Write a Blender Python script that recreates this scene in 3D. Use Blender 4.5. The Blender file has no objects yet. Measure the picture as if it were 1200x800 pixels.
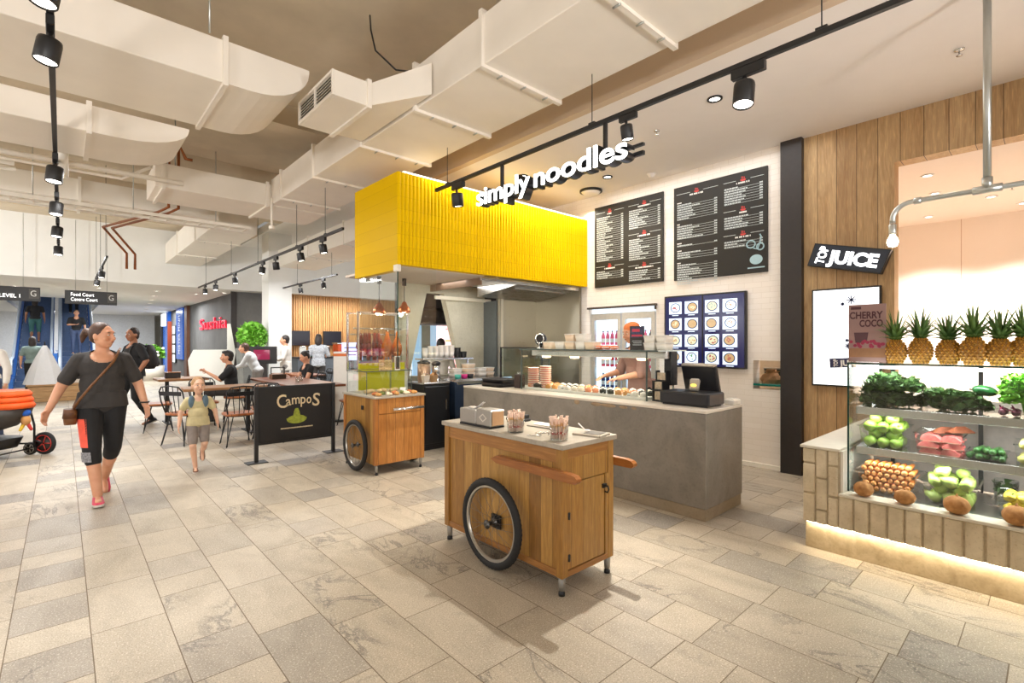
import bpy, math, random
from mathutils import Vector, Matrix, Euler
R = math.radians
PI = math.pi
rnd = random.Random(7)
SC = bpy.context.scene
COL = SC.collection

# ------------------------------------------------------------------ materials
def lin(c):
    c = c / 255.0
    return c / 12.92 if c <= 0.04045 else ((c + 0.055) / 1.055) ** 2.4
def rgb(r, g, b):
    return (lin(r), lin(g), lin(b), 1.0)
MATS = {}
class NT:
    def __init__(self, name):
        self.m = bpy.data.materials.new(name)
        self.m.use_nodes = True
        self.t = self.m.node_tree
        self.t.nodes.clear()
        self.out = self.n('ShaderNodeOutputMaterial')
    def n(self, kind, **kw):
        x = self.t.nodes.new(kind)
        for k, v in kw.items():
            setattr(x, k, v)
        return x
    def l(self, a, b):
        self.t.links.new(a, b)
    def bsdf(self, col=(.8, .8, .8, 1), rough=.5, metal=0, **inp):
        b = self.n('ShaderNodeBsdfPrincipled')
        self.b = b
        self.put('Base Color', col)
        b.inputs['Roughness'].default_value = rough
        b.inputs['Metallic'].default_value = metal
        for k, v in inp.items():
            b.inputs[k.replace('_', ' ')].default_value = v
        self.l(b.outputs[0], self.out.inputs[0])
        return b
    def put(self, name, v):
        if hasattr(v, 'is_output'):
            self.l(v, self.b.inputs[name])
        else:
            self.b.inputs[name].default_value = v
    def coord(self, scale=(1, 1, 1), which='Object', rot=(0, 0, 0), loc=(0, 0, 0)):
        c = self.n('ShaderNodeTexCoord')
        m = self.n('ShaderNodeMapping')
        m.inputs['Scale'].default_value = scale
        m.inputs['Rotation'].default_value = rot
        m.inputs['Location'].default_value = loc
        self.l(c.outputs[which], m.inputs[0])
        return m.outputs[0]
    def noise(self, vec, scale, detail=4, rough=.55, dist=0):
        x = self.n('ShaderNodeTexNoise')
        x.inputs['Scale'].default_value = scale
        x.inputs['Detail'].default_value = detail
        x.inputs['Roughness'].default_value = rough
        x.inputs['Distortion'].default_value = dist
        if vec is not None:
            self.l(vec, x.inputs['Vector'])
        return x.outputs['Fac']
    def ramp(self, fac, stops):
        x = self.n('ShaderNodeValToRGB')
        e = x.color_ramp.elements
        while len(e) < len(stops):
            e.new(0.5)
        for i, (p, c) in enumerate(stops):
            e[i].position = p
            e[i].color = c
        self.l(fac, x.inputs[0])
        return x.outputs[0]
    def mix(self, a, b, fac, mode='MIX'):
        x = self.n('ShaderNodeMix', data_type='RGBA', blend_type=mode)
        for i, v in ((6, a), (7, b), (0, fac)):
            if hasattr(v, 'is_output'):
                self.l(v, x.inputs[i])
            else:
                x.inputs[i].default_value = v
        return x.outputs[2]
    def math(self, op, a, b=0.0, c=0.0):
        x = self.n('ShaderNodeMath', operation=op)
        for i, v in enumerate((a, b, c)):
            if hasattr(v, 'is_output'):
                self.l(v, x.inputs[i])
            else:
                x.inputs[i].default_value = v
        return x.outputs[0]
    def bump(self, h, strength=.3, dist=.01):
        x = self.n('ShaderNodeBump')
        x.inputs['Strength'].default_value = strength
        x.inputs['Distance'].default_value = dist
        self.l(h, x.inputs['Height'])
        self.l(x.outputs[0], self.b.inputs['Normal'])
    def sep(self, v):
        x = self.n('ShaderNodeSeparateXYZ')
        self.l(v, x.inputs[0])
        return x.outputs
    def comb(self, a, b, c=0.0):
        x = self.n('ShaderNodeCombineXYZ')
        for i, v in enumerate((a, b, c)):
            if hasattr(v, 'is_output'):
                self.l(v, x.inputs[i])
            else:
                x.inputs[i].default_value = v
        return x.outputs[0]

def flat(name, c, rough=.5, metal=0, var=.06, scale=18, bump=0, **inp):
    """plain paint / plastic / fabric with a slight procedural unevenness"""
    if name in MATS:
        return MATS[name]
    t = NT(name)
    t.bsdf(c, rough, metal, **inp)
    v = t.coord()
    f = t.noise(v, scale, 3)
    d = tuple(max(0, x * (1 - var)) for x in c[:3]) + (1,)
    u = tuple(min(1, x * (1 + var)) for x in c[:3]) + (1,)
    t.put('Base Color', t.ramp(f, [(.3, d), (.7, u)]))
    if bump:
        t.bump(f, bump, .004)
    MATS[name] = t.m
    return t.m
def emit(name, c, s):
    if name in MATS:
        return MATS[name]
    t = NT(name)
    e = t.n('ShaderNodeEmission')
    e.inputs[0].default_value = c
    e.inputs[1].default_value = s
    t.l(e.outputs[0], t.out.inputs[0])
    MATS[name] = t.m
    return t.m
def screen(name, c, s, rough=.2):
    """a lit screen surface: keeps a base colour and gives off light"""
    if name in MATS:
        return MATS[name]
    t = NT(name)
    b = t.bsdf(c, rough)
    b.inputs['Emission Color'].default_value = c
    b.inputs['Emission Strength'].default_value = s
    MATS[name] = t.m
    return t.m
def glass(name, tint=(.93, .98, .96, 1), refl=1.0):
    if name in MATS:
        return MATS[name]
    t = NT(name)
    tr = t.n('ShaderNodeBsdfTransparent')
    tr.inputs[0].default_value = tint
    gl = t.n('ShaderNodeBsdfGlossy')
    gl.inputs['Roughness'].default_value = .02
    gl.inputs['Color'].default_value = (1, 1, 1, 1)
    fr = t.n('ShaderNodeFresnel')
    geo = t.n('ShaderNodeNewGeometry')
    ior = t.math('ADD', 1.45, t.math('MULTIPLY', geo.outputs['Backfacing'], 1 / 1.45 - 1.45))
    t.l(ior, fr.inputs[0])
    f = t.math('MULTIPLY', fr.outputs[0], refl)
    mx = t.n('ShaderNodeMixShader')
    t.l(f, mx.inputs[0])
    t.l(tr.outputs[0], mx.inputs[1])
    t.l(gl.outputs[0], mx.inputs[2])
    t.l(mx.outputs[0], t.out.inputs[0])
    MATS[name] = t.m
    return t.m
def plank(name, cols, width, along='Z', across='Y', rough=.5, gap=.0025, length=0, grain=22, dark=(.03, .015, .006, 1), shift=0.0, knots=True):
    """timber boards: every board its own tone, stretched grain, thin dark joints"""
    if name in MATS:
        return MATS[name]
    t = NT(name)
    t.bsdf(rough=rough)
    s = t.sep(t.coord())
    a, b = s['XYZ'.index(along)], s['XYZ'.index(across)]
    o = s[3 - 'XYZ'.index(along) - 'XYZ'.index(across)]
    u = t.math('DIVIDE', t.math('ADD', b, 50 + shift), width)
    row = t.math('FLOOR', u)
    wn = t.n('ShaderNodeTexWhiteNoise', noise_dimensions='1D')
    t.l(row, wn.inputs['W'])
    rv = wn.outputs['Value']
    fr = t.math('FRACT', u)
    joint = t.math('LESS_THAN', t.math('MINIMUM', fr, t.math('SUBTRACT', 1.0, fr)), gap / width)
    ident = rv
    if length:
        v = t.math('DIVIDE', t.math('ADD', a, t.math('MULTIPLY', rv, length * 7.3)), length)
        cell = t.math('FLOOR', t.math('ADD', v, 40.0))
        wn2 = t.n('ShaderNodeTexWhiteNoise', noise_dimensions='2D')
        t.l(t.comb(cell, row), wn2.inputs['Vector'])
        ident = wn2.outputs['Value']
        fv = t.math('FRACT', t.math('ADD', v, 40.0))
        joint = t.math('MAXIMUM', joint, t.math('LESS_THAN', fv, gap / length))
    gv = t.comb(t.math('ADD', t.math('MULTIPLY', a, .09), t.math('MULTIPLY', ident, 9.0)), b, o)
    g = t.noise(gv, grain, 6, .6, 1.2)
    g2 = t.noise(gv, grain * 4, 3, .5, .3)
    base = t.ramp(ident, [(i / max(1, len(cols) - 1), c) for i, c in enumerate(cols)])
    drk = t.mix((1, 1, 1, 1), (.72, .63, .54, 1), t.ramp(g, [(.42, (0, 0, 0, 1)), (.72, (1, 1, 1, 1))]))
    c1 = t.mix(base, drk, 1.0, 'MULTIPLY')
    c1 = t.mix(c1, (1.12, 1.1, 1.05, 1), t.ramp(g2, [(.5, (0, 0, 0, 1)), (.8, (.35, .35, .35, 1))]), 'OVERLAY')
    if knots:
        vo = t.n('ShaderNodeTexVoronoi')
        vo.inputs['Scale'].default_value = 1.6
        t.l(t.comb(t.math('ADD', t.math('MULTIPLY', a, .8), t.math('MULTIPLY', ident, 5.0)), b, o), vo.inputs['Vector'])
        c1 = t.mix(c1, (.05, .022, .008, 1), t.ramp(vo.outputs['Distance'], [(.015, (.75, .75, .75, 1)), (.045, (0, 0, 0, 1))]))
    t.put('Base Color', t.mix(c1, dark, joint))
    t.bump(t.math('SUBTRACT', g, t.math('MULTIPLY', joint, 1.5)), .25, .003)
    MATS[name] = t.m
    return t.m

# ------------------------------------------------------------------ mesh builder
class MB:
    def __init__(s):
        s.v = []; s.f = []; s.mi = []; s.sm = []; s.cur = 0
    def add(s, vs, fs, smooth=False, M=None):
        b = len(s.v)
        if M is not None:
            vs = [M @ Vector(p) for p in vs]
        s.v.extend([tuple(p) for p in vs])
        for f in fs:
            s.f.append(tuple(b + i for i in f)); s.mi.append(s.cur); s.sm.append(smooth)
        return s
    def box(s, x0, x1, y0, y1, z0, z1, bev=0, M=None):
        if bev <= 0:
            vs = [(x0, y0, z0), (x1, y0, z0), (x1, y1, z0), (x0, y1, z0), (x0, y0, z1), (x1, y0, z1), (x1, y1, z1), (x0, y1, z1)]
            return s.add(vs, [(0, 3, 2, 1), (4, 5, 6, 7), (0, 1, 5, 4), (1, 2, 6, 5), (2, 3, 7, 6), (3, 0, 4, 7)], False, M)
        b = min(bev, (x1 - x0) * .49, (y1 - y0) * .49, (z1 - z0) * .49)
        c = [(x0, x1), (y0, y1), (z0, z1)]
        vs = []; idx = {}
        for i in (0, 1):
            for j in (0, 1):
                for k in (0, 1):
                    for ax in range(3):
                        p = []
                        for a, q in enumerate((i, j, k)):
                            lo, hi = c[a]
                            if a == ax:
                                p.append(hi if q else lo)
                            else:
                                p.append(hi - b if q else lo + b)
                        idx[(i, j, k, ax)] = len(vs); vs.append(tuple(p))
        fs = []
        for ax in range(3):
            o = [a for a in range(3) if a != ax]
            for sgn in (0, 1):
                q = []
                for (u, w) in ((0, 0), (1, 0), (1, 1), (0, 1)):
                    t = [0, 0, 0]; t[ax] = sgn; t[o[0]] = u; t[o[1]] = w
                    q.append(idx[(t[0], t[1], t[2], ax)])
                fs.append(q)
        for ax in range(3):      # edges along ax
            o = [a for a in range(3) if a != ax]
            for u in (0, 1):
                for w in (0, 1):
                    t0 = [0, 0, 0]; t0[o[0]] = u; t0[o[1]] = w
                    t1 = list(t0); t1[ax] = 1
                    fs.append([idx[(*t0, o[0])], idx[(*t1, o[0])], idx[(*t1, o[1])], idx[(*t0, o[1])]])
        for i in (0, 1):
            for j in (0, 1):
                for k in (0, 1):
                    fs.append([idx[(i, j, k, 0)], idx[(i, j, k, 1)], idx[(i, j, k, 2)]])
        cen = Vector(((x0 + x1) / 2, (y0 + y1) / 2, (z0 + z1) / 2))
        out = []
        for f in fs:
            pts = [Vector(vs[i]) for i in f]
            n = (pts[1] - pts[0]).cross(pts[2] - pts[0])
            m = sum(pts, Vector()) / len(pts) - cen
            out.append(tuple(f) if n.dot(m) > 0 else tuple(reversed(f)))
        return s.add(vs, out, False, M)
    def prism(s, pts, h0, h1, M=None, smooth=False):
        """polygon in local xy (ccw) extruded along z from h0 to h1"""
        n = len(pts)
        vs = [(p[0], p[1], h0) for p in pts] + [(p[0], p[1], h1) for p in pts]
        s.add(vs, [tuple(reversed(range(n))), tuple(range(n, 2 * n))], False, M)
        b = len(s.v) - 2 * n
        for i in range(n):
            j = (i + 1) % n
            s.f.append((b + i, b + j, b + n + j, b + n + i)); s.mi.append(s.cur); s.sm.append(smooth)
        return s
    def rings(s, rs, cap=True, smooth=True, M=None, close=False):
        """rs: list of rings (lists of equally many points)"""
        n = len(rs[0])
        vs = [p for r in rs for p in r]
        fs = []
        m = len(rs)
        for i in range(m if close else m - 1):
            k = (i + 1) % m
            for j in range(n):
                q = (j + 1) % n
                fs.append((i * n + j, i * n + q, k * n + q, k * n + j))
        s.add(vs, fs, smooth, M)
        if cap and not close:
            b = len(s.v) - len(vs)
            s.f.append(tuple(b + i for i in reversed(range(n)))); s.mi.append(s.cur); s.sm.append(False)
            s.f.append(tuple(b + (m - 1) * n + i for i in range(n))); s.mi.append(s.cur); s.sm.append(False)
        return s
    def lathe(s, prof, c=(0, 0, 0), n=24, M=None, smooth=True, cap=True, sx=1, sy=1):
        rs = []
        for r, z in prof:
            rs.append([(c[0] + r * sx * math.cos(2 * PI * i / n), c[1] + r * sy * math.sin(2 * PI * i / n), c[2] + z) for i in range(n)])
        return s.rings(rs, cap, smooth, M)
    def tube(s, path, r, n=8, closed=False, M=None, cap=True):
        P = [Vector(p) for p in path]
        m = len(P)
        rs = []
        up = None
        for i in range(m):
            if closed:
                t = P[(i + 1) % m] - P[i - 1]
            else:
                t = P[min(i + 1, m - 1)] - P[max(i - 1, 0)]
            t.normalize()
            if up is None:
                a = Vector((0, 0, 1)) if abs(t.z) < .9 else Vector((1, 0, 0))
                up = (a - t * a.dot(t)).normalized()
            else:
                up = (up - t * up.dot(t))
                up = up.normalized() if up.length > 1e-6 else Vector((1, 0, 0))
            sd = t.cross(up)
            rr = r[i] if isinstance(r, (list, tuple)) else r
            rs.append([P[i] + (up * math.cos(2 * PI * k / n) + sd * math.sin(2 * PI * k / n)) * rr for k in range(n)])
        rs = [list(reversed(q)) for q in rs]
        return s.rings(rs, cap, True, M, closed)
    def ell(s, c, rx, ry=None, rz=None, n=14, m=9, M=None, rot=None):
        ry = rx if ry is None else ry
        rz = rx if rz is None else rz
        Q = Matrix.Translation(Vector(c))
        if rot is not None:
            Q = Q @ (rot.to_4x4() if not isinstance(rot, tuple) else Euler(rot).to_matrix().to_4x4())
        if M is not None:
            Q = M @ Q
        vs = [(0, 0, -rz)]
        for i in range(1, m):
            a = -PI / 2 + PI * i / m
            for j in range(n):
                b = 2 * PI * j / n
                vs.append((rx * math.cos(a) * math.cos(b), ry * math.cos(a) * math.sin(b), rz * math.sin(a)))
        vs.append((0, 0, rz))
        fs = []
        for j in range(n):
            fs.append((0, 1 + (j + 1) % n, 1 + j))
            fs.append((len(vs) - 1, 1 + (m - 2) * n + j, 1 + (m - 2) * n + (j + 1) % n))
        for i in range(m - 2):
            for j in range(n):
                a0, a1 = 1 + i * n + j, 1 + i * n + (j + 1) % n
                fs.append((a0, a1, a1 + n, a0 + n))
        return s.add(vs, fs, True, Q)
    def cap(s, p0, p1, r0, r1, n=12):
        """tapered limb with rounded ends (closed)"""
        p0 = Vector(p0); p1 = Vector(p1)
        d = p1 - p0
        L = max(d.length, 1e-5)
        q = d.to_track_quat('Z', 'Y').to_matrix().to_4x4()
        prof = []
        for i in range(1, 5):
            a = -PI / 2 + PI / 2 * i / 4
            prof.append((r0 * math.cos(a), r0 * math.sin(a)))
        for i in range(0, 4):
            a = PI / 2 * i / 4
            prof.append((r1 * math.cos(a), L + r1 * math.sin(a)))
        return s.lathe(prof, n=n, M=Matrix.Translation(p0) @ q)
    def loft(s, rows, n=20, p=2.3, M=None, smooth=True, cap=True):
        """rows: (cx, cy, z, rx, ry) horizontal superellipse rings"""
        rs = []
        for cx, cy, z, rx, ry in rows:
            r = []
            for k in range(n):
                a = 2 * PI * k / n
                c, q = math.cos(a), math.sin(a)
                r.append((cx + rx * math.copysign(abs(c) ** (2 / p), c), cy + ry * math.copysign(abs(q) ** (2 / p), q), z))
            rs.append(r)
        return s.rings(rs, cap, smooth, M)
    def mesh(s, name, mats):
        me = bpy.data.meshes.new(name)
        me.from_pydata(s.v, [], s.f)
        for m in (mats if isinstance(mats, (list, tuple)) else [mats]):
            me.materials.append(m)
        me.polygons.foreach_set('material_index', s.mi)
        me.polygons.foreach_set('use_smooth', s.sm)
        me.update()
        return me

def put(name, mb, mats, parent=None, loc=None, rz=0, rot=None):
    me = mb.mesh(name, mats) if isinstance(mb, MB) else mb
    o = bpy.data.objects.new(name, me)
    COL.objects.link(o)
    if parent is not None:
        o.parent = parent
    if loc is not None:
        o.location = loc
    if rz:
        o.rotation_euler = (0, 0, rz)
    if rot is not None:
        o.rotation_euler = rot
    return o
def tag(o, label, cat, group=None):
    o['label'] = label; o['category'] = cat
    if group:
        o['group'] = group
    return o
def thing(name, label, cat, loc=(0, 0, 0), rz=0, group=None):
    o = bpy.data.objects.new(name, None)
    o.empty_display_size = .1
    COL.objects.link(o)
    o.location = loc
    o.rotation_euler = (0, 0, rz)
    return tag(o, label, cat, group)
def struct(name, mb, mats):
    o = put(name, mb, mats)
    o['kind'] = 'structure'
    return o
def kids(o):
    return [c for c in bpy.data.objects if c.parent == o]
def dup(root, loc, rz=None, label=None, group=None, scale=None):
    def cp(o, par):
        c = o.copy(); COL.objects.link(c)
        if par is not None:
            c.parent = par
        for k in o.children:
            cp(k, c)
        return c
    r = cp(root, None)
    r.location = loc
    if rz is not None:
        r.rotation_euler = (0, 0, rz) if not isinstance(rz, tuple) else rz
    if label:
        r['label'] = label
    if group:
        r['group'] = group
    if scale:
        r.scale = (scale,) * 3
    return r

def text_mesh(s, size, depth=0.004, bold=0.0, align='LEFT', shear=0, space=1.0, width=None, height=None):
    """lettering in local xy, standing on y=0, extruded along z from 0 to depth"""
    cu = bpy.data.curves.new('lettering', 'FONT')
    cu.body = s; cu.size = size; cu.extrude = depth / 2; cu.offset = bold
    cu.align_x = 'LEFT'; cu.shear = shear; cu.space_character = space
    cu.resolution_u = 4
    o = bpy.data.objects.new('lettering', cu)
    COL.objects.link(o)
    dg = bpy.context.evaluated_depsgraph_get()
    me = bpy.data.meshes.new_from_object(o.evaluated_get(dg), preserve_all_data_layers=False, depsgraph=dg)
    bpy.data.objects.remove(o); bpy.data.curves.remove(cu)
    xs = [v.co.x for v in me.vertices]; ys = [v.co.y for v in me.vertices]
    x0, x1, y0, y1 = min(xs), max(xs), min(ys), max(ys)
    fx = width / (x1 - x0) if width else 1
    fy = height / (y1 - y0) if height else 1
    off = {'LEFT': 0, 'CENTER': .5, 'RIGHT': 1}[align]
    for v in me.vertices:
        v.co.x = (v.co.x - x0) * fx - off * (x1 - x0) * fx
        v.co.y = v.co.y * fy
        v.co.z += depth / 2
    return me
def facing(axis, loc):
    """matrix for flat work in local xy: '-X' reads along -Y, '-Y' reads along +X"""
    if axis == '-X':
        m = Matrix(((0, 0, -1), (-1, 0, 0), (0, 1, 0)))
    elif axis == '-Y':
        m = Matrix(((1, 0, 0), (0, 0, -1), (0, 1, 0)))
    elif axis == '+Z':
        m = Matrix(((1, 0, 0), (0, 1, 0), (0, 0, 1)))
    return Matrix.Translation(Vector(loc)) @ m.to_4x4()
def xf(o, M):
    o.matrix_local = M
    return o
def meshes_join(list_of_meshes_mats, name):
    """join (mesh, matrix, material) triples into one mesh"""
    mb = MB(); mats = []
    for me, M, mat in list_of_meshes_mats:
        if mat not in mats:
            mats.append(mat)
        mb.cur = mats.index(mat)
        mb.add([v.co for v in me.vertices], [tuple(p.vertices) for p in me.polygons], False, M)
    return mb.mesh(name, mats)
def remeshed(mb, name, mat, voxel=.008, smooth=2, factor=.5):
    """one continuous skin over overlapping volumes"""
    me = mb.mesh(name, mat)
    o = bpy.data.objects.new('skin', me)
    COL.objects.link(o)
    a = o.modifiers.new('r', 'REMESH'); a.mode = 'VOXEL'; a.voxel_size = voxel; a.use_smooth_shade = True
    b = o.modifiers.new('s', 'SMOOTH'); b.iterations = smooth; b.factor = factor
    dg = bpy.context.evaluated_depsgraph_get()
    out = bpy.data.meshes.new_from_object(o.evaluated_get(dg), preserve_all_data_layers=False, depsgraph=dg)
    bpy.data.objects.remove(o)
    out.name = name
    out.materials.clear()
    out.materials.append(mat)
    for p in out.polygons:
        p.use_smooth = True
    return out
# ------------------------------------------------------------------ room materials
def floor_mat():
    t = NT('stone_tiles')
    t.bsdf(rough=.42)
    s = t.sep(t.coord())
    X, Y = s[0], s[1]
    W, L = .317, .63
    u = t.math('DIVIDE', t.math('ADD', X, 50 * W - .11 + .0), W)
    row = t.math('FLOOR', u)
    wn = t.n('ShaderNodeTexWhiteNoise', noise_dimensions='1D')
    t.l(row, wn.inputs['W'])
    v = t.math('ADD', t.math('DIVIDE', Y, L), t.math('MULTIPLY', wn.outputs['Value'], 7.0))
    v = t.math('ADD', v, 50.0)
    cell = t.math('FLOOR', v)
    fu, fv = t.math('FRACT', u), t.math('FRACT', v)
    # some tiles are cut in two
    wc = t.n('ShaderNodeTexWhiteNoise', noise_dimensions='2D')
    t.l(t.comb(row, cell), wc.inputs['Vector'])
    ident = wc.outputs['Value']
    cut = t.math('LESS_THAN', t.math('ABSOLUTE', t.math('SUBTRACT', fv, .42)), t.math('MULTIPLY', t.math('LESS_THAN', ident, .3), .0045))
    half = t.math('MULTIPLY', t.math('LESS_THAN', ident, .3), t.math('LESS_THAN', fv, .42))
    ident = t.math('FRACT', t.math('ADD', ident, t.math('MULTIPLY', half, .377)))
    ju = t.math('LESS_THAN', t.math('MINIMUM', fu, t.math('SUBTRACT', 1, fu)), .0075)
    jv = t.math('LESS_THAN', t.math('MINIMUM', fv, t.math('SUBTRACT', 1, fv)), .0036)
    joint = t.math('MAXIMUM', t.math('MAXIMUM', ju, jv), cut)
    base = t.ramp(ident, [(0, rgb(138, 132, 124)), (.12, rgb(168, 158, 143)), (.45, rgb(188, 176, 156)), (.8, rgb(178, 166, 146)), (1, rgb(152, 144, 132))])
    idv = t.comb(t.math('MULTIPLY', ident, 13.0), t.math('MULTIPLY', ident, 31.0), ident)
    va = t.n('ShaderNodeVectorMath', operation='ADD')
    t.l(t.coord((1.4, .7, 1)), va.inputs[0]); t.l(idv, va.inputs[1])
    P = va.outputs[0]
    cloud = t.noise(P, 2.4, 5, .6, .8)
    c = t.mix(base, (.70, .69, .68, 1), t.ramp(cloud, [(.42, (0, 0, 0, 1)), (.75, (.85, .85, .85, 1))]), 'MULTIPLY')
    # dark veins: thin bands of a distorted noise, only where a second noise lets them
    ve = t.noise(P, 1.7, 7, .62, 1.9)
    band = t.math('ABSOLUTE', t.math('SUBTRACT', ve, .5))
    gate = t.ramp(t.noise(P, 1.1, 2), [(.52, (0, 0, 0, 1)), (.64, (1, 1, 1, 1))])
    vein = t.math('MULTIPLY', t.ramp(band, [(.0, (1, 1, 1, 1)), (.034, (0, 0, 0, 1))]), gate)
    c = t.mix(c, rgb(96, 90, 84), t.math('MULTIPLY', vein, .78))
    fine = t.noise(t.coord(), 165, 3, .7)
    c = t.mix(c, rgb(92, 84, 74), t.ramp(fine, [(.53, (0, 0, 0, 1)), (.66, (.75, .75, .75, 1))]))
    fine2 = t.noise(t.coord((1, 1, 1), loc=(3, 5, 0)), 110, 2, .6)
    c = t.mix(c, rgb(232, 222, 204), t.ramp(fine2, [(.56, (0, 0, 0, 1)), (.70, (.6, .6, .6, 1))]))
    t.put('Base Color', t.mix(c, rgb(108, 94, 76), joint))
    rough = t.math('ADD', t.math('MULTIPLY', cloud, .25), .34)
    t.put('Roughness', t.math('ADD', rough, t.math('MULTIPLY', joint, .3)))
    h = t.math('SUBTRACT', t.math('MULTIPLY', fine, .15), joint)
    t.bump(h, .25, .004)
    return t.m
def tile_mat(name, c1, c2, bw, bh, mort, mc, ax=('Y', 'Z'), rough=.15, off=.5, bump=.5, spec=.5):
    t = NT(name)
    t.bsdf(rough=rough)
    t.b.inputs['Specular IOR Level'].default_value = spec
    s = t.sep(t.coord())
    br = t.n('ShaderNodeTexBrick')
    br.offset = off
    t.l(t.comb(s['XYZ'.index(ax[0])], s['XYZ'.index(ax[1])]), br.inputs['Vector'])
    br.inputs['Color1'].default_value = c1; br.inputs['Color2'].default_value = c2
    br.inputs['Mortar'].default_value = mc
    br.inputs['Scale'].default_value = 1
    br.inputs['Mortar Size'].default_value = mort
    br.inputs['Brick Width'].default_value = bw; br.inputs['Row Height'].default_value = bh
    t.put('Base Color', br.outputs['Color'])
    n = t.noise(t.coord(), 9, 2)
    t.bump(t.math('SUBTRACT', t.math('MULTIPLY', n, .5), br.outputs['Fac']), bump, .003)
    return t.m
def concrete(name, a, b, rough=.6, scale=2.2):
    t = NT(name)
    t.bsdf(rough=rough)
    v = t.coord()
    n1 = t.noise(v, scale, 7, .62, .5)
    n2 = t.noise(v, 46, 4, .6)
    c = t.ramp(n1, [(.3, a), (.7, b)])
    c = t.mix(c, (.62, .6, .57, 1), t.ramp(n2, [(.5, (0, 0, 0, 1)), (.8, (.5, .5, .5, 1))]), 'MULTIPLY')
    vo = t.n('ShaderNodeTexVoronoi'); vo.inputs['Scale'].default_value = 26
    t.l(v, vo.inputs['Vector'])
    c = t.mix(c, (.2, .18, .16, 1), t.ramp(vo.outputs['Distance'], [(.02, (.5, .5, .5, 1)), (.07, (0, 0, 0, 1))]))
    t.put('Base Color', c)
    t.bump(n2, .12, .003)
    MATS[name] = t.m
    return t.m
def steel(name, base=(.62, .6, .56, 1), rough=.28, stretch=(1, 1, 60)):
    if name in MATS:
        return MATS[name]
    t = NT(name)
    t.bsdf(base, rough, 1.0)
    n = t.noise(t.coord(stretch), 6, 3)
    t.put('Roughness', t.math('ADD', t.math('MULTIPLY', n, .18), rough - .08))
    t.bump(n, .04, .002)
    MATS[name] = t.m
    return t.m

M_FLOOR = floor_mat()
M_WHITE = flat('white_plaster', rgb(240, 234, 230), .7, var=.015, scale=3)
M_CREAM = flat('cream_paint', rgb(226, 211, 184), .6, var=.03, scale=5)
M_TAN = flat('tan_fascia', rgb(206, 184, 158), .65, var=.02, scale=4)  # even tan tone for the shop fascia, darker than the ceiling
M_SLAB = flat('slab_paint', rgb(206, 192, 168), .75, var=.07, scale=2.5)
M_COOL = flat('cool_white', rgb(240, 241, 238), .65, var=.015, scale=3)
M_SUBWAY = tile_mat('glazed_white_tile', rgb(242, 234, 225), rgb(238, 229, 219), .2, .066, .0016, rgb(222, 212, 199))
M_BLACK = flat('black_metal', rgb(26, 25, 26), .45, var=.1)
M_DARK = flat('charcoal_panel', rgb(44, 38, 36), .5, var=.1)
M_YELLOW = tile_mat('yellow_glazed_tile', rgb(228, 186, 0), rgb(222, 180, 0), 2.0, .145, .0012, rgb(190, 142, 2), ax=('X', 'Z'), rough=.45, off=0, bump=.15, spec=.06)
M_STEEL = steel('brushed_steel')
M_STEEL2 = steel('brushed_steel_fine', (.72, .71, .69, 1), .22, (60, 1, 1))
M_CHROME = flat('polished_metal', (.8, .8, .8, 1), .15, 1.0, var=.02)
M_CONC = concrete('counter_concrete', rgb(116, 110, 102), rgb(148, 141, 131))
M_CONCL = concrete('pale_stone_top', rgb(152, 144, 130), rgb(180, 171, 156), .45, 4)
M_OAK = plank('oak_boards', [rgb(172, 140, 98), rgb(194, 162, 118), rgb(182, 149, 106), rgb(200, 170, 128), rgb(164, 131, 90)], .185, rough=.6)
M_GREYWALL = concrete('grey_slate_wall', rgb(84, 84, 83), rgb(106, 105, 103), .7, 1.2)
M_PINK = tile_mat('kiosk_panel', rgb(250, 238, 228), rgb(247, 234, 223), .95, 6, .004, rgb(205, 172, 152), rough=.6, off=0, bump=.1)
M_KPANEL = concrete('kitchen_panel', rgb(190, 184, 160), rgb(208, 203, 182), .55, 2)
M_GLASS = glass('clear_glass', (.965, .985, .975, 1))
M_GLASSG = glass('glass_edge', (.25, .5, .43, 1))
M_ACRYL = glass('clear_acrylic', (.93, .95, .95, 1), 1.3)
M_LAMPFACE = emit('lamp_face', (1, .93, .8, 1), 14)
M_DLFACE = emit('downlight_face', (1, .95, .86, 1), 9)

# ------------------------------------------------------------------ room shell
struct('floor', MB().box(-13, 11, -4.5, 46, -.2, 0), M_FLOOR)
struct('ceiling', MB().box(-13, 3.95, -4.5, 17.0, 4.7, 4.9), M_SLAB)
struct('ceiling_far', MB().box(-13, 12, 17.06, 24.2, 3.14, 3.3).box(1.15, 12, 24.2, 46, 3.14, 3.3).box(-13, -1.6, 24.2, 46, 3.14, 3.3), M_COOL)
struct('trim_1', MB().box(-13, 12, 17.0, 17.06, 3.14, 4.9), M_COOL)
struct('ceiling_shop', MB().box(3.95, 6.9, -4.5, 6.55, 3.83, 3.95), M_WHITE)
struct('ceiling_cafe', MB().box(4.05, 12, 6.6, 17.0, 4.5, 4.7), M_COOL)
struct('trim_2', MB().box(3.86, 3.95, -4.5, 6.55, 3.83, 4.9), M_TAN)
struct('wall_behind', MB().box(-13, 11, -4.6, -4.5, 0, 4.9), M_WHITE)
struct('wall_left', MB().box(-13.1, -13, -4.5, 46, 0, 4.9), M_WHITE)
struct('wall_far', MB().box(-13, 12, 46, 46.1, 0, 9), M_COOL)
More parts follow.
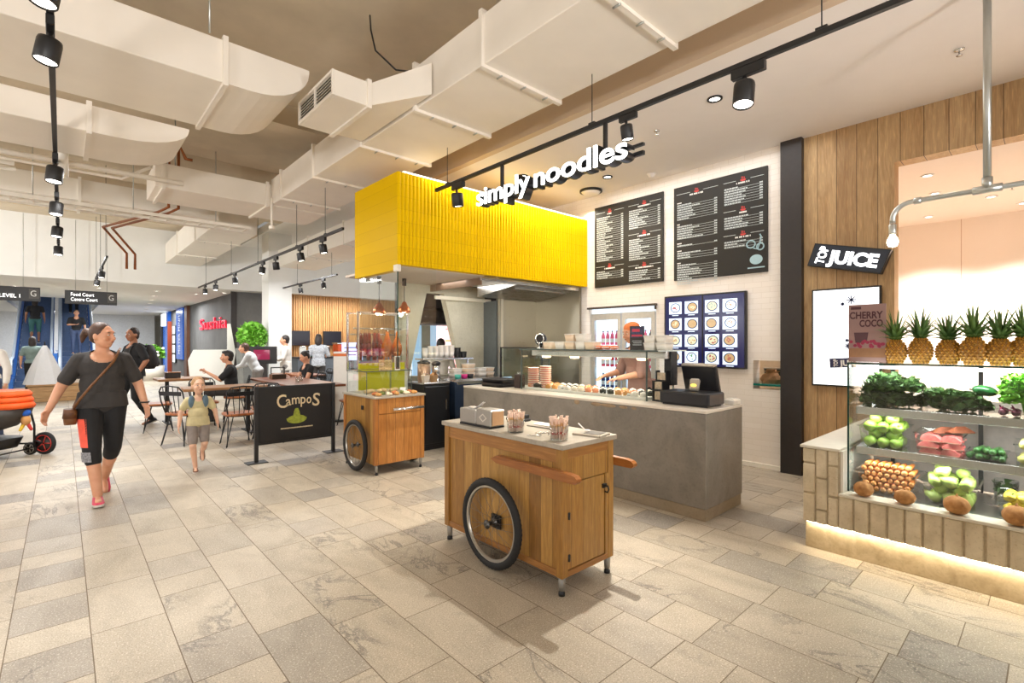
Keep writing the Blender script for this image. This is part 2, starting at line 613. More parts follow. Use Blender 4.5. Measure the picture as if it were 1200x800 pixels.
# tiled shop wall with the fridge bay and the pass-through cut out
mb = MB()
X0, X1 = 6.25, 6.45
mb.box(X0, X1, 2.16, 2.495, 0, .947); mb.box(X0, X1, 2.16, 2.495, 1.291, 3.83)
mb.box(X0, X1, 2.495, 3.83, 0, 3.83)
mb.box(X0, X1, 3.83, 5.02, 2.06, 3.83)
mb.box(X0, X1, 5.02, 6.5, 0, 3.83)
struct('wall_right', mb, M_SUBWAY)
struct('baseboard_right', MB().box(6.225, 6.249, 2.16, 3.83, 0, .05), flat('white_trim', rgb(240, 234, 222), .4, var=.02))
struct('trim_3', MB().box(6.17, 6.30, 1.936, 2.158, 0, 3.83), M_DARK)
mb = MB()
mb.box(6.25, 6.45, 1.109, 1.936, 0, 3.83); mb.box(6.25, 6.45, -4.5, 1.109, 3.336, 3.83); mb.box(6.25, 6.45, -4.5, -2.5, 0, 3.336)
struct('wall_timber', mb, M_OAK)
# juice kiosk interior behind the timber wall
struct('ceiling_kiosk', MB().box(6.45, 9.95, -3, 3.2, 3.336, 3.44), flat('kiosk_plaster', rgb(244, 230, 220), .7, var=.01))
struct('wall_kiosk', MB().box(9.85, 9.95, -3, 3.2, 0, 3.336), M_PINK)
mb = MB(); mb.box(6.45, 9.85, 3.2, 3.3, 0, 3.44); mb.box(6.45, 9.85, -3.1, -3, 0, 3.44)
struct('wall_kiosk_side', MB().box(6.45, 9.85, 3.2, 3.3, 0, 3.44), M_PINK)
struct('wall_kiosk_end', MB().box(6.45, 9.85, -3.1, -3, 0, 3.44), M_PINK)
# pass-through recess
struct('trim_4', MB().box(6.70, 6.74, 2.1, 2.6, .8, 1.4), flat('recess_back', rgb(198, 186, 166), .6))

# yellow ribbed bulkhead over the kitchen: half-round glazed ribs on the front, plain tile on the end
mb = MB()
xl, xr, yf, zb, zt = 2.84, 6.25, 5.08, 2.405, 3.47
pitch = .0498
n = int((xr - xl) / pitch)
prof = []
for i in range(n):
    x0 = xl + i * (xr - xl) / n
    w = (xr - xl) / n
    for k in range(6):
        a = PI * k / 5
        prof.append((x0 + w / 2 - math.cos(a) * w * .47, yf - math.sin(a) * .014))
vs = []; fs = []
for (x, y) in prof:
    vs += [(x, y, zb), (x, y, zt)]
for i in range(len(prof) - 1):
    fs.append((2 * i, 2 * i + 2, 2 * i + 3, 2 * i + 1))
mb.add(vs, fs, True)
mb.box(xl, xr, yf, yf + .09, zb, zt)
mb.box(xl, xl + .09, yf + .09, 6.19, zb - .06, zt)
mb.box(xl + .09, xr, yf + .09, 6.19, zt - .05, zt)
struct('wall_bulkhead', mb, M_YELLOW)
mb = MB().box(xl + .05, 4.2, yf + .09, 6.6, 2.40, 2.43)
struct('ceiling_kitchen', mb, flat('kitchen_soffit', rgb(214, 200, 186), .5, var=.03))
struct('trim_5', MB().box(xl + .0, xl + .05, 5.085, 5.17, 2.33, 2.405), flat('pale_trim', rgb(235, 228, 215), .4, var=.02))

# kitchen back partition with a trapezoid opening
def quad_wall(name, y0, y1, outer, hole, mat):
    """outer / hole: 4 corner points (x,z) in the same order; wall with a hole, thickness y0..y1"""
    mb = MB()
    for y, flip in ((y0, False), (y1, True)):
        vs = [(x, y, z) for x, z in outer] + [(x, y, z) for x, z in hole]
        f = [(i, (i + 1) % 4, 4 + (i + 1) % 4, 4 + i) for i in range(4)]
        mb.add(vs, [tuple(reversed(q)) for q in f] if flip else f)
    vs = [(x, y0, z) for x, z in hole] + [(x, y1, z) for x, z in hole]
    mb.add(vs, [(i, i + 4, (i + 1) % 4 + 4, (i + 1) % 4) for i in range(4)])
    return struct(name, mb, mat)
KY = 6.55
quad_wall('wall_kitchen', KY, KY + .12, [(3.74, 0), (5.32, 0), (5.32, 2.43), (3.74, 2.43)], [(3.86, 1.0), (4.85, 1.0), (4.49, 2.28), (4.17, 2.28)], M_KPANEL)
M_SPLASH = steel('splashback_steel', (.40, .37, .30, 1), .3, (1, 1, 40))
struct('wall_kitchen_steel', MB().box(5.32, 6.25, KY - .35, KY - .31, 0, 3.4), M_SPLASH)
struct('trim_6', MB().box(5.30, 5.34, KY - .33, KY, 0, 2.2), flat('door_frame_grey', rgb(98, 104, 104), .5))
mb = MB()
mb.box(4.3, 5.42, KY - .05, KY - .01, 2.19, 2.245); mb.box(5.38, 5.43, KY - .36, KY - .32, 0, 2.245)
struct('trim_7', mb, flat('cream_frame', rgb(232, 224, 200), .4, var=.02))
struct('wall_kitchen_side', MB().box(6.20, 6.249, 5.2, KY - .31, 0, 2.6), M_SPLASH)

# cafe back walls beyond the seating
struct('wall_slate', MB().box(4.1, 4.3, 17.75, 34, 0, 3.14), M_GREYWALL)
struct('wall_slate_front', MB().box(4.1, 5.55, 17.6, 17.75, 0, 3.14), M_GREYWALL)
mb = MB()
x = 5.75
while x < 9.6:
    mb.box(x, x + .055, 17.25, 17.31, .9, 3.13)
    x += .078
mb.box(5.7, 9.7, 17.32, 17.4, 0, 3.14)
struct('wall_slatted', mb, plank('warm_slats', [rgb(196, 146, 92), rgb(216, 168, 112), rgb(206, 156, 102)], .078, across='X', rough=.5, shift=-.006, knots=False))
struct('trim_8', MB().box(4.12, 4.72, 14.3, 14.9, 0, 4.5), M_COOL)          # white square column
struct('trim_9', MB().box(5.5, 5.7, 17.2, 17.6, 0, 3.14), plank('amber_post', [rgb(170, 112, 52), rgb(188, 130, 66)], .1, across='X', knots=False))
# ------------------------------------------------------------------ ducts, trays, pipes under the slab
M_DUCT = flat('duct_paint', rgb(240, 232, 220), .5, var=.025, scale=3)
M_DUCTW = flat('duct_white', rgb(238, 233, 222), .5, var=.02, scale=3)
M_COPPER = flat('copper_pipe', rgb(150, 88, 48), .35, .6, var=.12)
M_GALV = steel('galvanised', (.55, .57, .55, 1), .38, (8, 8, 8))

def duct_y(name, label, x0, x1, y0, y1, z0, z1, flanges, mat=M_DUCT, hang=()):
    t = thing(name, label, 'air duct', ((x0 + x1) / 2, (y0 + y1) / 2, z0))
    T = Matrix.Translation(-t.location)
    ys = [y0] + list(flanges) + [y1]
    for a, b in zip(ys[:-1], ys[1:]):
        put('duct_section', MB().box(x0, x1, a + .002, b - .002, z0, z1, .006, T), mat, t)
    for y in flanges:
        mb = MB(); e = .028; w = .02
        mb.box(x0 - e, x1 + e, y - w, y + w, z0 - e, z0, M=T); mb.box(x0 - e, x1 + e, y - w, y + w, z1, z1 + e, M=T)
        mb.box(x0 - e, x0, y - w, y + w, z0, z1, M=T); mb.box(x1, x1 + e, y - w, y + w, z0, z1, M=T)
        put('flange', mb, mat, t)
        for fx in (.2, .5, .8):
            xx = x0 + (x1 - x0) * fx
            put('clip', MB().tube([(xx, y - .03, z0 - .036), (xx, y + .03, z0 - .036)], .008, 6, M=T), M_GALV, t)
    for x, y in hang:
        put('hanger_rod', MB().tube([(x, y, z1 - .0), (x, y, 4.70)], .008, 6, M=T), M_GALV, t)
    return t
def duct_x(name, label, x0, x1, y0, y1, z0, z1, flanges, mat=M_DUCT, hang=(), round_end=0):
    t = thing(name, label, 'air duct', ((x0 + x1) / 2, (y0 + y1) / 2, z0))
    T = Matrix.Translation(-t.location)
    xs = [x0] + list(flanges) + [x1]
    for i, (a, b) in enumerate(zip(xs[:-1], xs[1:])):
        if round_end and i == len(xs) - 2:
            # the last section bows up at its end
            pts = [(a + .002, z0), (b - round_end, z0)]
            for k in range(1, 9):
                q = PI / 2 * k / 8
                pts.append((b - round_end + round_end * math.sin(q), z0 + (z1 - z0) * .92 * (1 - math.cos(q))))
            pts += [(b, z1), (a + .002, z1)]
            M = Matrix(((1, 0, 0, 0), (0, 0, -1, y1), (0, 1, 0, 0), (0, 0, 0, 1)))
            put('duct_end', MB().prism(pts, 0, y1 - y0, T @ M), mat, t)
        else:
            put('duct_section', MB().box(a + .002, b - .002, y0, y1, z0, z1, .006, T), mat, t)
    for x in flanges:
        mb = MB(); e = .028; w = .02
        mb.box(x - w, x + w, y0 - e, y1 + e, z0 - e, z0, M=T); mb.box(x - w, x + w, y0 - e, y1 + e, z1, z1 + e, M=T)
        mb.box(x - w, x + w, y0 - e, y0, z0, z1, M=T); mb.box(x - w, x + w, y1, y1 + e, z0, z1, M=T)
        put('flange', mb, mat, t)
    for x, y in hang:
        put('hanger_rod', MB().tube([(x, y, z1), (x, y, 4.70)], .008, 6, M=T), M_GALV, t)
    return t

# long duct running beside the shop ceiling
duct_y('air_duct', 'long cream rectangular air duct hung beside the shop ceiling, above the lettered sign', 2.46, 3.34, -2.0, 8.4, 3.70, 4.10,
       (.6, 1.9, 3.05, 4.05, 5.2, 6.6, 7.9))
# its far end turns left
duct_x('air_duct', 'cream duct leg turning off the far end of the long duct', .95, 3.34, 8.4, 9.35, 3.68, 4.02, (1.05, 2.4), hang=((1.2, 8.5), (1.2, 9.2)))
# wide near duct across the hall
duct_x('air_duct', 'very wide flat cream duct crossing the hall overhead with a bowed right end', -6.0, 1.72, 4.73, 5.85, 3.70, 4.06, (-3.2, -.9, 1.02), hang=((-.4, 4.70), (.9, 4.70)), round_end=.5)
duct_x('air_duct', 'shallow tan duct tucked under the wide flat duct, ending in a rounded elbow', -6.0, .95, 5.90, 6.75, 3.42, 3.66, (-2.6, .18), hang=((-1.2, 6.0),), round_end=.6)
duct_x('air_duct', 'deep white duct crossing behind the copper pipes in the distance', -9.0, 2.1, 10.2, 11.1, 3.72, 4.05, (-5, -2.2, .2), M_DUCTW)
duct_y('air_duct', 'white box duct running away above the far seating', 2.15, 3.0, 11.2, 16.9, 3.75, 4.3, (12.6, 14.9), M_DUCTW)
duct_y('air_duct', 'white box duct nearest the pale square column', 4.3, 5.3, 8.6, 14.1, 3.55, 4.0, (9.9, 11.9), M_DUCTW)

# grille box on the side of the long duct
t = thing('grille_box', 'cream supply air box with slotted dark grille, joined to the long duct', 'air vent', (1.73, 4.22, 3.65))
T = Matrix.Translation(-t.location)
mb = MB()
mb.box(1.745, 2.06, 4.20, 5.03, 3.65, 3.87, .004, T)
put('vent_body', mb, M_DUCT, t)
mb = MB(); 
mb.box(1.722, 1.745, 4.20, 5.03, 3.65, 3.675, M=T); mb.box(1.722, 1.745, 4.20, 5.03, 3.845, 3.87, M=T)
mb.box(1.722, 1.745, 4.20, 4.225, 3.675, 3.845, M=T); mb.box(1.722, 1.745, 5.005, 5.03, 3.675, 3.845, M=T); mb.box(1.722, 1.745, 4.60, 4.62, 3.675, 3.845, M=T)
put('grille_frame', mb, M_DUCT, t)
put('grille_backing', MB().box(1.742, 1.7449, 4.22, 5.01, 3.67, 3.85, M=T), flat('vent_dark', rgb(70, 64, 54), .7), t)
for k in range(6):
    z = 3.688 + k * .028
    put('slat', MB().box(-.007, .007, 4.225, 5.005, -.0015, .0015, M=T @ Matrix.Translation((1.733, 0, z)) @ Matrix.Rotation(R(-30), 4, 'Y')), M_DUCT, t)
# neck that widens towards the duct
mb = MB()
a = [(2.06, 4.22, 3.66), (2.06, 5.01, 3.66), (2.06, 5.01, 3.86), (2.06, 4.22, 3.86)]
b = [(2.44, 3.75, 3.72), (2.44, 5.15, 3.72), (2.44, 5.15, 4.0), (2.44, 3.75, 4.0)]
mb.rings([a, b], True, False, T)
put('duct_neck', mb, M_DUCT, t)
mb = MB().box(2.04, 2.08, 4.18, 5.05, 3.63, 3.89, M=T)
put('flange', mb, M_DUCT, t)

t = tag(put('power_cable', MB().tube([(2.12, 4.3, 4.55), (2.08, 4.2, 4.35), (2.10, 4.15, 4.15), (2.25, 4.05, 3.99), (2.38, 4.02, 4.01)], .008, 6), M_BLACK), 'dark looped cable dropping from the slab onto the grille box neck', 'cable')

# steel conduits on the slab, cable trays, sprinkler pipes
for i, (y, z, r, lab) in enumerate(((3.55, 4.66, .012, 'thin conduit on the slab nearest the viewer, one of a close pair'), (3.63, 4.66, .012, 'thin conduit on the slab, far one of a close pair'), (2.5, 4.665, .014, 'grey surface conduit across the slab above the long duct bottom'))):
    tag(put('conduit', MB().tube([(-3, y, z), (2.45, y, z)], r, 6), M_SLAB), lab, 'conduit')
for i, (y, d) in enumerate(((2.0, .35), (6.95, .3), (9.9, .45), (12.4, .4), (14.7, .4))):
    struct('trim_%d' % (20 + i), MB().box(-13, 3.85 if y < 6 else 3.95, y, y + d, 4.42, 4.70), M_SLAB)
tag(put('sprinkler_pipe', MB().tube([(-8, 7.2, 3.45), (1.1, 7.2, 3.45)], .03, 8), M_DUCT), 'cream sprinkler main running across under the ducts', 'pipe')
tag(put('sprinkler_pipe', MB().tube([(-8, 8.6, 3.75), (.6, 8.6, 3.75), (.9, 8.3, 3.9)], .022, 8), M_DUCT), 'thin cream pipe crossing beyond the sprinkler main', 'pipe')
tag(put('sprinkler_pipe', MB().tube([(.0, 6.85, 3.2), (.0, 6.85, 3.9)], .05, 10), M_DUCTW), 'short thick white drop pipe under the shallow tan duct', 'pipe')
def tray(loc, L, lab, w=.3):
    t = thing('cable_tray', lab, 'cable tray', loc)
    put('side_rail', MB().box(0, L, 0, .012, 0, .05), M_DUCTW, t)
    put('side_rail', MB().box(0, L, w - .012, w, 0, .05), M_DUCTW, t)
    x = .05
    while x < L:
        put('rung', MB().box(x, x + .02, .012, w - .012, .005, .017), M_DUCTW, t); x += .22
    for x in (.5, L / 2, L - .5):
        put('hanger_rod', MB().tube([(x, w / 2, .03), (x, w / 2, 4.7 - loc[2])], .007, 6), M_GALV, t)
    return t
tray((-.8, 9.3, 3.45), 3.2, 'white ladder cable tray with rungs, crossing near the copper pipes')
tray((-7, 7.9, 3.5), 6.6, 'long white ladder cable tray behind the near row of spotlights', .25)
for i, dx in enumerate((0, .13)):
    tag(put('copper_pipe', MB().tube([(.93 + dx, 12.2, 2.95), (.93 + dx, 12.2, 3.25), (.55 + dx, 11.7, 3.62), (1.15 + dx, 9.9, 3.64), (1.25 + dx, 9.48, 3.66), (1.25 + dx, 9.46, 4.1), (1.25 + dx, 9.46, 4.68)], .022, 8), M_COPPER),
        ('brown copper refrigerant pipe zigzagging under the ceiling, on the near side of its twin', 'brown copper refrigerant pipe zigzagging under the ceiling, on the far side of its twin')[i], 'pipe')
mb = MB().tube([(1.0, 8.33, 4.12), (1.06, 8.33, 4.3), (1.14, 8.33, 4.12), (1.22, 8.33, 4.3), (1.3, 8.33, 4.12), (1.38, 8.33, 4.12)], .024, 8)
tag(put('copper_pipe', mb, M_COPPER), 'copper pipe bent into a zigzag above the turned duct leg', 'pipe')
tag(put('sprinkler_drop', MB().tube([(2.35, 8.0, 3.70), (2.35, 8.0, 3.28)], .018, 8).lathe([(.045, 3.23), (.045, 3.27), (.02, 3.28)], (2.35, 8.0, 0), 12), M_DUCT), 'cream drop pipe with a dark camera head below the turned duct', 'pipe')

# ------------------------------------------------------------------ spotlights on tracks
LAMPS = []
def make_spot(lit=True, scale=1.0):
    """head hangs at the origin from the track above it, aimed along local -z tilted"""
    t = thing('track_spotlight', '-', 'spotlight')
    put('adapter', MB().box(-.018, .018, -.11, .07, -.055, -.002, .003), M_BLACK, t)
    put('stem', MB().tube([(0, 0, -.05), (0, 0, -.10)], .012, 8), M_BLACK, t)
    q = Matrix.Translation((0, 0, -.09)) @ Matrix.Rotation(R(9), 4, 'Y')
    h = put('lamp_head', MB().lathe([(.03, -.0), (.052, -.004), (.055, -.02), (.055, -.125), (.051, -.13), (.049, -.118)], n=20, M=q), M_BLACK, t)
    put('lamp_face', MB().lathe([(.001, -.116), (.048, -.118), (.048, -.120), (.001, -.121)], n=20, M=q), M_LAMPFACE, t)
    return t
SPOT = make_spot()
first = [True]
def spot(loc, rz, label, group=None, scale=1.0):
    if first[0]:
        o = SPOT; first[0] = False
        o.location = loc; o['label'] = label
        if group: o['group'] = group
    else:
        o = dup(SPOT, loc, None, label, group)
    o.scale = (scale,) * 3
    for c in o.children:
        if c.name.startswith('lamp'):
            c.rotation_euler = (0, 0, rz)
    return o
def track(name, label, x, y0, y1, z, wires, ztop):
    t = thing(name, label, 'lighting track', (x, y0, z))
    put('track_rail', MB().box(-.017, .017, 0, y1 - y0, 0, .034, .002), M_BLACK, t)
    for y in wires:
        zt_ = ztop
        if isinstance(y, tuple):
            y, zt_ = y
        put('wire', MB().tube([(0, y - y0, .034), (0, y - y0, zt_ - z)], .004, 5), M_BLACK, t)
        put('wire_clip', MB().box(-.012, .012, y - y0 - .03, y - y0 + .03, .034, .05), M_BLACK, t)
    return t
track('light_track', 'long black light track hung in front of the yellow bulkhead, carrying the lettered sign', 3.2, -1.2, 4.83, 3.25, (.9, 2.55, 4.6), 3.695)
spot((3.2, 4.42, 3.25), R(200), 'black spotlight on the sign track nearest the yellow bulkhead', None, 1.15)
spot((3.2, 2.22, 3.25), R(170), 'black spotlight on the sign track directly above the last letters', None, .86)
spot((3.2, 1.33, 3.25), R(0), 'glowing black spotlight on the sign track nearest the juice stall', None, 1.15)
track('light_track', 'black light track overhead along the walkway, running away above the walking woman', -.05, 1.5, 13.0, 3.32, (3.5, (6.3, 3.415), 9.8, 12.0), 4.7)
for i, (y, s) in enumerate(((3.2, 1.05), (3.85, 1.05), (6.55, 1.2), (8.2, 1.2), (9.9, 1.2), (11.9, 1.2))):
    spot((-.05, y, 3.32), R((20, 10, 60, 70, 60, 80)[i]), 'black walkway-track spotlight, ' + ('closest to the viewer and cut by the frame', 'second from the viewer, hanging over the wide flat duct', 'third from the viewer, under the shallow tan duct', 'fourth from the viewer', 'fifth from the viewer', 'last one at the far end of the row')[i], None, s)
track('light_track', 'black light track on thin wires above the cafe seating, ending at the yellow bulkhead', 2.75, 6.35, 15.75, 3.0, ((6.95, 3.695), (8.1, 3.695), 10.2, (12.2, 3.74), (14.8, 3.74)), 4.7)
for i, y in enumerate((14.9, 13.7, 11.9, 9.9, 9.15, 7.95, 7.05)):
    spot((2.75, y, 3.0), R((90, 80, 120, 20, 200, 150, 150)[i]), 'black spotlight on the cafe-seating track, ' + ('at its far end', 'second from the far end', 'third from the far end', 'turned sideways in mid row', 'shining bright in mid row', 'second from the yellow bulkhead', 'closest to the yellow bulkhead')[i])
track('light_track', 'short black light track in front of the white column and slatted wall', 4.5, 10.7, 15.8, 3.0, ((11.0, 3.545), (13.2, 3.545), 15.4), 4.5)
for i, y in enumerate((14.9, 13.0, 11.5)):
    spot((4.5, y, 3.0), R(150), 'black spotlight on the column track, ' + ('beside the white column', 'above the slatted wall\'s left edge', 'nearest the glass screen')[i])
track('light_track', 'tiny far black light track between the overhead direction signs and copper pipes', .58, 11.2, 15.2, 3.0, (11.5, 13.2, 14.9), 4.7)
for i, y in enumerate((14.4, 12.6)):
    spot((.58, y, 3.0), R(30), 'small black spotlight on the far short track, ' + ('farther of the two', 'nearer of the two')[i])

# ------------------------------------------------------------------ shop ceiling fittings
def downlight(loc, label, r=.07, ring=M_BLACK, group=None):
    t = thing('downlight', label, 'downlight', loc, group=group)
    put('trim_ring', MB().rings([[(r * q * math.cos(a * PI / 12), r * q * math.sin(a * PI / 12), z) for a in range(24)] for q, z in ((1, 0), (1, -.012), (.72, -.014), (.68, -.001))], False), ring, t)
    put('lamp_face', MB().lathe([(.001, -.002), (r * .7, -.002), (r * .7, -.004), (.001, -.0045)], n=20), M_DLFACE, t)
    return t
downlight((4.60, 2.19, 3.83), 'recessed downlight with black ring beside the glowing track spotlight')
downlight((5.65, 4.23, 3.83), 'recessed downlight with black ring just above the last letters of the sign')
downlight((4.75, 5.0, 3.83), 'recessed downlight with black ring above the first word of the sign')
t = thing('ceiling_speaker', 'round white ceiling fitting with dark rim, above the left menu board', 'ceiling fitting', (5.97, 4.78, 3.83))
put('rim', MB().lathe([(.17, -.0), (.17, -.03), (.15, -.035), (.15, 0)], n=28), M_BLACK, t)
put('dome', MB().lathe([(.001, -.07), (.08, -.065), (.13, -.045), (.149, -.02)], n=28, cap=False), M_WHITE, t)
tag(put('smoke_detector', MB().lathe([(.001, -.05), (.03, -.05), (.05, -.03), (.06, 0)], n=20), M_WHITE, None, (6.0, 3.75, 3.83)), 'small white round detector on the ceiling over the menu boards', 'detector')
def sprinkler(loc, label):
    t = thing('fire_sprinkler', label, 'sprinkler', loc)
    put('rosette', MB().lathe([(.035, 0), (.03, -.01), (.01, -.012)], n=16), M_CHROME, t)
    put('deflector', MB().lathe([(.006, -.01), (.006, -.04), (.02, -.045), (.02, -.05), (.001, -.05)], n=12), M_CHROME, t)
sprinkler((5.27, .52, 3.83), 'sprinkler head on the white ceiling over the timber wall')
sprinkler((4.83, 2.95, 3.83), 'sprinkler head on the white ceiling near the sign')
sprinkler((8.2, .35, 3.336), 'sprinkler head on the kiosk ceiling behind the conduit lamp')
for i, (x, y) in enumerate(((7.0, .95), (7.2, .1), (7.9, 1.0), (8.6, .55), (9.3, 1.25), (9.3, .3))):
    downlight((x, y, 3.336), 'small lit downlight in the pink kiosk ceiling', .06, M_WHITE, 'kiosk downlights')
k = 0
for i, (x, y) in enumerate(((2.2, 19), (2.35, 21), (2.5, 23), (2.65, 25), (2.8, 27), (2.95, 29), (3.1, 31), (3.3, 19.3), (.8, 19), (.2, 22), (1.4, 23.4), (-1, 20), (3.9, 18.2), (3.1, 33))):
    downlight((x, y, 3.14), 'small lit downlight in the far white ceiling', .1, M_WHITE, 'far ceiling downlights')
# ------------------------------------------------------------------ timber carts
HONEY = [rgb(136, 94, 40), rgb(166, 122, 58), rgb(148, 105, 46), rgb(178, 136, 72), rgb(122, 82, 36)]
M_CARTY = plank('honey_boards_side', HONEY, .098, across='Y', rough=.42, gap=.0009, grain=26)
M_CARTX = plank('honey_boards_end', HONEY, .112, across='X', rough=.42, gap=.0009, grain=26)
M_RAILY = plank('honey_rail_long', [rgb(148, 100, 50), rgb(160, 112, 58)], .5, along='Y', across='Z', rough=.4, shift=.3)
M_RAILX = plank('honey_rail_end', [rgb(146, 98, 48), rgb(158, 110, 56)], .5, along='X', across='Z', rough=.4, shift=.3)
M_HANDLE = plank('orange_handle_wood', [rgb(146, 88, 40), rgb(154, 96, 46)], .5, along='Y', across='Z', rough=.3, shift=.3, knots=False)
M_RUBBER = flat('tyre_rubber', rgb(30, 29, 29), .75, var=.15, bump=.3, scale=60)
M_RIM = flat('rim_alloy', rgb(176, 172, 164), .3, .9, var=.05)

def make_wheel(parent, loc, R0, side=-1, tyre=.028):
    """spoked cycle wheel whose axle runs along local x"""
    M = Matrix.Rotation(PI / 2, 4, 'Y')
    n = 120
    rs = []
    for i in range(n):
        a = 2 * PI * i / n
        ring = []
        for k in range(10):
            b = 2 * PI * k / 10
            r = tyre * (1.0 if math.cos(b) < .35 or i % 2 == 0 else .86)
            q = R0 - tyre + r * math.cos(b)
            ring.append((q * math.cos(a), q * math.sin(a), r * math.sin(b) * .9))
        rs.append(ring)
    w = put('wheel', MB().rings(rs, close=True, M=M), M_RUBBER, parent, loc)
    rs = []
    ri = R0 - 2 * tyre + .006
    for i in range(72):
        a = 2 * PI * i / 72
        rs.append([((ri + dx) * math.cos(a), (ri + dx) * math.sin(a), dz) for dx, dz in ((0, -.013), (0, .013), (-.014, .011), (-.02, 0), (-.014, -.011))])
    put('rim', MB().rings(rs, close=True, M=M, smooth=False), M_RIM, w)
    mb = MB().lathe([(.012, -.045), (.012, -.04), (.03, -.036), (.03, -.03), (.016, -.026), (.016, .026), (.03, .03), (.03, .036), (.012, .04), (.012, .045)], n=16, M=M)
    put('hub', mb, flat('hub_dark', rgb(92, 90, 88), .35, .8), w)
    mb = MB()
    for i in range(28):
        a = 2 * PI * i / 28; s = -1 if i % 2 else 1
        b = a + (.5 if i % 4 < 2 else -.5)
        mb.tube([(.028 * math.cos(b), .028 * math.sin(b), .033 * s), ((ri - .012) * math.cos(a), (ri - .012) * math.sin(a), 0)], .0013, 4, M=M)
    put('spokes', mb, flat('spoke_grey', rgb(120, 116, 110), .4, .6), w)
    return w
def leg_part(parent, x, y, h, r=.02):
    l = put('leg', MB().lathe([(r * 1.15, h), (r, h * .55), (r * .95, .032)], n=18), flat('leg_grey', rgb(150, 146, 138), .45, .5, var=.05), parent, (x, y, 0))
    put('foot', MB().lathe([(.001, 0), (r * 1.0, 0), (r * 1.0, .02), (r * .55, .026), (r * .55, .045)], n=18), M_BLACK, l)
    return l

cart = thing('serving_cart', 'large honey timber serving cart standing alone in front of the concrete counter', 'cart', (2.42, 2.555, 0))
hx, hy, zb, zt = .25, .605, .11, .872
for sx in (-1, 1):
    for sy in (-1, 1):
        x0 = sx * hx - (.055 if sx > 0 else 0); y0 = sy * hy - (.055 if sy > 0 else 0)
        put('corner_post', MB().box(x0, x0 + .055, y0, y0 + .055, zb, zt, .004), M_CARTX, cart)
    x = sx * (hx - .016)
    put('side_panel', MB().box(min(x, x - sx * .02), max(x, x - sx * .02), -hy + .054, hy - .054, zb + .02, zt, 0), M_CARTY, cart)
    x = sx * (hx - .006)
    put('bottom_rail', MB().box(min(x, x - sx * .02), max(x, x - sx * .02), -hy + .055, hy - .055, zb, zb + .04, .002), M_RAILY, cart)
    put('top_rail', MB().box(min(x, x - sx * .02), max(x, x - sx * .02), -hy + .055, hy - .055, zt - .085, zt, .002), M_RAILY, cart)
put('bottom_panel', MB().box(-hx + .02, hx - .02, -hy + .02, hy - .02, zb + .005, zb + .025), M_CARTY, cart)
put('end_panel', MB().box(-hx + .054, hx - .054, hy - .03, hy - .012, zb, zt), M_CARTX, cart)
put('end_panel', MB().box(-hx + .054, hx - .054, -hy + .010, -hy + .03, .665, zt), M_CARTX, cart)
put('end_rail', MB().box(-hx + .054, hx - .054, -hy + .004, -hy + .02, zt - .06, zt, .002), M_RAILX, cart)
put('end_rail', MB().box(-hx + .054, hx - .054, -hy + .002, -hy + .03, zb, .145, .002), M_RAILX, cart)
put('door_stile', MB().box(hx - .085, hx - .054, -hy + .002, -hy + .03, .145, .665, .002), M_CARTX, cart)
d = put('door', MB().box(-hx + .058, hx - .089, -hy + .007, -hy + .027, .15, .66, .002), M_CARTX, cart)
mb = MB().box(hx - .115, hx - .075, -hy - .004, -hy + .008, .575, .6).tube([(hx - .092, -hy + .0, .588), (hx - .092, -hy - .022, .588), (hx - .092, -hy - .03, .568), (hx - .092, -hy - .022, .548), (hx - .092, -hy + .0, .55)], .005, 8)
put('latch_handle', mb, M_BLACK, d)
for z in (.22, .47):
    put('hinge', MB().lathe([(.009, -.02), (.009, .02)], (-hx + .064, -hy + .004, z), 10), M_BLACK, d)
put('counter_top', MB().box(-hx - .016, hx + .016, -hy - .016, hy + .016, zt + .002, .905, .003), M_CONCL, cart)
for sx in (-1, 1):
    x = sx * (hx + .024)
    mb = MB()
    pts = []
    for k in range(9):
        a = -PI / 2 + PI * k / 8
        pts.append((-.728 - .02 * math.cos(a), .73 + .026 * math.sin(a)))
    pts = [(-.02, .704 + .052), (-.02, .704)][::-1] + [(-.02, .756)]
    prof = [(0.0, .728), (-.06, .756), (-.69, .756), (-.735, .75), (-.752, .735), (-.755, .72), (-.74, .706), (-.70, .704), (-.06, .706)]
    M = Matrix(((0, 0, 1, 0), (1, 0, 0, 0), (0, 1, 0, 0), (0, 0, 0, 1)))
    mb.prism([(p, z) for p, z in reversed(prof)], x - .021, x + .021, M)
    put('handle', mb, M_HANDLE, cart)
make_wheel(cart, (-hx - .055, -.015, .3), .3)
make_wheel(cart, (hx + .055, -.015, .3), .3)
put('axle', MB().tube([(-hx - .1, -.015, .3), (hx + .1, -.015, .3)], .011, 10).box(-hx - .012, -hx + .002, -.06, .03, .255, .345), M_BLACK, cart)
for sx in (-1, 1):
    for sy in (-1, 1):
        leg_part(cart, sx * (hx - .03), sy * (hy - .03), zb)

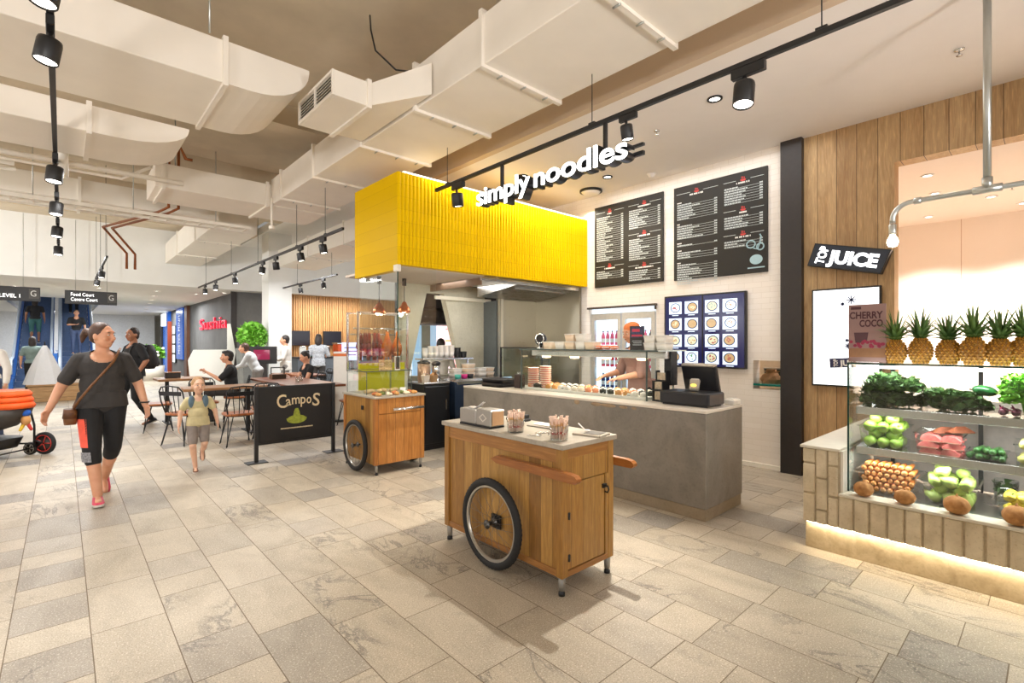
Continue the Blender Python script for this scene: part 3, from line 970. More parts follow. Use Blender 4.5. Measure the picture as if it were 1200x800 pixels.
# on the big cart
CX, CY, CZ = 2.42, 2.555, .905
nap = thing('napkin_dispenser', 'grey metal napkin dispenser with a diamond emblem on the cart\'s far end', 'napkin dispenser', (2.255, 2.82, CZ))
M_DISP = steel('dull_tin', (.42, .40, .37, 1), .42, (3, 3, 3))
put('casing', MB().box(-.065, .065, -.02, .17, .012, .118, .006).box(-.065, .065, -.19, -.025, .012, .128, .006), M_DISP, nap)
put('base_frame', MB().box(-.068, .068, -.185, .165, .0, .012, .002), M_BLACK, nap)
put('end_slot', MB().box(-.052, .052, -.196, -.19, .02, .12, .002), flat('napkin_brown', rgb(196, 156, 116), .8), nap)
mb = MB()
ring = lambda s: [(-.066, s * .045 - .105, .07), (-.066, -.105, .07 + s * .03), (-.066, -s * .045 - .105, .07), (-.066, -.105, .07 - s * .03)]
a, b = ring(1), ring(.72)
mb.add(a + b, [(i, (i + 1) % 4, 4 + (i + 1) % 4, 4 + i) for i in range(4)])
mb.add([(-.0675, p[1], p[2]) for p in a] + [(-.0675, p[1], p[2]) for p in b], [(4 + i, 4 + (i + 1) % 4, (i + 1) % 4, i) for i in range(4)])
put('diamond_emblem', mb, flat('emblem_white', rgb(214, 208, 198), .5), nap)
mb = MB()
rs = []
for i in range(8):
    y = .12 - i * .022; z = .118 + .004 * math.sin(i) + max(0, i - 3) * .011
    rs.append([(-.035 + i * .002, y, z), (-.01, y - .006, z + .010), (.03 - i * .002, y, z + .002), (.0, y + .002, z - .004)])
mb.rings(rs)
put('napkin', mb, flat('paper_white', rgb(238, 230, 220), .8, var=.02), nap)

M_WRAP = flat('chopstick_paper', rgb(236, 208, 188), .7, var=.05)
M_WRAPR = flat('chopstick_red', rgb(206, 84, 70), .6)
M_STICK = flat('bamboo', rgb(214, 170, 116), .6)
def chopstick_jar(loc, label, seed):
    q = random.Random(seed)
    t = thing('chopstick_jar', label, 'utensil jar', loc)
    put('jar', MB().lathe([(.001, .001), (.053, .001), (.056, .006), (.059, .095), (.057, .095), (.054, .008), (.001, .004)], n=28), M_ACRYL, t)
    for i in range(46):
        a = q.random() * 2 * PI; r = .046 * math.sqrt(q.random())
        x, y = r * math.cos(a), r * math.sin(a)
        h = q.uniform(.115, .15); tx = x * q.uniform(1.0, 1.45); ty = y * q.uniform(1.0, 1.45)
        w = .0065
        mb = MB()
        c = math.cos(a), math.sin(a)
        s0 = [(x + w * c[0] - .002 * c[1], y + w * c[1] + .002 * c[0], .01), (x - w * c[0] - .002 * c[1], y - w * c[1] + .002 * c[0], .01), (x - w * c[0] + .002 * c[1], y - w * c[1] - .002 * c[0], .01), (x + w * c[0] + .002 * c[1], y + w * c[1] - .002 * c[0], .01)]
        def at(f, k=1.0):
            return [(px + (tx - x) * f + (px - x) * (k - 1), py + (ty - y) * f + (py - y) * (k - 1), .01 + (h - .01) * f) for px, py, _ in s0]
        mb.rings([s0, at(.22)], False, False)
        mb.cur = 1; mb.rings([at(.22), at(.32 if i % 2 else .25)], False, False)
        mb.cur = 0; mb.rings([at(.32 if i % 2 else .25), at(.6)], False, False)
        mb.cur = 2; mb.rings([at(.6), at(.74)], False, False)
        mb.cur = 0; mb.rings([at(.74), at(.92, 1.2), at(1.0, 1.3 + q.random() * .5)], True, False)
        put('wrapped_chopsticks', mb, [M_WRAP, M_WRAPR, M_STICK], t)
    return t
chopstick_jar((2.245, 2.435, CZ), 'clear jar of paper-wrapped chopsticks beside the napkin dispenser', 1)
chopstick_jar((2.262, 2.06, CZ), 'clear jar of paper-wrapped chopsticks alone near the cart\'s front corner', 5)
M_PORC = flat('white_ceramic', rgb(240, 236, 228), .25, var=.02)
M_SLATEC = flat('slate_dark', rgb(92, 88, 82), .5, var=.12)
t = thing('sauce_tray', 'grey slate tasting tray with a spoon at the cart\'s near end', 'tray', (2.545, 2.035, CZ), R(12))
put('tray', MB().box(-.075, .075, -.1, .1, 0, .014, .003), M_CONCL, t)
put('inset', MB().box(-.055, .055, -.08, .03, .014, .0165, .001), M_SLATEC, t)
put('spoon', MB().ell((.0, .03, .026), .016, .022, .006).tube([(0, .045, .028), (.03, .11, .06)], .004, 6), M_PORC, t)
t = thing('sauce_tray', 'flat pale tray with folded napkin in the middle of the big cart', 'tray', (2.56, 2.44, CZ), R(5))
put('tray', MB().box(-.08, .08, -.13, .13, 0, .01, .003), M_CONCL, t)
put('folded_napkin', MB().box(-.05, .04, -.07, .1, .0105, .018, .003), flat('paper_white', rgb(238, 230, 220), .8), t)
t = thing('sauce_bottle_holder', 'low black caddy behind the chopstick jar and napkin dispenser', 'caddy', (2.60, 2.79, CZ))
put('tray', MB().box(-.05, .05, -.09, .09, 0, .02, .004), M_BLACK, t)
put('divider', MB().box(-.04, .04, -.004, .004, .02, .065, .002).box(-.045, .045, -.08, -.05, .02, .05, .004), M_BLACK, t)
for i, (x, y, a) in enumerate(((2.30, 2.275, .2), (2.33, 2.19, 1.0), (2.25, 2.225, 2.1), (2.37, 2.26, 2.6))):
    mb = MB()
    mb.tube([(.018 * math.cos(k * PI / 6), .018 * math.sin(k * PI / 6), .007) for k in range(12)], .004, 6, True)
    mb.tube([(.018, 0, .006), (.075, 0, .0045)], .004, 6)
    tag(put('napkin_clip', mb, M_CHROME, None, (x, y, CZ), a), 'small shiny metal loop lying between the two chopstick jars', 'napkin clip', 'metal loops on the big cart')

# ------------------------------------------------------------------ second cart with the glass case
c2 = thing('serving_cart', 'smaller honey timber cart with a glass case on top, beside the black cafe barrier', 'cart', (2.93, 5.585, 0))
hx, hy, zb, zt = .325, .42, .115, .868
AMB = [rgb(174, 114, 52), rgb(188, 128, 64), rgb(164, 106, 50), rgb(180, 120, 60)]
M_C2X = plank('amber_boards_end', AMB, .11, across='X', rough=.4, gap=.0015)
M_C2Y = plank('amber_boards_side', HONEY, .11, across='Y', rough=.4, gap=.0015)
for sx in (-1, 1):
    for sy in (-1, 1):
        x0 = sx * hx - (.05 if sx > 0 else 0); y0 = sy * hy - (.05 if sy > 0 else 0)
        put('corner_post', MB().box(x0, x0 + .05, y0, y0 + .05, zb, zt, .004), M_C2X, c2)
    x = sx * (hx - .012)
    put('side_panel', MB().box(min(x, x - sx * .02), max(x, x - sx * .02), -hy + .049, hy - .049, zb, zt), M_C2Y, c2)
for sy in (-1, 1):
    y = sy * (hy - .01)
    put('end_panel', MB().box(-hx + .049, hx - .049, min(y, y - sy * .02), max(y, y - sy * .02), zb + .001, .685), M_C2X, c2)
    put('end_rail', MB().box(-hx + .049, hx - .049, min(y, y - sy * .02), max(y, y - sy * .02), .69, zt, .002), M_C2X, c2)
put('bottom_panel', MB().box(-hx + .05, hx - .05, -hy + .05, hy - .05, zb, zb + .02), M_C2Y, c2)
mb = MB().tube([(-.12, -hy - .045, .738), (.29, -hy - .045, .738)], .017, 12)
h = put('push_bar', mb, M_CHROME, c2)
for x in (-.06, .2):
    put('bracket', MB().box(x - .014, x + .014, -hy - .05, -hy, .725, .755, .003), M_CHROME, h)
put('counter_top', MB().box(-hx - .012, hx + .012, -hy - .012, hy + .012, zt, .893, .003), M_CONCL, c2)
make_wheel(c2, (-hx - .05, -.02, .3), .3, tyre=.03)
make_wheel(c2, (hx + .05, -.02, .3), .3, tyre=.03)
put('axle', MB().tube([(-hx - .08, -.02, .3), (hx + .08, -.02, .3)], .011, 10), M_BLACK, c2)
put('side_vent', MB().box(-hx - .006, -hx + .002, -.13, -.08, .72, .77, .002), M_BLACK, c2)
for sx in (-1, 1):
    for sy in (-1, 1):
        leg_part(c2, sx * (hx - .035), sy * (hy - .03), zb, .017)
T2 = (2.93, 5.585, .893)
gc = thing('glass_case', 'frameless glass display case standing on the smaller cart', 'display case', T2)
gx, gy, gh = .3, .36, .27
def pane(parent, x0, x1, y0, y1, z0, z1, name='pane', mat=None):
    return put(name, MB().box(x0, x1, y0, y1, z0, z1), mat or M_GLASS, parent)
pane(gc, -gx, gx, -gy + .19, -gy + .196, 0, gh)
pane(gc, -gx, -gx + .006, -gy + .2, gy, 0, gh); pane(gc, gx - .006, gx, -gy + .2, gy, 0, gh)
pane(gc, -gx, gx, -gy + .19, gy, gh, gh + .006)
mb = MB()
for (a, b) in (((-gx, -gy + .19), (gx, -gy + .19)), ((gx, -gy + .19), (gx, gy)), ((-gx, -gy + .19), (-gx, gy)), ((-gx, gy), (gx, gy))):
    mb.tube([(a[0], a[1], gh + .003), (b[0], b[1], gh + .003)], .005, 6)
for x, y in ((-gx, -gy + .19), (gx, -gy + .19), (0, -gy + .19), (-gx, gy), (gx, gy)):
    mb.tube([(x, y, 0), (x, y, gh)], .004, 6)
put('edge_frame', mb, flat('glass_rim', rgb(70, 84, 80), .3), gc)
PAST = [(rgb(206, 150, 84), 'golden'), (rgb(186, 110, 60), 'brown'), (rgb(232, 216, 184), 'cream'), (rgb(120, 132, 70), 'green-flecked')]
q = random.Random(3)
spots2 = [(-.24 + .115 * i + q.uniform(-.015, .015), -.36 + .1 * j + q.uniform(-.012, .012)) for i in range(5) for j in range(2)]
for i, (x, y) in enumerate(spots2):
    c, nm = PAST[i % 4]
    mb = MB().ell((0, 0, .018), .042, .03, .02, 12, 7).ell((.012, .004, .03), .022, .018, .014, 10, 6)
    tag(put('bread_roll', mb, flat('crust_' + nm, c, .7, var=.2, scale=40, bump=.4), None, (T2[0] + x, T2[1] + y, .893), q.random() * 3), '%s filled roll on the open front of the smaller cart' % nm, 'bread roll', '%s rolls on the smaller cart' % nm)
for i in range(6):
    x, y = -.2 + .08 * i, .02 + .06 * (i % 2)
    mb = MB().ell((0, 0, .022), .05, .032, .024, 12, 7)
    tag(put('pastry', mb, flat('pastry_tan', rgb(222, 190, 140), .7, var=.15, scale=30), None, (T2[0] + x, T2[1] + y, .893), q.random() * 3), 'pale pastry inside the small glass case', 'pastry', 'pastries in the small glass case')
t = thing('paper_cup', 'white paper cup on the smaller cart\'s front corner', 'cup', (T2[0] + .13, T2[1] - .245, .893))
put('cup', MB().lathe([(.001, 0), (.03, 0), (.037, .07), (.035, .07), (.029, .004), (.001, .004)], n=20), M_PORC, t)
t = thing('bamboo_steamer', 'tall round bamboo steamer on top of the small glass case', 'steamer', (T2[0] + .02, T2[1] - .02, T2[2] + gh + .006))
M_BAM = tile_mat('woven_bamboo', rgb(226, 196, 140), rgb(208, 174, 116), .05, .016, .002, rgb(150, 118, 74), ax=('X', 'Z'), rough=.6)
for k in range(3):
    put('steamer_ring', MB().lathe([(.001, 0), (.078, 0), (.08, .002), (.08, .04), (.078, .042), (.001, .042)], (0, 0, k * .043), 28), M_BAM, t)
t = thing('menu_holder', 'small upright brown menu card on the glass case beside the steamer', 'menu card', (T2[0] + .16, T2[1] - .06, T2[2] + gh + .006))
put('frame', MB().box(-.036, .036, -.006, .006, 0, .17, .002), M_PORC, t)
put('card', MB().box(-.028, .028, -.008, -.006, .01, .16), flat('card_brown', rgb(104, 74, 62), .5, var=.3, scale=60), t)
# ------------------------------------------------------------------ lettered sign on the track
M_SIGNF = screen('sign_face', (1, .99, .97, 1), 3.2)
M_SIGNS = flat('sign_side_black', rgb(24, 25, 30), .3)
sg = thing('hanging_sign', 'illuminated white block-letter shop sign reading simply noodles, hung under the long light track', 'sign', (3.17, 3.04, 2.885))
def letter_row(word, width, y_left, size=.245):
    me = text_mesh(word, size, .012, .0022, 'LEFT', 0, .98, width=width)
    M = Matrix.Translation((0, y_left - 3.04, 0)) @ facing('-X', (-.06, 0, 0))
    o = bpy.data.objects.new('lettering_face', me); COL.objects.link(o); me.materials.append(M_SIGNF); o.parent = sg; o.matrix_local = M
    me2 = text_mesh(word, size, .10, .0035, 'LEFT', 0, .98, width=width)
    me2.materials.append(M_SIGNS)
    o2 = bpy.data.objects.new('lettering_body', me2); COL.objects.link(o2); o2.parent = sg
    o2.matrix_local = Matrix.Translation((0, y_left - 3.04, 0)) @ facing('-X', (.0405, 0, 0))
letter_row('simply', .76, 3.945); letter_row('noodles', .98, 3.125)
put('backing_rail', MB().box(.042, .07, -.96, .92, .03, .06).box(.042, .07, -.96, .92, .1, .12), M_BLACK, sg)
for y in (.63, -.62):
    put('hanger_post', MB().box(.02, .05, y - .012, y + .012, .03, .365), M_BLACK, sg)

# ------------------------------------------------------------------ bulkhead cove strip
tag(put('cove_light', MB().box(2.95, 6.2, 5.12, 5.165, 3.475, 3.51, .004), emit('cove_glow', (1, .94, .8, 1), 3.5)), 'bright linear strip light lying along the top of the yellow tiled bulkhead', 'strip light')

# ------------------------------------------------------------------ menu boards
M_BOARD = flat('board_black', rgb(28, 25, 20), .55, var=.05)
M_PRINT = flat('board_print', rgb(206, 214, 214), .6, var=.02)
M_PRINTW = flat('board_print_white', rgb(242, 240, 236), .6, var=.02)
M_PRINTR = flat('board_print_red', rgb(200, 62, 58), .6)
def menu_board(label, y_left, y_right, z0, z1, columns, extra=False, seed=1):
    q = random.Random(seed)
    t = thing('menu_board', label, 'menu board', (6.249, (y_left + y_right) / 2, z0))
    W, H = y_left - y_right, z1 - z0
    put('board', MB().box(-.03, 0, -W / 2, W / 2, 0, H, .003), M_BOARD, t)
    F = facing('-X', (-.0302, W / 2, 0))
    rows = MB(); heads = rows; icons = None
    t_icons = []
    for (c0, c1, secs) in columns:
        y = H - .05
        for kind, n in secs:
            if kind:                       # a section with a ruled heading
                cx = (c0 + c1) / 2
                rows.box(c0, cx - .09, y - .052, y - .047, 0, .001); rows.box(cx + .09, c1, y - .052, y - .047, 0, .001)
                icons = MB(); t_icons.append(icons)
                icons.prism([(cx + .035 * math.cos(a), y - .045 + .026 * math.sin(a)) for a in [PI + PI * k / 8 for k in range(9)]], 0, .001)
                for k in range(3):
                    icons.box(cx - .02 + .016 * k, cx - .012 + .016 * k, y - .04, y - .008 - .004 * k, 0, .001)
                w = .0; x = cx - .075 * kind
                while x < cx + .075 * kind - .012:
                    ww = q.uniform(.008, .012); rows.cur = 1; heads.box(x, x + ww, y - .094, y - .074, 0, .001); rows.cur = 0; x += ww + (.003 if q.random() < .8 else .014)
                y -= .118
            else:
                y -= .012
                x = c0 + .012
                for _ in range(q.randint(3, 6)):
                    rows.cur = 1; heads.box(x, x + .011, y - .018, y - .004, 0, .001); rows.cur = 0; x += .013
                y -= .03
            for i in range(n):
                x = c0 + .012; end = c0 + (c1 - c0) * q.uniform(.3, .62)
                while x < end:
                    ww = q.uniform(.010, .038)
                    rows.box(x, min(x + ww, c1 - .08), y - .017, y - .004, 0, .001); x += ww + .006
                rows.box(c1 - .05, c1 - .033, y - .017, y - .004, 0, .001); rows.box(c1 - .03, c1 - .013, y - .017, y - .004, 0, .001)
                rows.box(c0 + .012, c1 - .012, y - .0235, y - .0205, 0, .001)
                y -= .0315
            y -= .028
    put('printed_text', rows, [M_PRINT, M_PRINTW], t).matrix_local = F
    for ic in t_icons:
        put('printed_icon', ic, M_PRINTR, t).matrix_local = F
    if extra:                              # line drawing of a steaming bowl
        mb = MB(); cx, cy = W - .13, .16
        mb.prism([(cx + .075 * math.cos(a), cy + .06 * math.sin(a)) for a in [2 * PI * k / 24 for k in range(24)]], 0, .001)
        mb.box(cx - .1, cx + .1, cy - .105, cy - .09, 0, .001)
        mb.tube([(cx - .06 + .05 * math.cos(a), cy + .19 + .045 * math.sin(a), .002) for a in [k * PI / 8 for k in range(17)]], .009, 5)
        mb.tube([(cx + .05 + .04 * math.cos(a), cy + .15 + .04 * math.sin(a), .002) for a in [k * PI / 8 for k in range(17)]], .009, 5)
        mb.tube([(cx - .03, cy + .14, .002), (cx + .02, cy + .12, .002), (cx + .05, cy + .21, .002), (cx + .06, cy + .27, .002), (cx + .045, cy + .30, .002)], .009, 5)
        put('printed_bowl', mb, flat('print_blue', rgb(166, 196, 204), .6), t).matrix_local = F
    return t
menu_board('black printed menu board above the drinks fridge, the left one of two', 4.905, 3.705, 2.37, 3.625,
           [(.03, .55, [(.6, 22), (1.3, 4)]), (.63, 1.17, [(1.4, 9), (1.5, 10), (2.0, 5)])], seed=2)
menu_board('larger black menu board with a steaming bowl drawing in its lower corner', 3.538, 2.318, 2.355, 3.62,
           [(.04, .62, [(1.3, 0), (0, 7), (0, 6), (0, 1), (0, 3), (0, 9)]), (.69, 1.18, [(1.1, 7), (.6, 5), (1.3, 3)])], True, seed=4)

# ------------------------------------------------------------------ screen wall with food photographs
t = thing('display_screen', 'dark blue lit display panel with sixteen square food photographs, below the big menu board', 'display', (6.249, 3.115, 1.18))
W, H = 1.11, .965
put('frame', MB().box(-.05, 0, -W / 2, W / 2, 0, H, .004), M_BLACK, t)
put('panel', MB().box(-.0515, -.05, -W / 2 + .02, W / 2 - .02, .02, H - .02), screen('panel_blue', rgb(22, 26, 70), .8), t)
put('mullion', MB().box(-.054, -.0515, -.008, .008, .01, H - .01), M_BLACK, t)
M_PH = screen('photo_white', rgb(206, 222, 244), 1.0)
food = [screen('photo_%d' % i, c, .8) for i, c in enumerate((rgb(150, 170, 160), rgb(176, 150, 110), rgb(196, 196, 170), rgb(140, 120, 120), rgb(160, 90, 80), rgb(120, 150, 110)))]
M_RIMB = screen('photo_bowl_rim', rgb(58, 60, 84), .5)
q = random.Random(11)
for r in range(4):
    for c in range(4):
        y = W / 2 - .075 - c * .232 - (.05 if c > 1 else 0)
        z = H - .085 - r * .222
        mb = MB()
        F = facing('-X', (-.0517, y, z - .165))
        mb.box(0, .185, 0, .165, 0, .001, M=F)
        cx, cy = .095 + q.uniform(-.01, .01), .085
        circ = lambda rr, n=20: [(cx + rr * math.cos(2 * PI * k / n), cy + rr * .88 * math.sin(2 * PI * k / n)) for k in range(n)]
        mb.cur = 1; mb.prism(circ(.073), .001, .0015, F)
        mb.cur = 2; mb.prism(circ(.06), .0015, .002, F)
        mb.cur = 3
        for _ in range(7):
            a, rr = q.random() * 6.28, q.uniform(.008, .042)
            fx, fy = cx + rr * math.cos(a), cy + rr * math.sin(a) * .85
            mb.prism([(fx + .012 * math.cos(k), fy + .009 * math.sin(k)) for k in [2 * PI * j / 7 for j in range(7)]], .002, .0024, F)
        mb.cur = 0; mb.box(.045, .14, -.022, -.013, 0, .001, M=F)
        put('food_photo', mb, [M_PH, M_RIMB, q.choice((M_PH, food[2], food[1])), q.choice(food)], t)

# ------------------------------------------------------------------ drinks fridge set in the wall
fr = thing('drinks_fridge', 'two-door glass drinks fridge built into the tiled wall behind the staff member', 'fridge', (6.30, 4.425, 0))
M_FRW = screen('fridge_liner', rgb(226, 238, 250), .85)
put('cabinet', MB().box(.58, .6, -.585, .585, .02, 2.03).box(-.0, .6, -.59, -.57, 0, 2.04).box(-.0, .6, .57, .59, 0, 2.04).box(0, .6, -.57, .57, 0, .1).box(0, .6, -.57, .57, 1.96, 2.04), M_FRW, fr)
put('head_rail', MB().box(-.10, -.06, -.62, .62, 2.035, 2.065).tube([(-.08, -.6, 2.05), (-.08, -.6, 1.98)], .015, 8), flat('rail_dark', rgb(70, 58, 50), .4), fr)
for s in (-1, 1):
    y0, y1 = (.01, .57) if s > 0 else (-.57, -.01)
    d = put('door', MB().box(-.05, -.0, y0, y0 + .06, .1, 1.96).box(-.05, 0, y1 - .06, y1, .1, 1.96).box(-.05, 0, y0 + .06, y1 - .06, .1, .18).box(-.05, 0, y0 + .06, y1 - .06, 1.86, 1.96), flat('fridge_alloy', rgb(196, 192, 184), .35, .3), fr)
    put('door_glass', MB().box(-.03, -.024, y0 + .06, y1 - .06, .18, 1.86), M_GLASS, d)
    hy_ = y0 + .03 if s > 0 else y1 - .03
    put('handle', MB().tube([(-.06, hy_, .8), (-.08, hy_, .85), (-.08, hy_, 1.35), (-.06, hy_, 1.4)], .009, 8), M_CHROME, d)
for z in (.45, .80, 1.13, 1.47):
    put('shelf', MB().box(.02, .57, -.56, .56, z - .012, z), M_FRW, fr)
DR = [rgb(206, 40, 70), rgb(232, 96, 130), rgb(30, 46, 110), rgb(40, 30, 34), rgb(120, 70, 170), rgb(240, 240, 245), rgb(70, 150, 190)]
DRN = ['red', 'pink', 'navy', 'black', 'purple', 'white', 'blue']
rowcols = {.10: (5, 6, 5), .45: (4, 6, 4), .80: (2, 3, 2), 1.13: (0, 1, 0), 1.47: (1, 3, 1)}
protos = {}
def bottle(ci):
    if ci in protos:
        return protos[ci]
    t = thing('drink_bottle', '-', 'bottle', (0, 0, -5))
    put('body', MB().lathe([(.001, 0), (.03, 0), (.032, .01), (.032, .13), (.026, .16), (.012, .19), (.012, .21), (.001, .21)], n=14), flat('drink_' + DRN[ci], DR[ci], .15), t)
    put('bottle_cap', MB().lathe([(.014, .205), (.014, .225), (.001, .226)], n=12), flat('cap_dark' if ci != 3 else 'cap_red', rgb(60, 60, 66) if ci != 3 else rgb(190, 40, 40), .4), t)
    put('paper_label', MB().lathe([(.0328, .04), (.0328, .10)], n=14, cap=False), flat('label_pale' if ci != 5 else 'label_lilac', rgb(230, 226, 224) if ci != 5 else rgb(170, 140, 200), .5), t)
    protos[ci] = t
    return t
RN = {.10: 'bottom', .45: 'second-lowest', .80: 'middle', 1.13: 'second-highest', 1.47: 'top'}
used = set()
for z, cols in rowcols.items():
    for k, y in enumerate([-.5 + .087 * i for i in range(5)] + [.1 + .087 * i for i in range(5)]):
        ci = cols[k % 3] if k % 5 != 2 else cols[2]
        p = bottle(ci)
        lab = '%s drink bottle on the %s shelf of the drinks fridge' % (DRN[ci], RN[z])
        grp = '%s bottles, %s fridge shelf' % (DRN[ci], RN[z])
        loc = (6.40, 4.425 + y, z + .003)
        if ci not in used:
            used.add(ci); p.location = loc; p['label'] = lab; p['group'] = grp
        else:
            dup(p, loc, 0, lab, grp)

# ------------------------------------------------------------------ pass-through ledge
tag(put('glass_shelf', MB().box(6.235, 6.68, 2.165, 2.49, .985, 1.012, .003), flat('teal_glass', rgb(20, 104, 92), .1)), 'teal green glass ledge in the small wall opening beside the dark pillar', 'shelf')
t = thing('paper_bag', 'crumpled brown paper parcel on the teal glass ledge', 'bag', (6.40, 2.34, 1.012))
q = random.Random(5)
rs = []
for z, r in ((0, .09), (.05, .1), (.10, .085), (.13, .06), (.15, .07)):
    rs.append([(r * .8 * math.cos(a) * q.uniform(.8, 1.15), r * 1.2 * math.sin(a) * q.uniform(.8, 1.15), z) for a in [2 * PI * k / 10 for k in range(10)]])
put('bag', MB().rings(rs, smooth=False), flat('kraft_paper', rgb(150, 112, 74), .8, var=.15), t)
put('folded_top', MB().box(-.03, .03, -.05, .05, .15, .17, .004), flat('kraft_paper', rgb(150, 112, 74), .8), t)
t = thing('storage_tub', 'dark green tub at the back of the small wall opening', 'tub', (6.58, 2.36, 1.012))
put('tub', MB().loft([(0, 0, 0, .06, .1), (0, 0, .16, .07, .12), (0, 0, .17, .075, .125)], p=5), flat('tub_green', rgb(58, 70, 58), .5), t)
put('lid', MB().loft([(0, 0, .17, .078, .128), (0, 0, .185, .078, .128)], p=5), flat('tub_lid', rgb(186, 182, 170), .5), t)

# ------------------------------------------------------------------ concrete counter
ct = thing('service_counter', 'long grey concrete service counter with a thin pale stone top', 'counter', (4.345, 3.68, 0))
X0, X1, Y0, Y1 = 3.99 - 4.345, .355, 1.975 - 3.68, 5.36 - 3.68
put('body', MB().box(X0, X1, Y0, Y1, .1, .905, .004), M_CONC, ct)
put('plinth', MB().box(X0 + .004, X1 - .01, Y0 + .006, Y1, 0, .098, .002), concrete('plinth_concrete', rgb(140, 126, 104), rgb(166, 150, 128), .7), ct)
put('counter_top', MB().box(X0 - .004, X1 + .004, Y0 - .004, Y1, .906, .93, .003), flat('top_white', rgb(226, 216, 202), .3, var=.03), ct)
q = random.Random(9)
for (y, w) in ((-.55, .07), (-.7, .10), (-.88, .05), (-.30, .04), (-1.0, .03)):
    put('chipped_edge', MB().ell((X0 - .0, y, .885), .004, w, .022 * q.uniform(.6, 1.2), 10, 6), concrete('chip', rgb(150, 126, 100), rgb(170, 148, 120), .9, 12) if 'chip' not in MATS else MATS['chip'], ct)

# glass food case on the counter
fc = thing('food_display_case', 'glass sneeze-guard case with heat lamps along the concrete counter', 'display case', (4.25, 3.6, .93))
gy0, gy1, gh = 2.71 - 3.6, 4.50 - 3.6, .50
pane(fc, 0, .006, gy0, gy1, 0, gh - .02, 'front_pane')
pane(fc, .006, .5, gy0, gy0 + .006, 0, gh - .02, 'end_pane'); pane(fc, .006, .5, gy1 - .006, gy1, 0, gh - .02, 'end_pane')
put('shelf_top', MB().box(-.02, .52, gy0 - .14, gy1 + .02, gh - .012, gh), flat('glass_shelf_top', rgb(196, 206, 200), .1), fc)
put('shelf_edge', MB().box(-.022, -.02, gy0 - .14, gy1 + .02, gh - .013, gh + .001), flat('glass_rim', rgb(70, 84, 80), .3), fc)
mb = MB()
for x, y in ((0, gy0), (0, gy1), (.5, gy0), (.5, gy1)):
    mb.box(x - .006, x + .008, y - .006, y + .006, 0, gh - .012)
put('edge_frame', mb, flat('glass_rim', rgb(70, 84, 80), .3), fc)
put('lamp_bar', MB().box(.16, .30, gy0 - .12, gy1 - .02, gh - .085, gh - .013, .004), M_STEEL, fc)
for i in range(4):
    put('heat_lamp', MB().lathe([(.001, -.028), (.05, -.024), (.06, 0)], (.23, gy0 + .2 + i * .46, gh - .0845), 20), emit('heat_lamp', (1, .72, .4, 1), 6), fc)
put('bracket', MB().box(.22, .34, gy0 - .14, gy0 - .06, gh - .35, gh - .013, .004), M_BLACK, fc)
put('base_tray', MB().box(.03, .48, gy0 + .03, gy1 - .03, .001, .03, .003), M_PORC, fc)
# sushi / sides on trays inside
q = random.Random(21)
NIB = [('rice_roll', 'white rice roll', rgb(238, 232, 222)), ('fried_piece', 'golden fried piece', rgb(206, 146, 78)), ('rice_roll', 'dark seaweed roll', rgb(52, 54, 46)), ('rice_roll', 'salmon topped roll', rgb(226, 140, 96)), ('dumpling', 'pale dumpling', rgb(232, 220, 200))]
for i in range(17):
    for j in range(3):
        nm, lb, c = NIB[(i // 2 + j * 2) % 5]
        mb = MB().lathe([(.001, 0), (.03, 0), (.034, .006), (.034, .036), (.03, .042), (.001, .042)], n=12, sx=.9, sy=1.1)
        mb.ell((0, 0, .043), .02, .02, .010, 8, 5)
        tag(put(nm, mb, flat('food_' + lb.replace(' ', '_'), c, .6, var=.15, scale=50), None, (4.32 + .13 * j, 2.79 + i * .101, .9605), q.random()), lb + ' set out in the glass case on the concrete counter', 'food', lb + ' in the counter case')
def price_card(loc, lab, h=.1, w=.07, rz=0):
    t = thing('price_card', lab, 'card', loc, rz)
    M = Matrix.Translation((0, 0, 0)) @ Matrix.Rotation(R(18), 4, 'Y')
    put('card', MB().box(-.002, .002, -w / 2, w / 2, 0, h, M=M), M_PORC, t)
    put('back_strut', MB().box(-.002, .002, -w / 2, w / 2, 0, h, M=Matrix.Translation((h * .62, 0, 0)) @ Matrix.Rotation(R(-18), 4, 'Y')), M_PORC, t)
    put('printed_text', MB().box(-.0035, -.002, -w * .3, w * .3, h * .55, h * .65, M=M).box(-.0035, -.002, -w * .25, w * .2, h * .3, h * .38, M=M), M_BLACK, t)
for i, y in enumerate((2.95, 3.3, 3.52, 3.86, 4.02)):
    price_card((4.285, y, .9305), 'small white folded card standing at the front of the glass food case', .075 if i % 2 else .06, .06)
for o in [o for o in bpy.data.objects if o.name.startswith('price_card')]:
    o['group'] = 'white cards in the food case'
# striped paper cups in two stacks behind the glass
M_STRIPE = tile_mat('striped_cup', rgb(216, 92, 70), rgb(222, 104, 82), 4, .022, .007, rgb(244, 226, 208), ax=('X', 'Z'), off=0, rough=.5, bump=.05)
for s, (x, y, n) in enumerate(((4.36, 4.40, 9), (4.36, 4.19, 10))):
    for k in range(n):
        mb = MB().lathe([(.001, .002), (.058, 0), (.072, .024), (.074, .026), (.072, .0255), (.057, .004), (.001, .004)], n=24)
        lab = 'red and white striped paper bowl in the ' + ('stack at the glass end' if s == 0 else 'taller stack nearer the till')
        tag(put('paper_bowl', mb, M_STRIPE, None, (x, y, .961 + k * .0262)), lab, 'bowl', 'striped paper bowls, ' + ('stack at the glass end' if s == 0 else 'taller stack'))
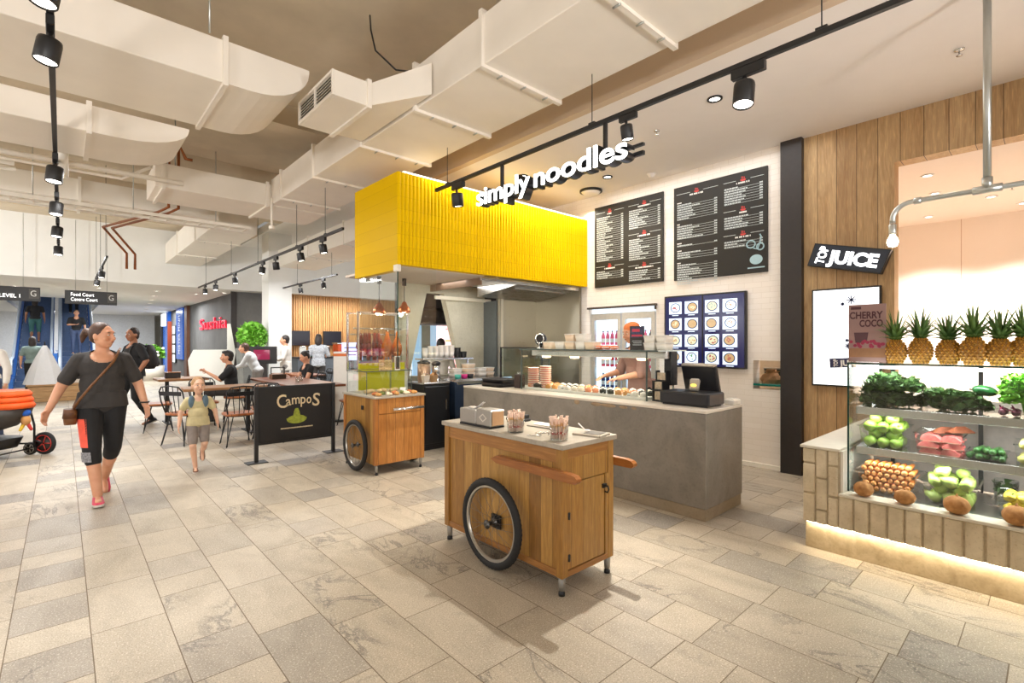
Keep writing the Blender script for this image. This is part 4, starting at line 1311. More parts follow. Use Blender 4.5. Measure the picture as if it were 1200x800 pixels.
# things on top of the case
Z = 1.43
def carton(loc, dx, dy, dz, lab, mat, rz=0, grp=None, name='takeaway_container', lid=True):
    t = thing(name, lab, 'container', loc, rz, grp)
    put('container', MB().loft([(0, 0, 0, dx * .42, dy * .42), (0, 0, dz * .9, dx * .5, dy * .5)], n=24, p=6), mat, t)
    if lid:
        put('container_lid', MB().loft([(0, 0, dz * .9, dx * .52, dy * .52), (0, 0, dz, dx * .52, dy * .52), (0, 0, dz * 1.02, dx * .46, dy * .46)], n=24, p=6), M_PORC, t)
    return t
M_TUBW = flat('takeaway_white', rgb(238, 232, 222), .45, var=.02)
M_TUBP = flat('takeaway_cream', rgb(238, 214, 186), .45, var=.02)
for i, (y, n) in enumerate(((4.22, 1), (4.02, 1), (3.86, 2), (3.70, 2), (3.56, 1))):
    for k in range(n):
        carton((4.48, y, Z + k * .09), .16, .15, .088, 'pale takeaway tub on the glass case, ' + ('farthest from the till' if i == 0 else 'second from the far end' if i == 1 else 'lower of the first pile' if i == 2 and k == 0 else 'upper of the first pile' if i == 2 else 'lower of the second pile' if i == 3 and k == 0 else 'upper of the second pile' if i == 3 else 'single one nearest the crisps'), M_TUBW if i % 2 else M_TUBP)
for i, y in enumerate((3.44, 3.35, 3.26)):
    t = thing('snack_packet', 'orange and white snack packet lying on the glass case, ' + ('farthest of three', 'middle of three', 'closest to the staff member')[i], 'packet', (4.47, y, Z), R(20 * i))
    put('packet', MB().ell((0, 0, .024), .07, .055, .024, 14, 8), flat('packet_orange', rgb(232, 120, 70), .4, var=.3, scale=30), t)
    put('crimped_end', MB().box(-.085, -.06, -.04, .04, .018, .026).box(.06, .085, -.04, .04, .018, .026), flat('packet_pale', rgb(238, 226, 214), .5), t)
t = thing('menu_stand', 'small dark menu stand with a red heading on the glass case', 'menu stand', (4.47, 2.965, Z), R(20))
put('board', MB().box(-.008, .008, -.075, .075, 0, .25, .002), M_DARK, t)
put('printed_panel', MB().box(-.0095, -.008, -.066, .066, .13, .24), flat('print_indigo', rgb(60, 60, 90), .5, var=.6, scale=60), t)
put('printed_heading', MB().box(-.0105, -.0095, -.055, .055, .14, .16).box(-.0105, -.0095, -.03, .05, .19, .22), flat('print_redpink', rgb(200, 60, 80), .5), t)
put('printed_text', MB().box(-.0095, -.008, -.05, .05, .09, .095).box(-.0095, -.008, -.05, .04, .07, .075).box(-.0095, -.008, -.05, .045, .05, .055), M_PRINT, t)
for i in range(2):
    for k in range(2):
        carton((4.5, 2.80 - i * .14, Z + k * .075), .17, .13, .074, 'white takeaway box, %s layer, %s' % (('lower', 'upper')[k], ('beside the menu stand on the glass case', 'on the till end of the glass case')[i]), M_TUBW)
# shiny tongs holder and dark condiment set at the far end, on top
t = thing('drink_dispenser', 'dark round dispenser with a chrome ring on the far end of the glass case', 'dispenser', (4.45, 4.36, Z), R(30))
put('stand', MB().lathe([(.001, 0), (.05, 0), (.05, .015), (.02, .02), (.02, .06), (.001, .06)], n=20), M_CHROME, t)
put('drum', MB().ell((0, 0, .12), .06, .075, .085, 18, 12, rot=(R(0), R(20), 0)), M_BLACK, t)
put('ring', MB().tube([(-.052, .05 * math.cos(a), .13 + .055 * math.sin(a)) for a in [2 * PI * k / 20 for k in range(20)]], .007, 6, True), M_CHROME, t)
put('tap', MB().tube([(-.05, 0, .08), (-.09, 0, .07), (-.09, 0, .045)], .009, 8), M_CHROME, t)

# till, cash drawer, stand
t = thing('cash_drawer', 'black cash drawer standing on the end of the concrete counter', 'cash drawer', (4.33, 2.285, .93))
put('casing', MB().box(-.15, .15, -.245, .245, .012, .125, .012), flat('till_black', rgb(34, 34, 38), .35), t)
put('drawer_front', MB().box(-.158, -.15, -.23, .23, .02, .115, .003), flat('till_black', rgb(34, 34, 38), .35), t)
put('foot', MB().box(-.13, .13, -.22, .22, 0, .012), M_BLACK, t)
t = thing('point_of_sale_screen', 'black touch-screen till seen from behind, tilted on its stand on the counter', 'till', (4.615, 2.30, .93), R(-12))
M = Matrix.Translation((0, 0, .1)) @ Matrix.Rotation(R(-14), 4, 'Y')
put('base', MB().loft([(0, 0, 0, .11, .12), (0, 0, .03, .1, .11), (-.02, 0, .1, .03, .06)], p=4), M_BLACK, t)
put('screen_back', MB().box(-.045, .0, -.2, .2, .0, .27, .012, M), flat('till_black', rgb(34, 34, 38), .35), t)
put('top_cover', MB().box(-.05, .012, -.19, .19, .262, .285, .008, M), flat('till_silver', rgb(186, 178, 166), .35, .4), t)
put('screen', MB().box(.0, .006, -.185, .185, .02, .26, .003, M), M_BLACK, t)
t = thing('card_reader', 'small silver card reader with an amber light on top of the cash drawer', 'card reader', (4.33, 2.26, 1.056), R(10))
M = Matrix.Rotation(R(24), 4, 'Y')
put('casing', MB().box(-.025, .02, -.045, .045, .0, .115, .012, Matrix.Translation((0, 0, .004)) @ M), flat('till_silver', rgb(186, 178, 166), .35, .4), t)
put('indicator', MB().ell((-.002, 0, .056), .008, .028, .014, 12, 7, Matrix.Translation((-.012, 0, .0))), emit('amber_light', (1, .6, .1, 1), 2.5), t)
t = thing('brochure_rack', 'black wire rack of folded menus beside the till', 'rack', (4.36, 2.62, .93), R(-10))
mb = MB()
for y in (-.06, .06):
    mb.box(-.05, .05, y - .006, y + .006, 0, .2).box(.0, .05, y - .006, y + .006, .2, .30)
mb.box(-.05, .05, -.06, .06, .0, .012).box(-.05, -.04, -.06, .06, .1, .12).box(-.0, .01, -.06, .06, .19, .21)
put('rack_frame', mb, M_BLACK, t)
for i in range(2):
    put('folded_menu', MB().box(-.035 + .04 * i, -.015 + .04 * i, -.05, .05, .015, .19 + .09 * i, .002), flat('menu_cream', rgb(206, 188, 160), .6, var=.25, scale=40), t)
tag(put('receipt_printer', MB().box(-.06, .06, -.05, .05, 0, .05, .008).box(-.045, .045, -.035, .035, .05, .058, .002), M_PORC, None, (4.62, 2.03, .93), R(-8)), 'low white receipt printer at the counter corner beside the till', 'printer')
# far end of the counter: black tray box, cutlery block, glass guard
t = thing('tray_stack', 'black lacquer serving tray on the far end of the concrete counter, under one like it', 'tray', (4.30, 4.98, .93))
put('tray', MB().loft([(0, 0, 0, .16, .2), (0, 0, .04, .17, .21), (0, 0, .045, .175, .215)], p=8), M_BLACK, t)
t['label'] = 'lower of two black lacquer trays on the far end of the concrete counter'
put('rim', MB().loft([(0, 0, .045, .176, .216), (0, 0, .05, .176, .216)], p=8), M_DARK, t)
t.name = 'serving_tray'
dup(t, (4.31, 4.97, .981), R(3), 'upper of two black lacquer trays on the far end of the concrete counter')
t = thing('cutlery_block', 'tall dark cutlery box standing against the end pane of the food case', 'cutlery box', (4.33, 4.62, .93))
put('box', MB().box(-.05, .05, -.05, .05, 0, .17, .004), flat('box_brown', rgb(52, 38, 32), .5), t)
for i in range(4):
    put('fork_handle', MB().tube([(-.03 + .02 * i, .0, .15), (-.03 + .022 * i, .005, .20)], .005, 6), M_CHROME, t)
sgd = thing('sneeze_guard', 'pale glass guard screen along the back of the counter\'s far end', 'glass screen', (4.70, 5.0, .93))
put('pane', MB().box(-.004, .004, -.4, .4, .03, .50), glass('milky_glass', (.80, .86, .83, 1)), sgd)
put('top_rail', MB().box(-.012, .012, -.42, .42, .50, .515), M_BLACK, sgd)
for y in (-.41, .41):
    put('post', MB().box(-.01, .01, y - .01, y + .01, 0, .50), M_BLACK, sgd)
# ------------------------------------------------------------------ juice stall
def brick_mat():
    t = NT('painted_brick')
    t.bsdf(rough=.75)
    v = t.coord()
    n = t.noise(v, 7, 5, .6)
    n2 = t.noise(v, 60, 4, .65)
    c = t.ramp(n, [(.3, rgb(190, 174, 144)), (.55, rgb(212, 197, 168)), (.75, rgb(224, 211, 184))])
    c = t.mix(c, rgb(150, 124, 88), t.ramp(n2, [(.58, (0, 0, 0, 1)), (.78, (.7, .7, .7, 1))]))
    t.put('Base Color', c)
    t.bump(n2, .35, .006)
    return t.m
M_BRICK = brick_mat()
M_MORTAR = flat('mortar', rgb(178, 162, 134), .9, var=.15, scale=30, bump=.4)
M_ROUGH = concrete('rough_stone', rgb(166, 146, 112), rgb(206, 188, 154), .85, 9)
js = thing('juice_counter', 'low brick-faced juice display counter with a lit stone plinth and raised end block', 'counter', (4.04, 0, 0))
# plinth, mortar core, ledge, tops (local x = distance from the front, y = world y)
YF, YB = -1.1, 1.262
put('plinth', MB().box(.04, 1.4, YF, YB - .01, 0, .185, .003), M_ROUGH, js)
put('lining', MB().box(.012, 1.4, YF, YB - .006, .20, .425).box(.012, 1.4, 1.03, YB - .006, .425, .735), M_MORTAR, js)
put('lip_strip', MB().box(.03, .05, YF, YB - .02, .187, .199), emit('plinth_glow', (1, .86, .62, 1), 8), js)
q = random.Random(4)
mb = MB()
y = YB
def brick(mb, y0, y1, z0, z1):
    d = q.uniform(-.002, .003)
    mb.box(.0 + d, .03, y0, y1, z0, z1, .006)
# soldier course along the counter front
y = 1.03
while y > YF:
    w = .082 + q.uniform(-.004, .004)
    brick(mb, y - w, y, .198, .424 + q.uniform(-.003, 0)); y -= w + .012
# raised end block: three columns of upright bricks, staggered
for k, (a, b) in enumerate(((1.182, 1.258), (1.107, 1.172), (1.038, 1.097))):
    zs = [.198, .40, .415, .62, .632, .734] if k != 1 else [.198, .29, .302, .52, .532, .734]
    for z0, z1 in zip(zs[::2], zs[1::2]):
        brick(mb, a, b, z0, z1)
# end face of the block
x = .03
put('brick_facing', mb, M_BRICK, js)
put('ledge', MB().box(-.012, .13, YF, 1.03, .425, .445, .003), flat('ledge_stone', rgb(214, 206, 188), .4, var=.04), js)
put('display_base', MB().box(.13, 1.3, YF, 1.03, .425, .44), M_STEEL, js)
put('block_top', MB().box(-.012, 2.1, 1.022, YB + .012, .736, .756, .003), flat('ledge_stone', rgb(214, 206, 188), .4, var=.04), js)
put('block_side', MB().box(.03, 1.4, 1.012, 1.028, .445, .735), flat('pale_trim', rgb(235, 228, 215), .4), js)

gl = thing('juice_display_case', 'tall frameless glass case of fruit tubs on the brick juice counter', 'display case', (4.15, 0, .446))
g0, g1, gz = -1.0, 1.005, 1.352 - .446
put('front_pane', MB().box(0, .008, g0, g1, .0, gz), M_GLASS, gl)
put('end_pane', MB().box(.009, .72, g1 - .008, g1, 0, gz), M_GLASS, gl)
put('top_pane', MB().box(0, .72, g0, g1, gz, gz + .01), M_GLASS, gl)
M_GEDGE = flat('green_glass_edge', rgb(22, 62, 54), .15)
mb = MB().box(-.001, .009, g1 - .009, g1 + .001, 0, gz).box(-.001, .003, g0, g1, gz + .0, gz + .011).box(0, .72, g1 - .002, g1 + .001, gz, gz + .011)
put('edge_strip', mb, M_GEDGE, gl)
put('lamp_bar', MB().box(.1, .16, g0, g1 - .03, gz - .03, gz - .012), emit('case_fill_light', (.92, 1, .96, 1), 5), gl)
for z, nm in ((1.03, 'upper'), (.745, 'lower')):
    s = put('shelf', MB().box(.10, .66, g0, g1 - .03, z - .446, z - .446 + .014), M_STEEL2, gl)
    put('shelf_lip', MB().box(.092, .10, g0, g1 - .03, z - .446 - .038, z - .446 + .016, .002), M_STEEL2, s)
for y in (.86, .36, -.25):
    put('bracket_post', MB().box(.64, .665, y - .012, y + .012, 0, gz - .01), M_BLACK, gl)
put('back_panel', MB().box(.70, .715, g0, g1 - .01, 0, .64), flat('case_back', rgb(232, 216, 206), .5, var=.1), gl)

M_TUB = M_ACRYL
M_TUBR = glass('tub_rim', (.86, .9, .9, 1), 2.0)
def tub(loc, dx, dy, h, label, inset=.86):
    """clear deli tub: walls, floor and a rolled rim"""
    t = thing('clear_tub', label, 'tub', loc)
    rs = lambda s, z: [(sx * dx / 2 * s, sy * dy / 2 * s, z) for sx, sy in ((-1, -1), (1, -1), (1, 1), (-1, 1))]
    put('tub', MB().rings([rs(inset, 0), rs(.96, h)], False, False).add(rs(inset, .001), [(0, 1, 2, 3)]), M_TUB, t)
    put('rim', MB().rings([rs(.96, h), rs(1.03, h + .004), rs(1.03, h - .004), rs(.97, h - .006)], False, False), M_TUBR, t)
    return t
def fruit_mat(name, a, b, rough=.3, scale=8):
    if name in MATS:
        return MATS[name]
    t = NT(name); t.bsdf(rough=rough)
    v = t.coord()
    t.put('Base Color', t.ramp(t.noise(v, scale, 4, .6), [(.3, a), (.7, b)]))
    MATS[name] = t.m
    return t.m
M_APPLE = fruit_mat('green_apple', rgb(136, 182, 58), rgb(178, 212, 96), .22, 14)
M_PEAR = fruit_mat('pear_green', rgb(160, 190, 84), rgb(198, 214, 122), .3, 12)
M_STALK = flat('stalk_brown', rgb(90, 66, 36), .7)
APPLE_PROF = [(.002, .009), (.014, .004), (.024, .002), (.034, .012), (.038, .030), (.036, .048), (.026, .064), (.014, .068), (.006, .062), (.001, .058)]
def make_apple():
    t = thing('green_apple', '-', 'apple', (0, 0, -6))
    put('flesh', MB().lathe(APPLE_PROF, n=16), M_APPLE, t)
    put('stalk', MB().tube([(0, 0, .058), (.002, 0, .07), (.006, 0, .078)], .0015, 5), M_STALK, t)
    return t
def make_pear():
    t = thing('green_pear', '-', 'pear', (0, 0, -6))
    put('flesh', MB().lathe([(.002, .004), (.02, .001), (.034, .016), (.037, .034), (.031, .054), (.021, .070), (.016, .084), (.009, .093), (.001, .094)], n=16), M_PEAR, t)
    put('stalk', MB().tube([(0, 0, .09), (.003, 0, .103), (.007, 0, .11)], .0016, 5), M_STALK, t)
    return t
def heap(make, label, group, spots, rots=True, seed=1):
    q = random.Random(seed)
    p = None
    for (x, y, z, s) in spots:
        r = (q.uniform(-1.2, 1.2), q.uniform(-1.2, 1.2), q.uniform(0, 6.28)) if rots else (0, 0, q.uniform(0, 6.28))
        if p is None:
            p = make(); p['label'] = label; p['group'] = group; o = p
            p.location = (x, y, z); p.rotation_euler = r
        else:
            o = dup(p, (x, y, z), r)
        # rotate about the fruit's middle, not its base
        o.scale = (s, s, s)
        m = Matrix.Rotation(0, 4, 'X')
        c = Euler(r).to_matrix() @ Vector((0, 0, .034 * s))
        o.location = Vector((x, y, z + .034 * s)) - c
def pack(x0, x1, y0, y1, z0, nx, ny, nz, d, q, s=(.95, 1.08), top=1.0):
    out = []
    for k in range(nz):
        mx, my = (nx, ny) if k % 2 == 0 else (nx - 1, ny - 1)
        for i in range(mx):
            for j in range(my):
                if k == nz - 1 and q.random() > top:
                    continue
                fx = (i + .5) / mx; fy = (j + .5) / my
                if k % 2:
                    sx = (x1 - x0) * .82; sy = (y1 - y0) * .84
                else:
                    sx, sy = x1 - x0, y1 - y0
                out.append(((x0 + x1) / 2 + (fx - .5) * sx + q.uniform(-.003, .003), (y0 + y1) / 2 + (fy - .5) * sy + q.uniform(-.003, .003), z0 + k * d * .74, q.uniform(*s)))
    return out
q = random.Random(8)
# middle shelf: apples, melon slices, cucumbers
tub((4.40, .83, .76), .30, .27, .15, 'clear tub heaped with green apples on the middle shelf')
heap(make_apple, 'green apple heaped in the clear tub on the middle shelf', 'green apples on the middle shelf', pack(4.275, 4.525, .715, .945, .763, 3, 3, 4, .072, q, top=.9), seed=2)
tub((4.40, .525, .76), .30, .25, .14, 'clear tub of pink melon slices beside the green apples')
M_MELON = fruit_mat('melon_pink', rgb(226, 96, 96), rgb(240, 146, 136), .35, 20)
M_RIND = fruit_mat('melon_rind', rgb(120, 60, 40), rgb(160, 92, 60), .5, 10)
k = 0
for lay in range(3):
    for i in range(4):
        for j in range(2):
            t = thing('melon_slice', 'pink melon slice stacked in the clear tub on the middle shelf', 'melon slice', (4.31 + .055 * i + q.uniform(-.006, .006), .47 + .10 * j + q.uniform(-.01, .01), .765 + lay * .042), q.uniform(-.25, .25) + (0.12 if lay % 2 else -.1), 'melon slices on the middle shelf')
            rs = [[(-.022, yy, .0), (.022, yy, .0), (.018, yy, hh), (-.018, yy, hh)] for yy, hh in ((-.055, .012), (-.03, .034), (0, .04), (.03, .034), (.055, .012))]
            put('flesh', MB().rings(rs, True, False), M_MELON, t)
            put('rind', MB().box(-.022, .022, -.05, .05, -.005, .0), flat('rind_pale', rgb(238, 196, 170), .5), t)
            k += 1
for i in range(2):
    t = thing('melon_wedge', 'dark-skinned melon wedge lying on top of the pink slices', 'melon wedge', (4.42, .50 - .07 * i, .895 + .012 * i), .5 + .3 * i, 'dark melon wedges')
    rs = [[(-.03, yy, 0), (.03, yy, 0), (0, yy, hh)] for yy, hh in ((-.08, .01), (-.03, .04), (.03, .04), (.08, .01))]
    put('flesh', MB().rings(rs, True, False), M_RIND, t)
    put('rind', MB().box(-.028, .028, -.07, .07, -.004, 0), flat('rind_dark', rgb(70, 44, 30), .5), t)
tub((4.38, .295, .76), .26, .19, .045, 'shallow white-edged tray of cucumbers on the middle shelf', .9)
M_CUKE = fruit_mat('cucumber_skin', rgb(36, 82, 38), rgb(74, 128, 62), .3, 24)
def make_cuke():
    t = thing('cucumber', '-', 'cucumber', (0, 0, -6))
    put('flesh', MB().cap((-.07, 0, .02), (.07, 0, .02), .018, .017, 12), M_CUKE, t)
    put('end_tip', MB().ell((.088, 0, .02), .004, .006, .006, 8, 5), flat('tip_pale', rgb(176, 190, 130), .5), t)
    return t
p = None
for i in range(7):
    for z in range(2 if i < 5 else 1):
        loc = (4.36 + q.uniform(-.02, .02), .225 + .024 * i + z * .012, .764 + z * .036)
        rz = q.uniform(-.25, .25)
        if p is None:
            p = make_cuke(); p['label'] = 'short green cucumber in the shallow tray on the middle shelf'; p['group'] = 'cucumbers on the middle shelf'; p.location = loc
        else:
            dup(p, loc, rz)
tub((4.38, .09, .76), .26, .17, .13, 'clear tub of pale yellow fruit at the frame edge of the middle shelf')
M_LEMON = fruit_mat('pale_lemon', rgb(226, 214, 110), rgb(240, 232, 160), .3, 20)
def make_lemon():
    t = thing('lemon', '-', 'lemon', (0, 0, -6))
    put('flesh', MB().lathe([(.001, -.004), (.006, 0), (.022, .010), (.028, .030), (.022, .050), (.006, .060), (.001, .064)], n=14), M_LEMON, t)
    put('stalk', MB().ell((0, 0, .064), .004, .004, .003, 6, 4), M_STALK, t)
    return t
heap(make_lemon, 'pale yellow lemon in the tub on the middle shelf', 'lemons on the middle shelf', pack(4.28, 4.48, .02, .16, .763, 3, 2, 3, .06, q), seed=5)
# lower shelf: carrots, pears, jug, tub of yellow pieces
t = tub((4.36, .80, .446), .26, .34, .15, 'clear tub packed with cut carrot ends on the bottom shelf')
M_CARROT = fruit_mat('carrot_skin', rgb(226, 118, 44), rgb(236, 146, 70), .45, 12)
M_CUT = fruit_mat('carrot_cut', rgb(246, 160, 84), rgb(250, 190, 130), .4, 40)
def make_carrot():
    t = thing('carrot', '-', 'carrot', (0, 0, -6))
    M = Matrix.Rotation(PI / 2, 4, 'Y')
    put('root', MB().lathe([(.001, .0), (.017, .0), (.019, .01), (.015, .12), (.011, .17), (.001, .174)], n=14, M=M), M_CARROT, t)
    put('cut_face', MB().lathe([(.001, -.002), (.012, -.002), (.0165, .0005), (.001, .001)], n=14, M=M), M_CUT, t)
    return t
p = None
for lay in range(6):
    n = 8 - lay % 2
    for j in range(n):
        y = .80 + (j - (n - 1) / 2) * .0385
        loc = (4.262 + lay * .004 + q.uniform(-.004, .006), y, .469 + lay * .0335)
        if abs(y - .8) > .128 + lay * .006: continue
        if p is None:
            p = make_carrot(); p['label'] = 'carrot packed end-on in the clear tub on the bottom shelf'; p['group'] = 'carrots on the bottom shelf'; p.location = loc
        else:
            dup(p, loc, (0, 0, q.uniform(-.04, .04)), scale=q.uniform(.92, 1.0))
tub((4.36, .465, .446), .27, .28, .15, 'clear tub heaped with green pears on the bottom shelf')
heap(make_pear, 'green pear heaped in the clear tub on the bottom shelf', 'pears on the bottom shelf', pack(4.25, 4.47, .35, .58, .449, 3, 3, 4, .07, q, top=.7), seed=9)
t = thing('herb_jug', 'tall clear jug stuffed with dark green leaves behind the coconuts', 'jug', (4.52, .22, .446))
put('jug', MB().lathe([(.001, .002), (.055, .002), (.06, .17), (.058, .17), (.053, .006), (.001, .006)], n=24), M_ACRYL, t)
M_LEAFD = fruit_mat('dark_leaf', rgb(30, 58, 24), rgb(78, 112, 50), .5, 30)
M_LEAFB = fruit_mat('bright_leaf', rgb(80, 150, 36), rgb(142, 200, 70), .5, 30)
def leaves(mb, c, R0, n, size, q, flatz=.8, curl=True, umin=-.2):
    for _ in range(n):
        a = q.random() * 2 * PI; u = q.uniform(umin, 1); rr = R0 * (q.random() ** .33)
        x, y, z = c[0] + rr * math.cos(a) * math.sqrt(max(0, 1 - u * u)), c[1] + rr * math.sin(a) * math.sqrt(max(0, 1 - u * u)), c[2] + rr * u * flatz
        s = size * q.uniform(.7, 1.3)
        M = Matrix.Translation((x, y, z)) @ Euler((q.uniform(-1, 1), q.uniform(-1, 1), a)).to_matrix().to_4x4()
        pts = []
        for k in range(9):
            f = k / 8
            w = s * .5 * math.sin(PI * min(1, f * 1.05 + .05)) * (1 + .22 * math.sin(k * 2.4 + a))
            zz = s * .22 * math.sin(f * 5 + a) if curl else 0
            pts.append([(s * (f - .2), -w, zz + s * .10), (s * (f - .2), 0, zz), (s * (f - .2), w, zz + s * .10)])
        vs = [p for r in pts for p in r]
        fs = []
        for k in range(8):
            b = k * 3
            fs += [(b, b + 1, b + 4, b + 3), (b + 1, b + 2, b + 5, b + 4)]
        mb.add(vs, fs, True, M)
    return mb
put('leaves', leaves(MB(), (0, 0, .09), .045, 30, .05, q, 1.6), M_LEAFD, t)
tub((4.33, .165, .446), .2, .16, .12, 'clear tub of yellow capsicum pieces at the frame edge of the bottom shelf')
def make_cap():
    t = thing('capsicum', '-', 'capsicum', (0, 0, -6))
    mb = MB()
    rs = []
    for z, r in ((0, .012), (.006, .024), (.024, .029), (.044, .028), (.054, .018), (.05, .006)):
        rs.append([(r * (1 + .13 * math.cos(4 * a)) * math.cos(a), r * (1 + .13 * math.cos(4 * a)) * math.sin(a), z) for a in [2 * PI * k / 20 for k in range(20)]])
    put('flesh', mb.rings(rs), fruit_mat('capsicum_yellow', rgb(222, 196, 40), rgb(236, 214, 96), .25, 12), t)
    put('stalk', MB().tube([(0, 0, .048), (.003, 0, .066)], .004, 6), flat('stalk_green', rgb(90, 130, 50), .6), t)
    return t
heap(make_cap, 'yellow capsicum in the clear tub on the bottom shelf', 'capsicums on the bottom shelf', pack(4.26, 4.40, .11, .22, .449, 2, 2, 3, .055, q, s=(.9, 1.0)), seed=3)
# upper shelf: leafy kale tubs, herbs, beetroot
for i, (y, w) in enumerate(((.79, .34), (.45, .33))):
    tub((4.40, y, 1.046), .28, w, .11, ('clear tub of dark kale at the corner of the top shelf', 'clear tub of dark greens in the middle of the top shelf')[i])
    t = thing(('kale', 'leafy_greens')[i], ('big heap of dark curly kale rising from the corner tub', 'lower heap of dark leafy greens in the second tub')[i], 'greens', (4.40, y, 1.05))
    mb = MB()
    leaves(mb, (0, 0, .03), .10, 60, .06, q, .6)
    leaves(mb, (0, .08, .03), .09, 60, .06, q, .6); leaves(mb, (0, -.08, .03), .09, 60, .06, q, .6)
    if i == 0:
        leaves(mb, (-.03, .03, .14), .115, 420, .042, q, .75); leaves(mb, (-.02, -.07, .13), .10, 260, .042, q, .7); leaves(mb, (-.02, .07, .1), .08, 90, .05, q, .6)
    else:
        leaves(mb, (-.03, .08, .10), .07, 120, .045, q, .6); leaves(mb, (-.02, -.03, .09), .08, 120, .045, q, .5)
    put('leaves', mb, M_LEAFD, t)
    put('stems', MB().tube([(.06, .05, .02), (.02, .06, .12)], .006, 6).tube([(.05, -.06, .02), (.02, -.05, .11)], .006, 6), M_LEAFB, t)
t = thing('avocado', 'dark glossy green vegetable lying at the end of the second greens tub', 'vegetable', (4.38, .31, 1.165))
put('flesh', MB().ell((0, 0, .03), .045, .065, .034, 14, 9, rot=(.2, 0, .4)), fruit_mat('glossy_green', rgb(20, 60, 30), rgb(40, 110, 52), .15, 12), t)
put('stalk', MB().tube([(.02, .06, .03), (.025, .075, .035)], .006, 6), M_STALK, t)
tub((4.36, .215, 1.046), .24, .17, .03, 'shallow white tray of beetroot on the top shelf', .92)
def make_beet():
    t = thing('beetroot', '-', 'beetroot', (0, 0, -6))
    put('root', MB().lathe([(.001, -.012), (.004, 0), (.022, .012), (.028, .028), (.02, .046), (.006, .052), (.001, .053)], n=14), fruit_mat('beet_purple', rgb(70, 16, 40), rgb(110, 34, 60), .4, 14), t)
    put('stalk', MB().tube([(0, 0, .05), (.004, 0, .07), (.012, 0, .08)], .005, 6), flat('beet_stalk', rgb(150, 40, 80), .5), t)
    return t
heap(make_beet, 'dark purple beetroot in the shallow tray on the top shelf', 'beetroots on the top shelf', [(4.30 + .055 * i, .17 + .055 * j, 1.05, .8) for i in range(3) for j in range(2)], seed=6)
t = thing('parsley', 'bright green bunch of curly parsley at the frame edge of the top shelf', 'herb', (4.36, .12, 1.046))
mb = MB(); leaves(mb, (0, 0, .16), .12, 260, .042, q, 1.0); leaves(mb, (.02, -.12, .12), .1, 140, .042, q, 1.0); leaves(mb, (0, .05, .1), .07, 80, .04, q, .8)
put('leaves', mb, M_LEAFB, t)
put('stems', MB().tube([(0, 0, 0), (.0, .02, .12)], .012, 8).tube([(.01, -.01, 0), (.01, -.08, .12)], .012, 8), M_LEAFB, t)

# pineapples along the glass top
M_PINE = None
def pine_mat():
    t = NT('pineapple_skin'); t.bsdf(rough=.5)
    v = t.coord()
    n = t.noise(v, 22, 4)
    t.put('Base Color', t.ramp(n, [(.3, rgb(150, 98, 28)), (.5, rgb(202, 142, 44)), (.7, rgb(176, 132, 56))]))
    return t.m
M_PINE = pine_mat()
M_PEYE = flat('pineapple_eye', rgb(104, 74, 34), .6, var=.2)
M_CROWN = fruit_mat('pineapple_crown', rgb(48, 82, 44), rgb(110, 142, 62), .45, 9)
def make_pineapple():
    t = thing('pineapple', '-', 'pineapple', (0, 0, -7))
    prof = lambda f: .064 * (math.sin(PI * min(1, max(0, f * .86 + .09)))) ** .55
    H = .165
    put('fruit', MB().lathe([(.001, 0)] + [(prof(k / 14), H * k / 14) for k in range(15)] + [(.001, H)], n=22), flat('pine_core', rgb(150, 104, 40), .6), t)
    mb = MB()
    rows = 9
    for r in range(rows):
        f = (r + .5) / rows
        rad = prof(f)
        n = 13
        for k in range(n):
            a = 2 * PI * (k + .5 * (r % 2)) / n
            M = Matrix.Translation((rad * math.cos(a), rad * math.sin(a), H * f)) @ Matrix.Rotation(a, 4, 'Z')
            w = rad * PI / n * .93; h = H / rows * .72
            vs = [(-.003, -w, 0), (-.003, 0, -h), (-.003, w, 0), (-.003, 0, h), (.008, -w * .35, 0), (.008, 0, -h * .35), (.008, w * .35, 0), (.008, 0, h * .35)]
            mb.cur = 0
            mb.add(vs, [(0, 1, 5, 4), (1, 2, 6, 5), (2, 3, 7, 6), (3, 0, 4, 7)], False, M)
            mb.cur = 1
            mb.add(vs[4:], [(0, 1, 2, 3)], False, M)
    put('rind_pattern', mb, [M_PINE, M_PEYE], t)
    mb = MB()
    q = random.Random(5)
    for ring, (n, L, tilt, w) in enumerate(((12, .10, 1.15, .015), (11, .135, .85, .016), (10, .165, .58, .015), (8, .185, .36, .013), (5, .195, .16, .011))):
        for k in range(n):
            a = 2 * PI * (k + .5 * (ring % 2)) / n + q.uniform(-.15, .15)
            Lk = L * q.uniform(.85, 1.12)
            M = Matrix.Translation((0, 0, H - .008)) @ Matrix.Rotation(a, 4, 'Z')
            rows_ = []
            for j in range(6):
                f = j / 5
                th = tilt * (.75 + .55 * f)
                xx = .012 + Lk * f * math.sin(th) * .95
                zz = Lk * f * math.cos(th * .9) + .004 * ring
                ww = w * (1 - f) ** .8 * (1 if j else .7) + .0006
                rows_.append([(xx, -ww, zz + ww * .35), (xx + ww * .3, 0, zz - .001), (xx, ww, zz + ww * .35)])
            vs = [p for r in rows_ for p in r]
            fs = []
            for j in range(5):
                b = 3 * j
                fs += [(b, b + 1, b + 4, b + 3), (b + 1, b + 2, b + 5, b + 4)]
            mb.add(vs, fs, True, M)
    put('crown_leaves', mb, M_CROWN, t)
    return t
PINS = ((.765, 'next to the poster'), (.63, 'second from the poster'), (.487, 'third from the poster'), (.362, 'fourth from the poster'), (.24, 'fifth from the poster'), (.135, 'sixth from the poster, half cut by the frame'), (.01, 'past the frame edge'))
pp = make_pineapple()
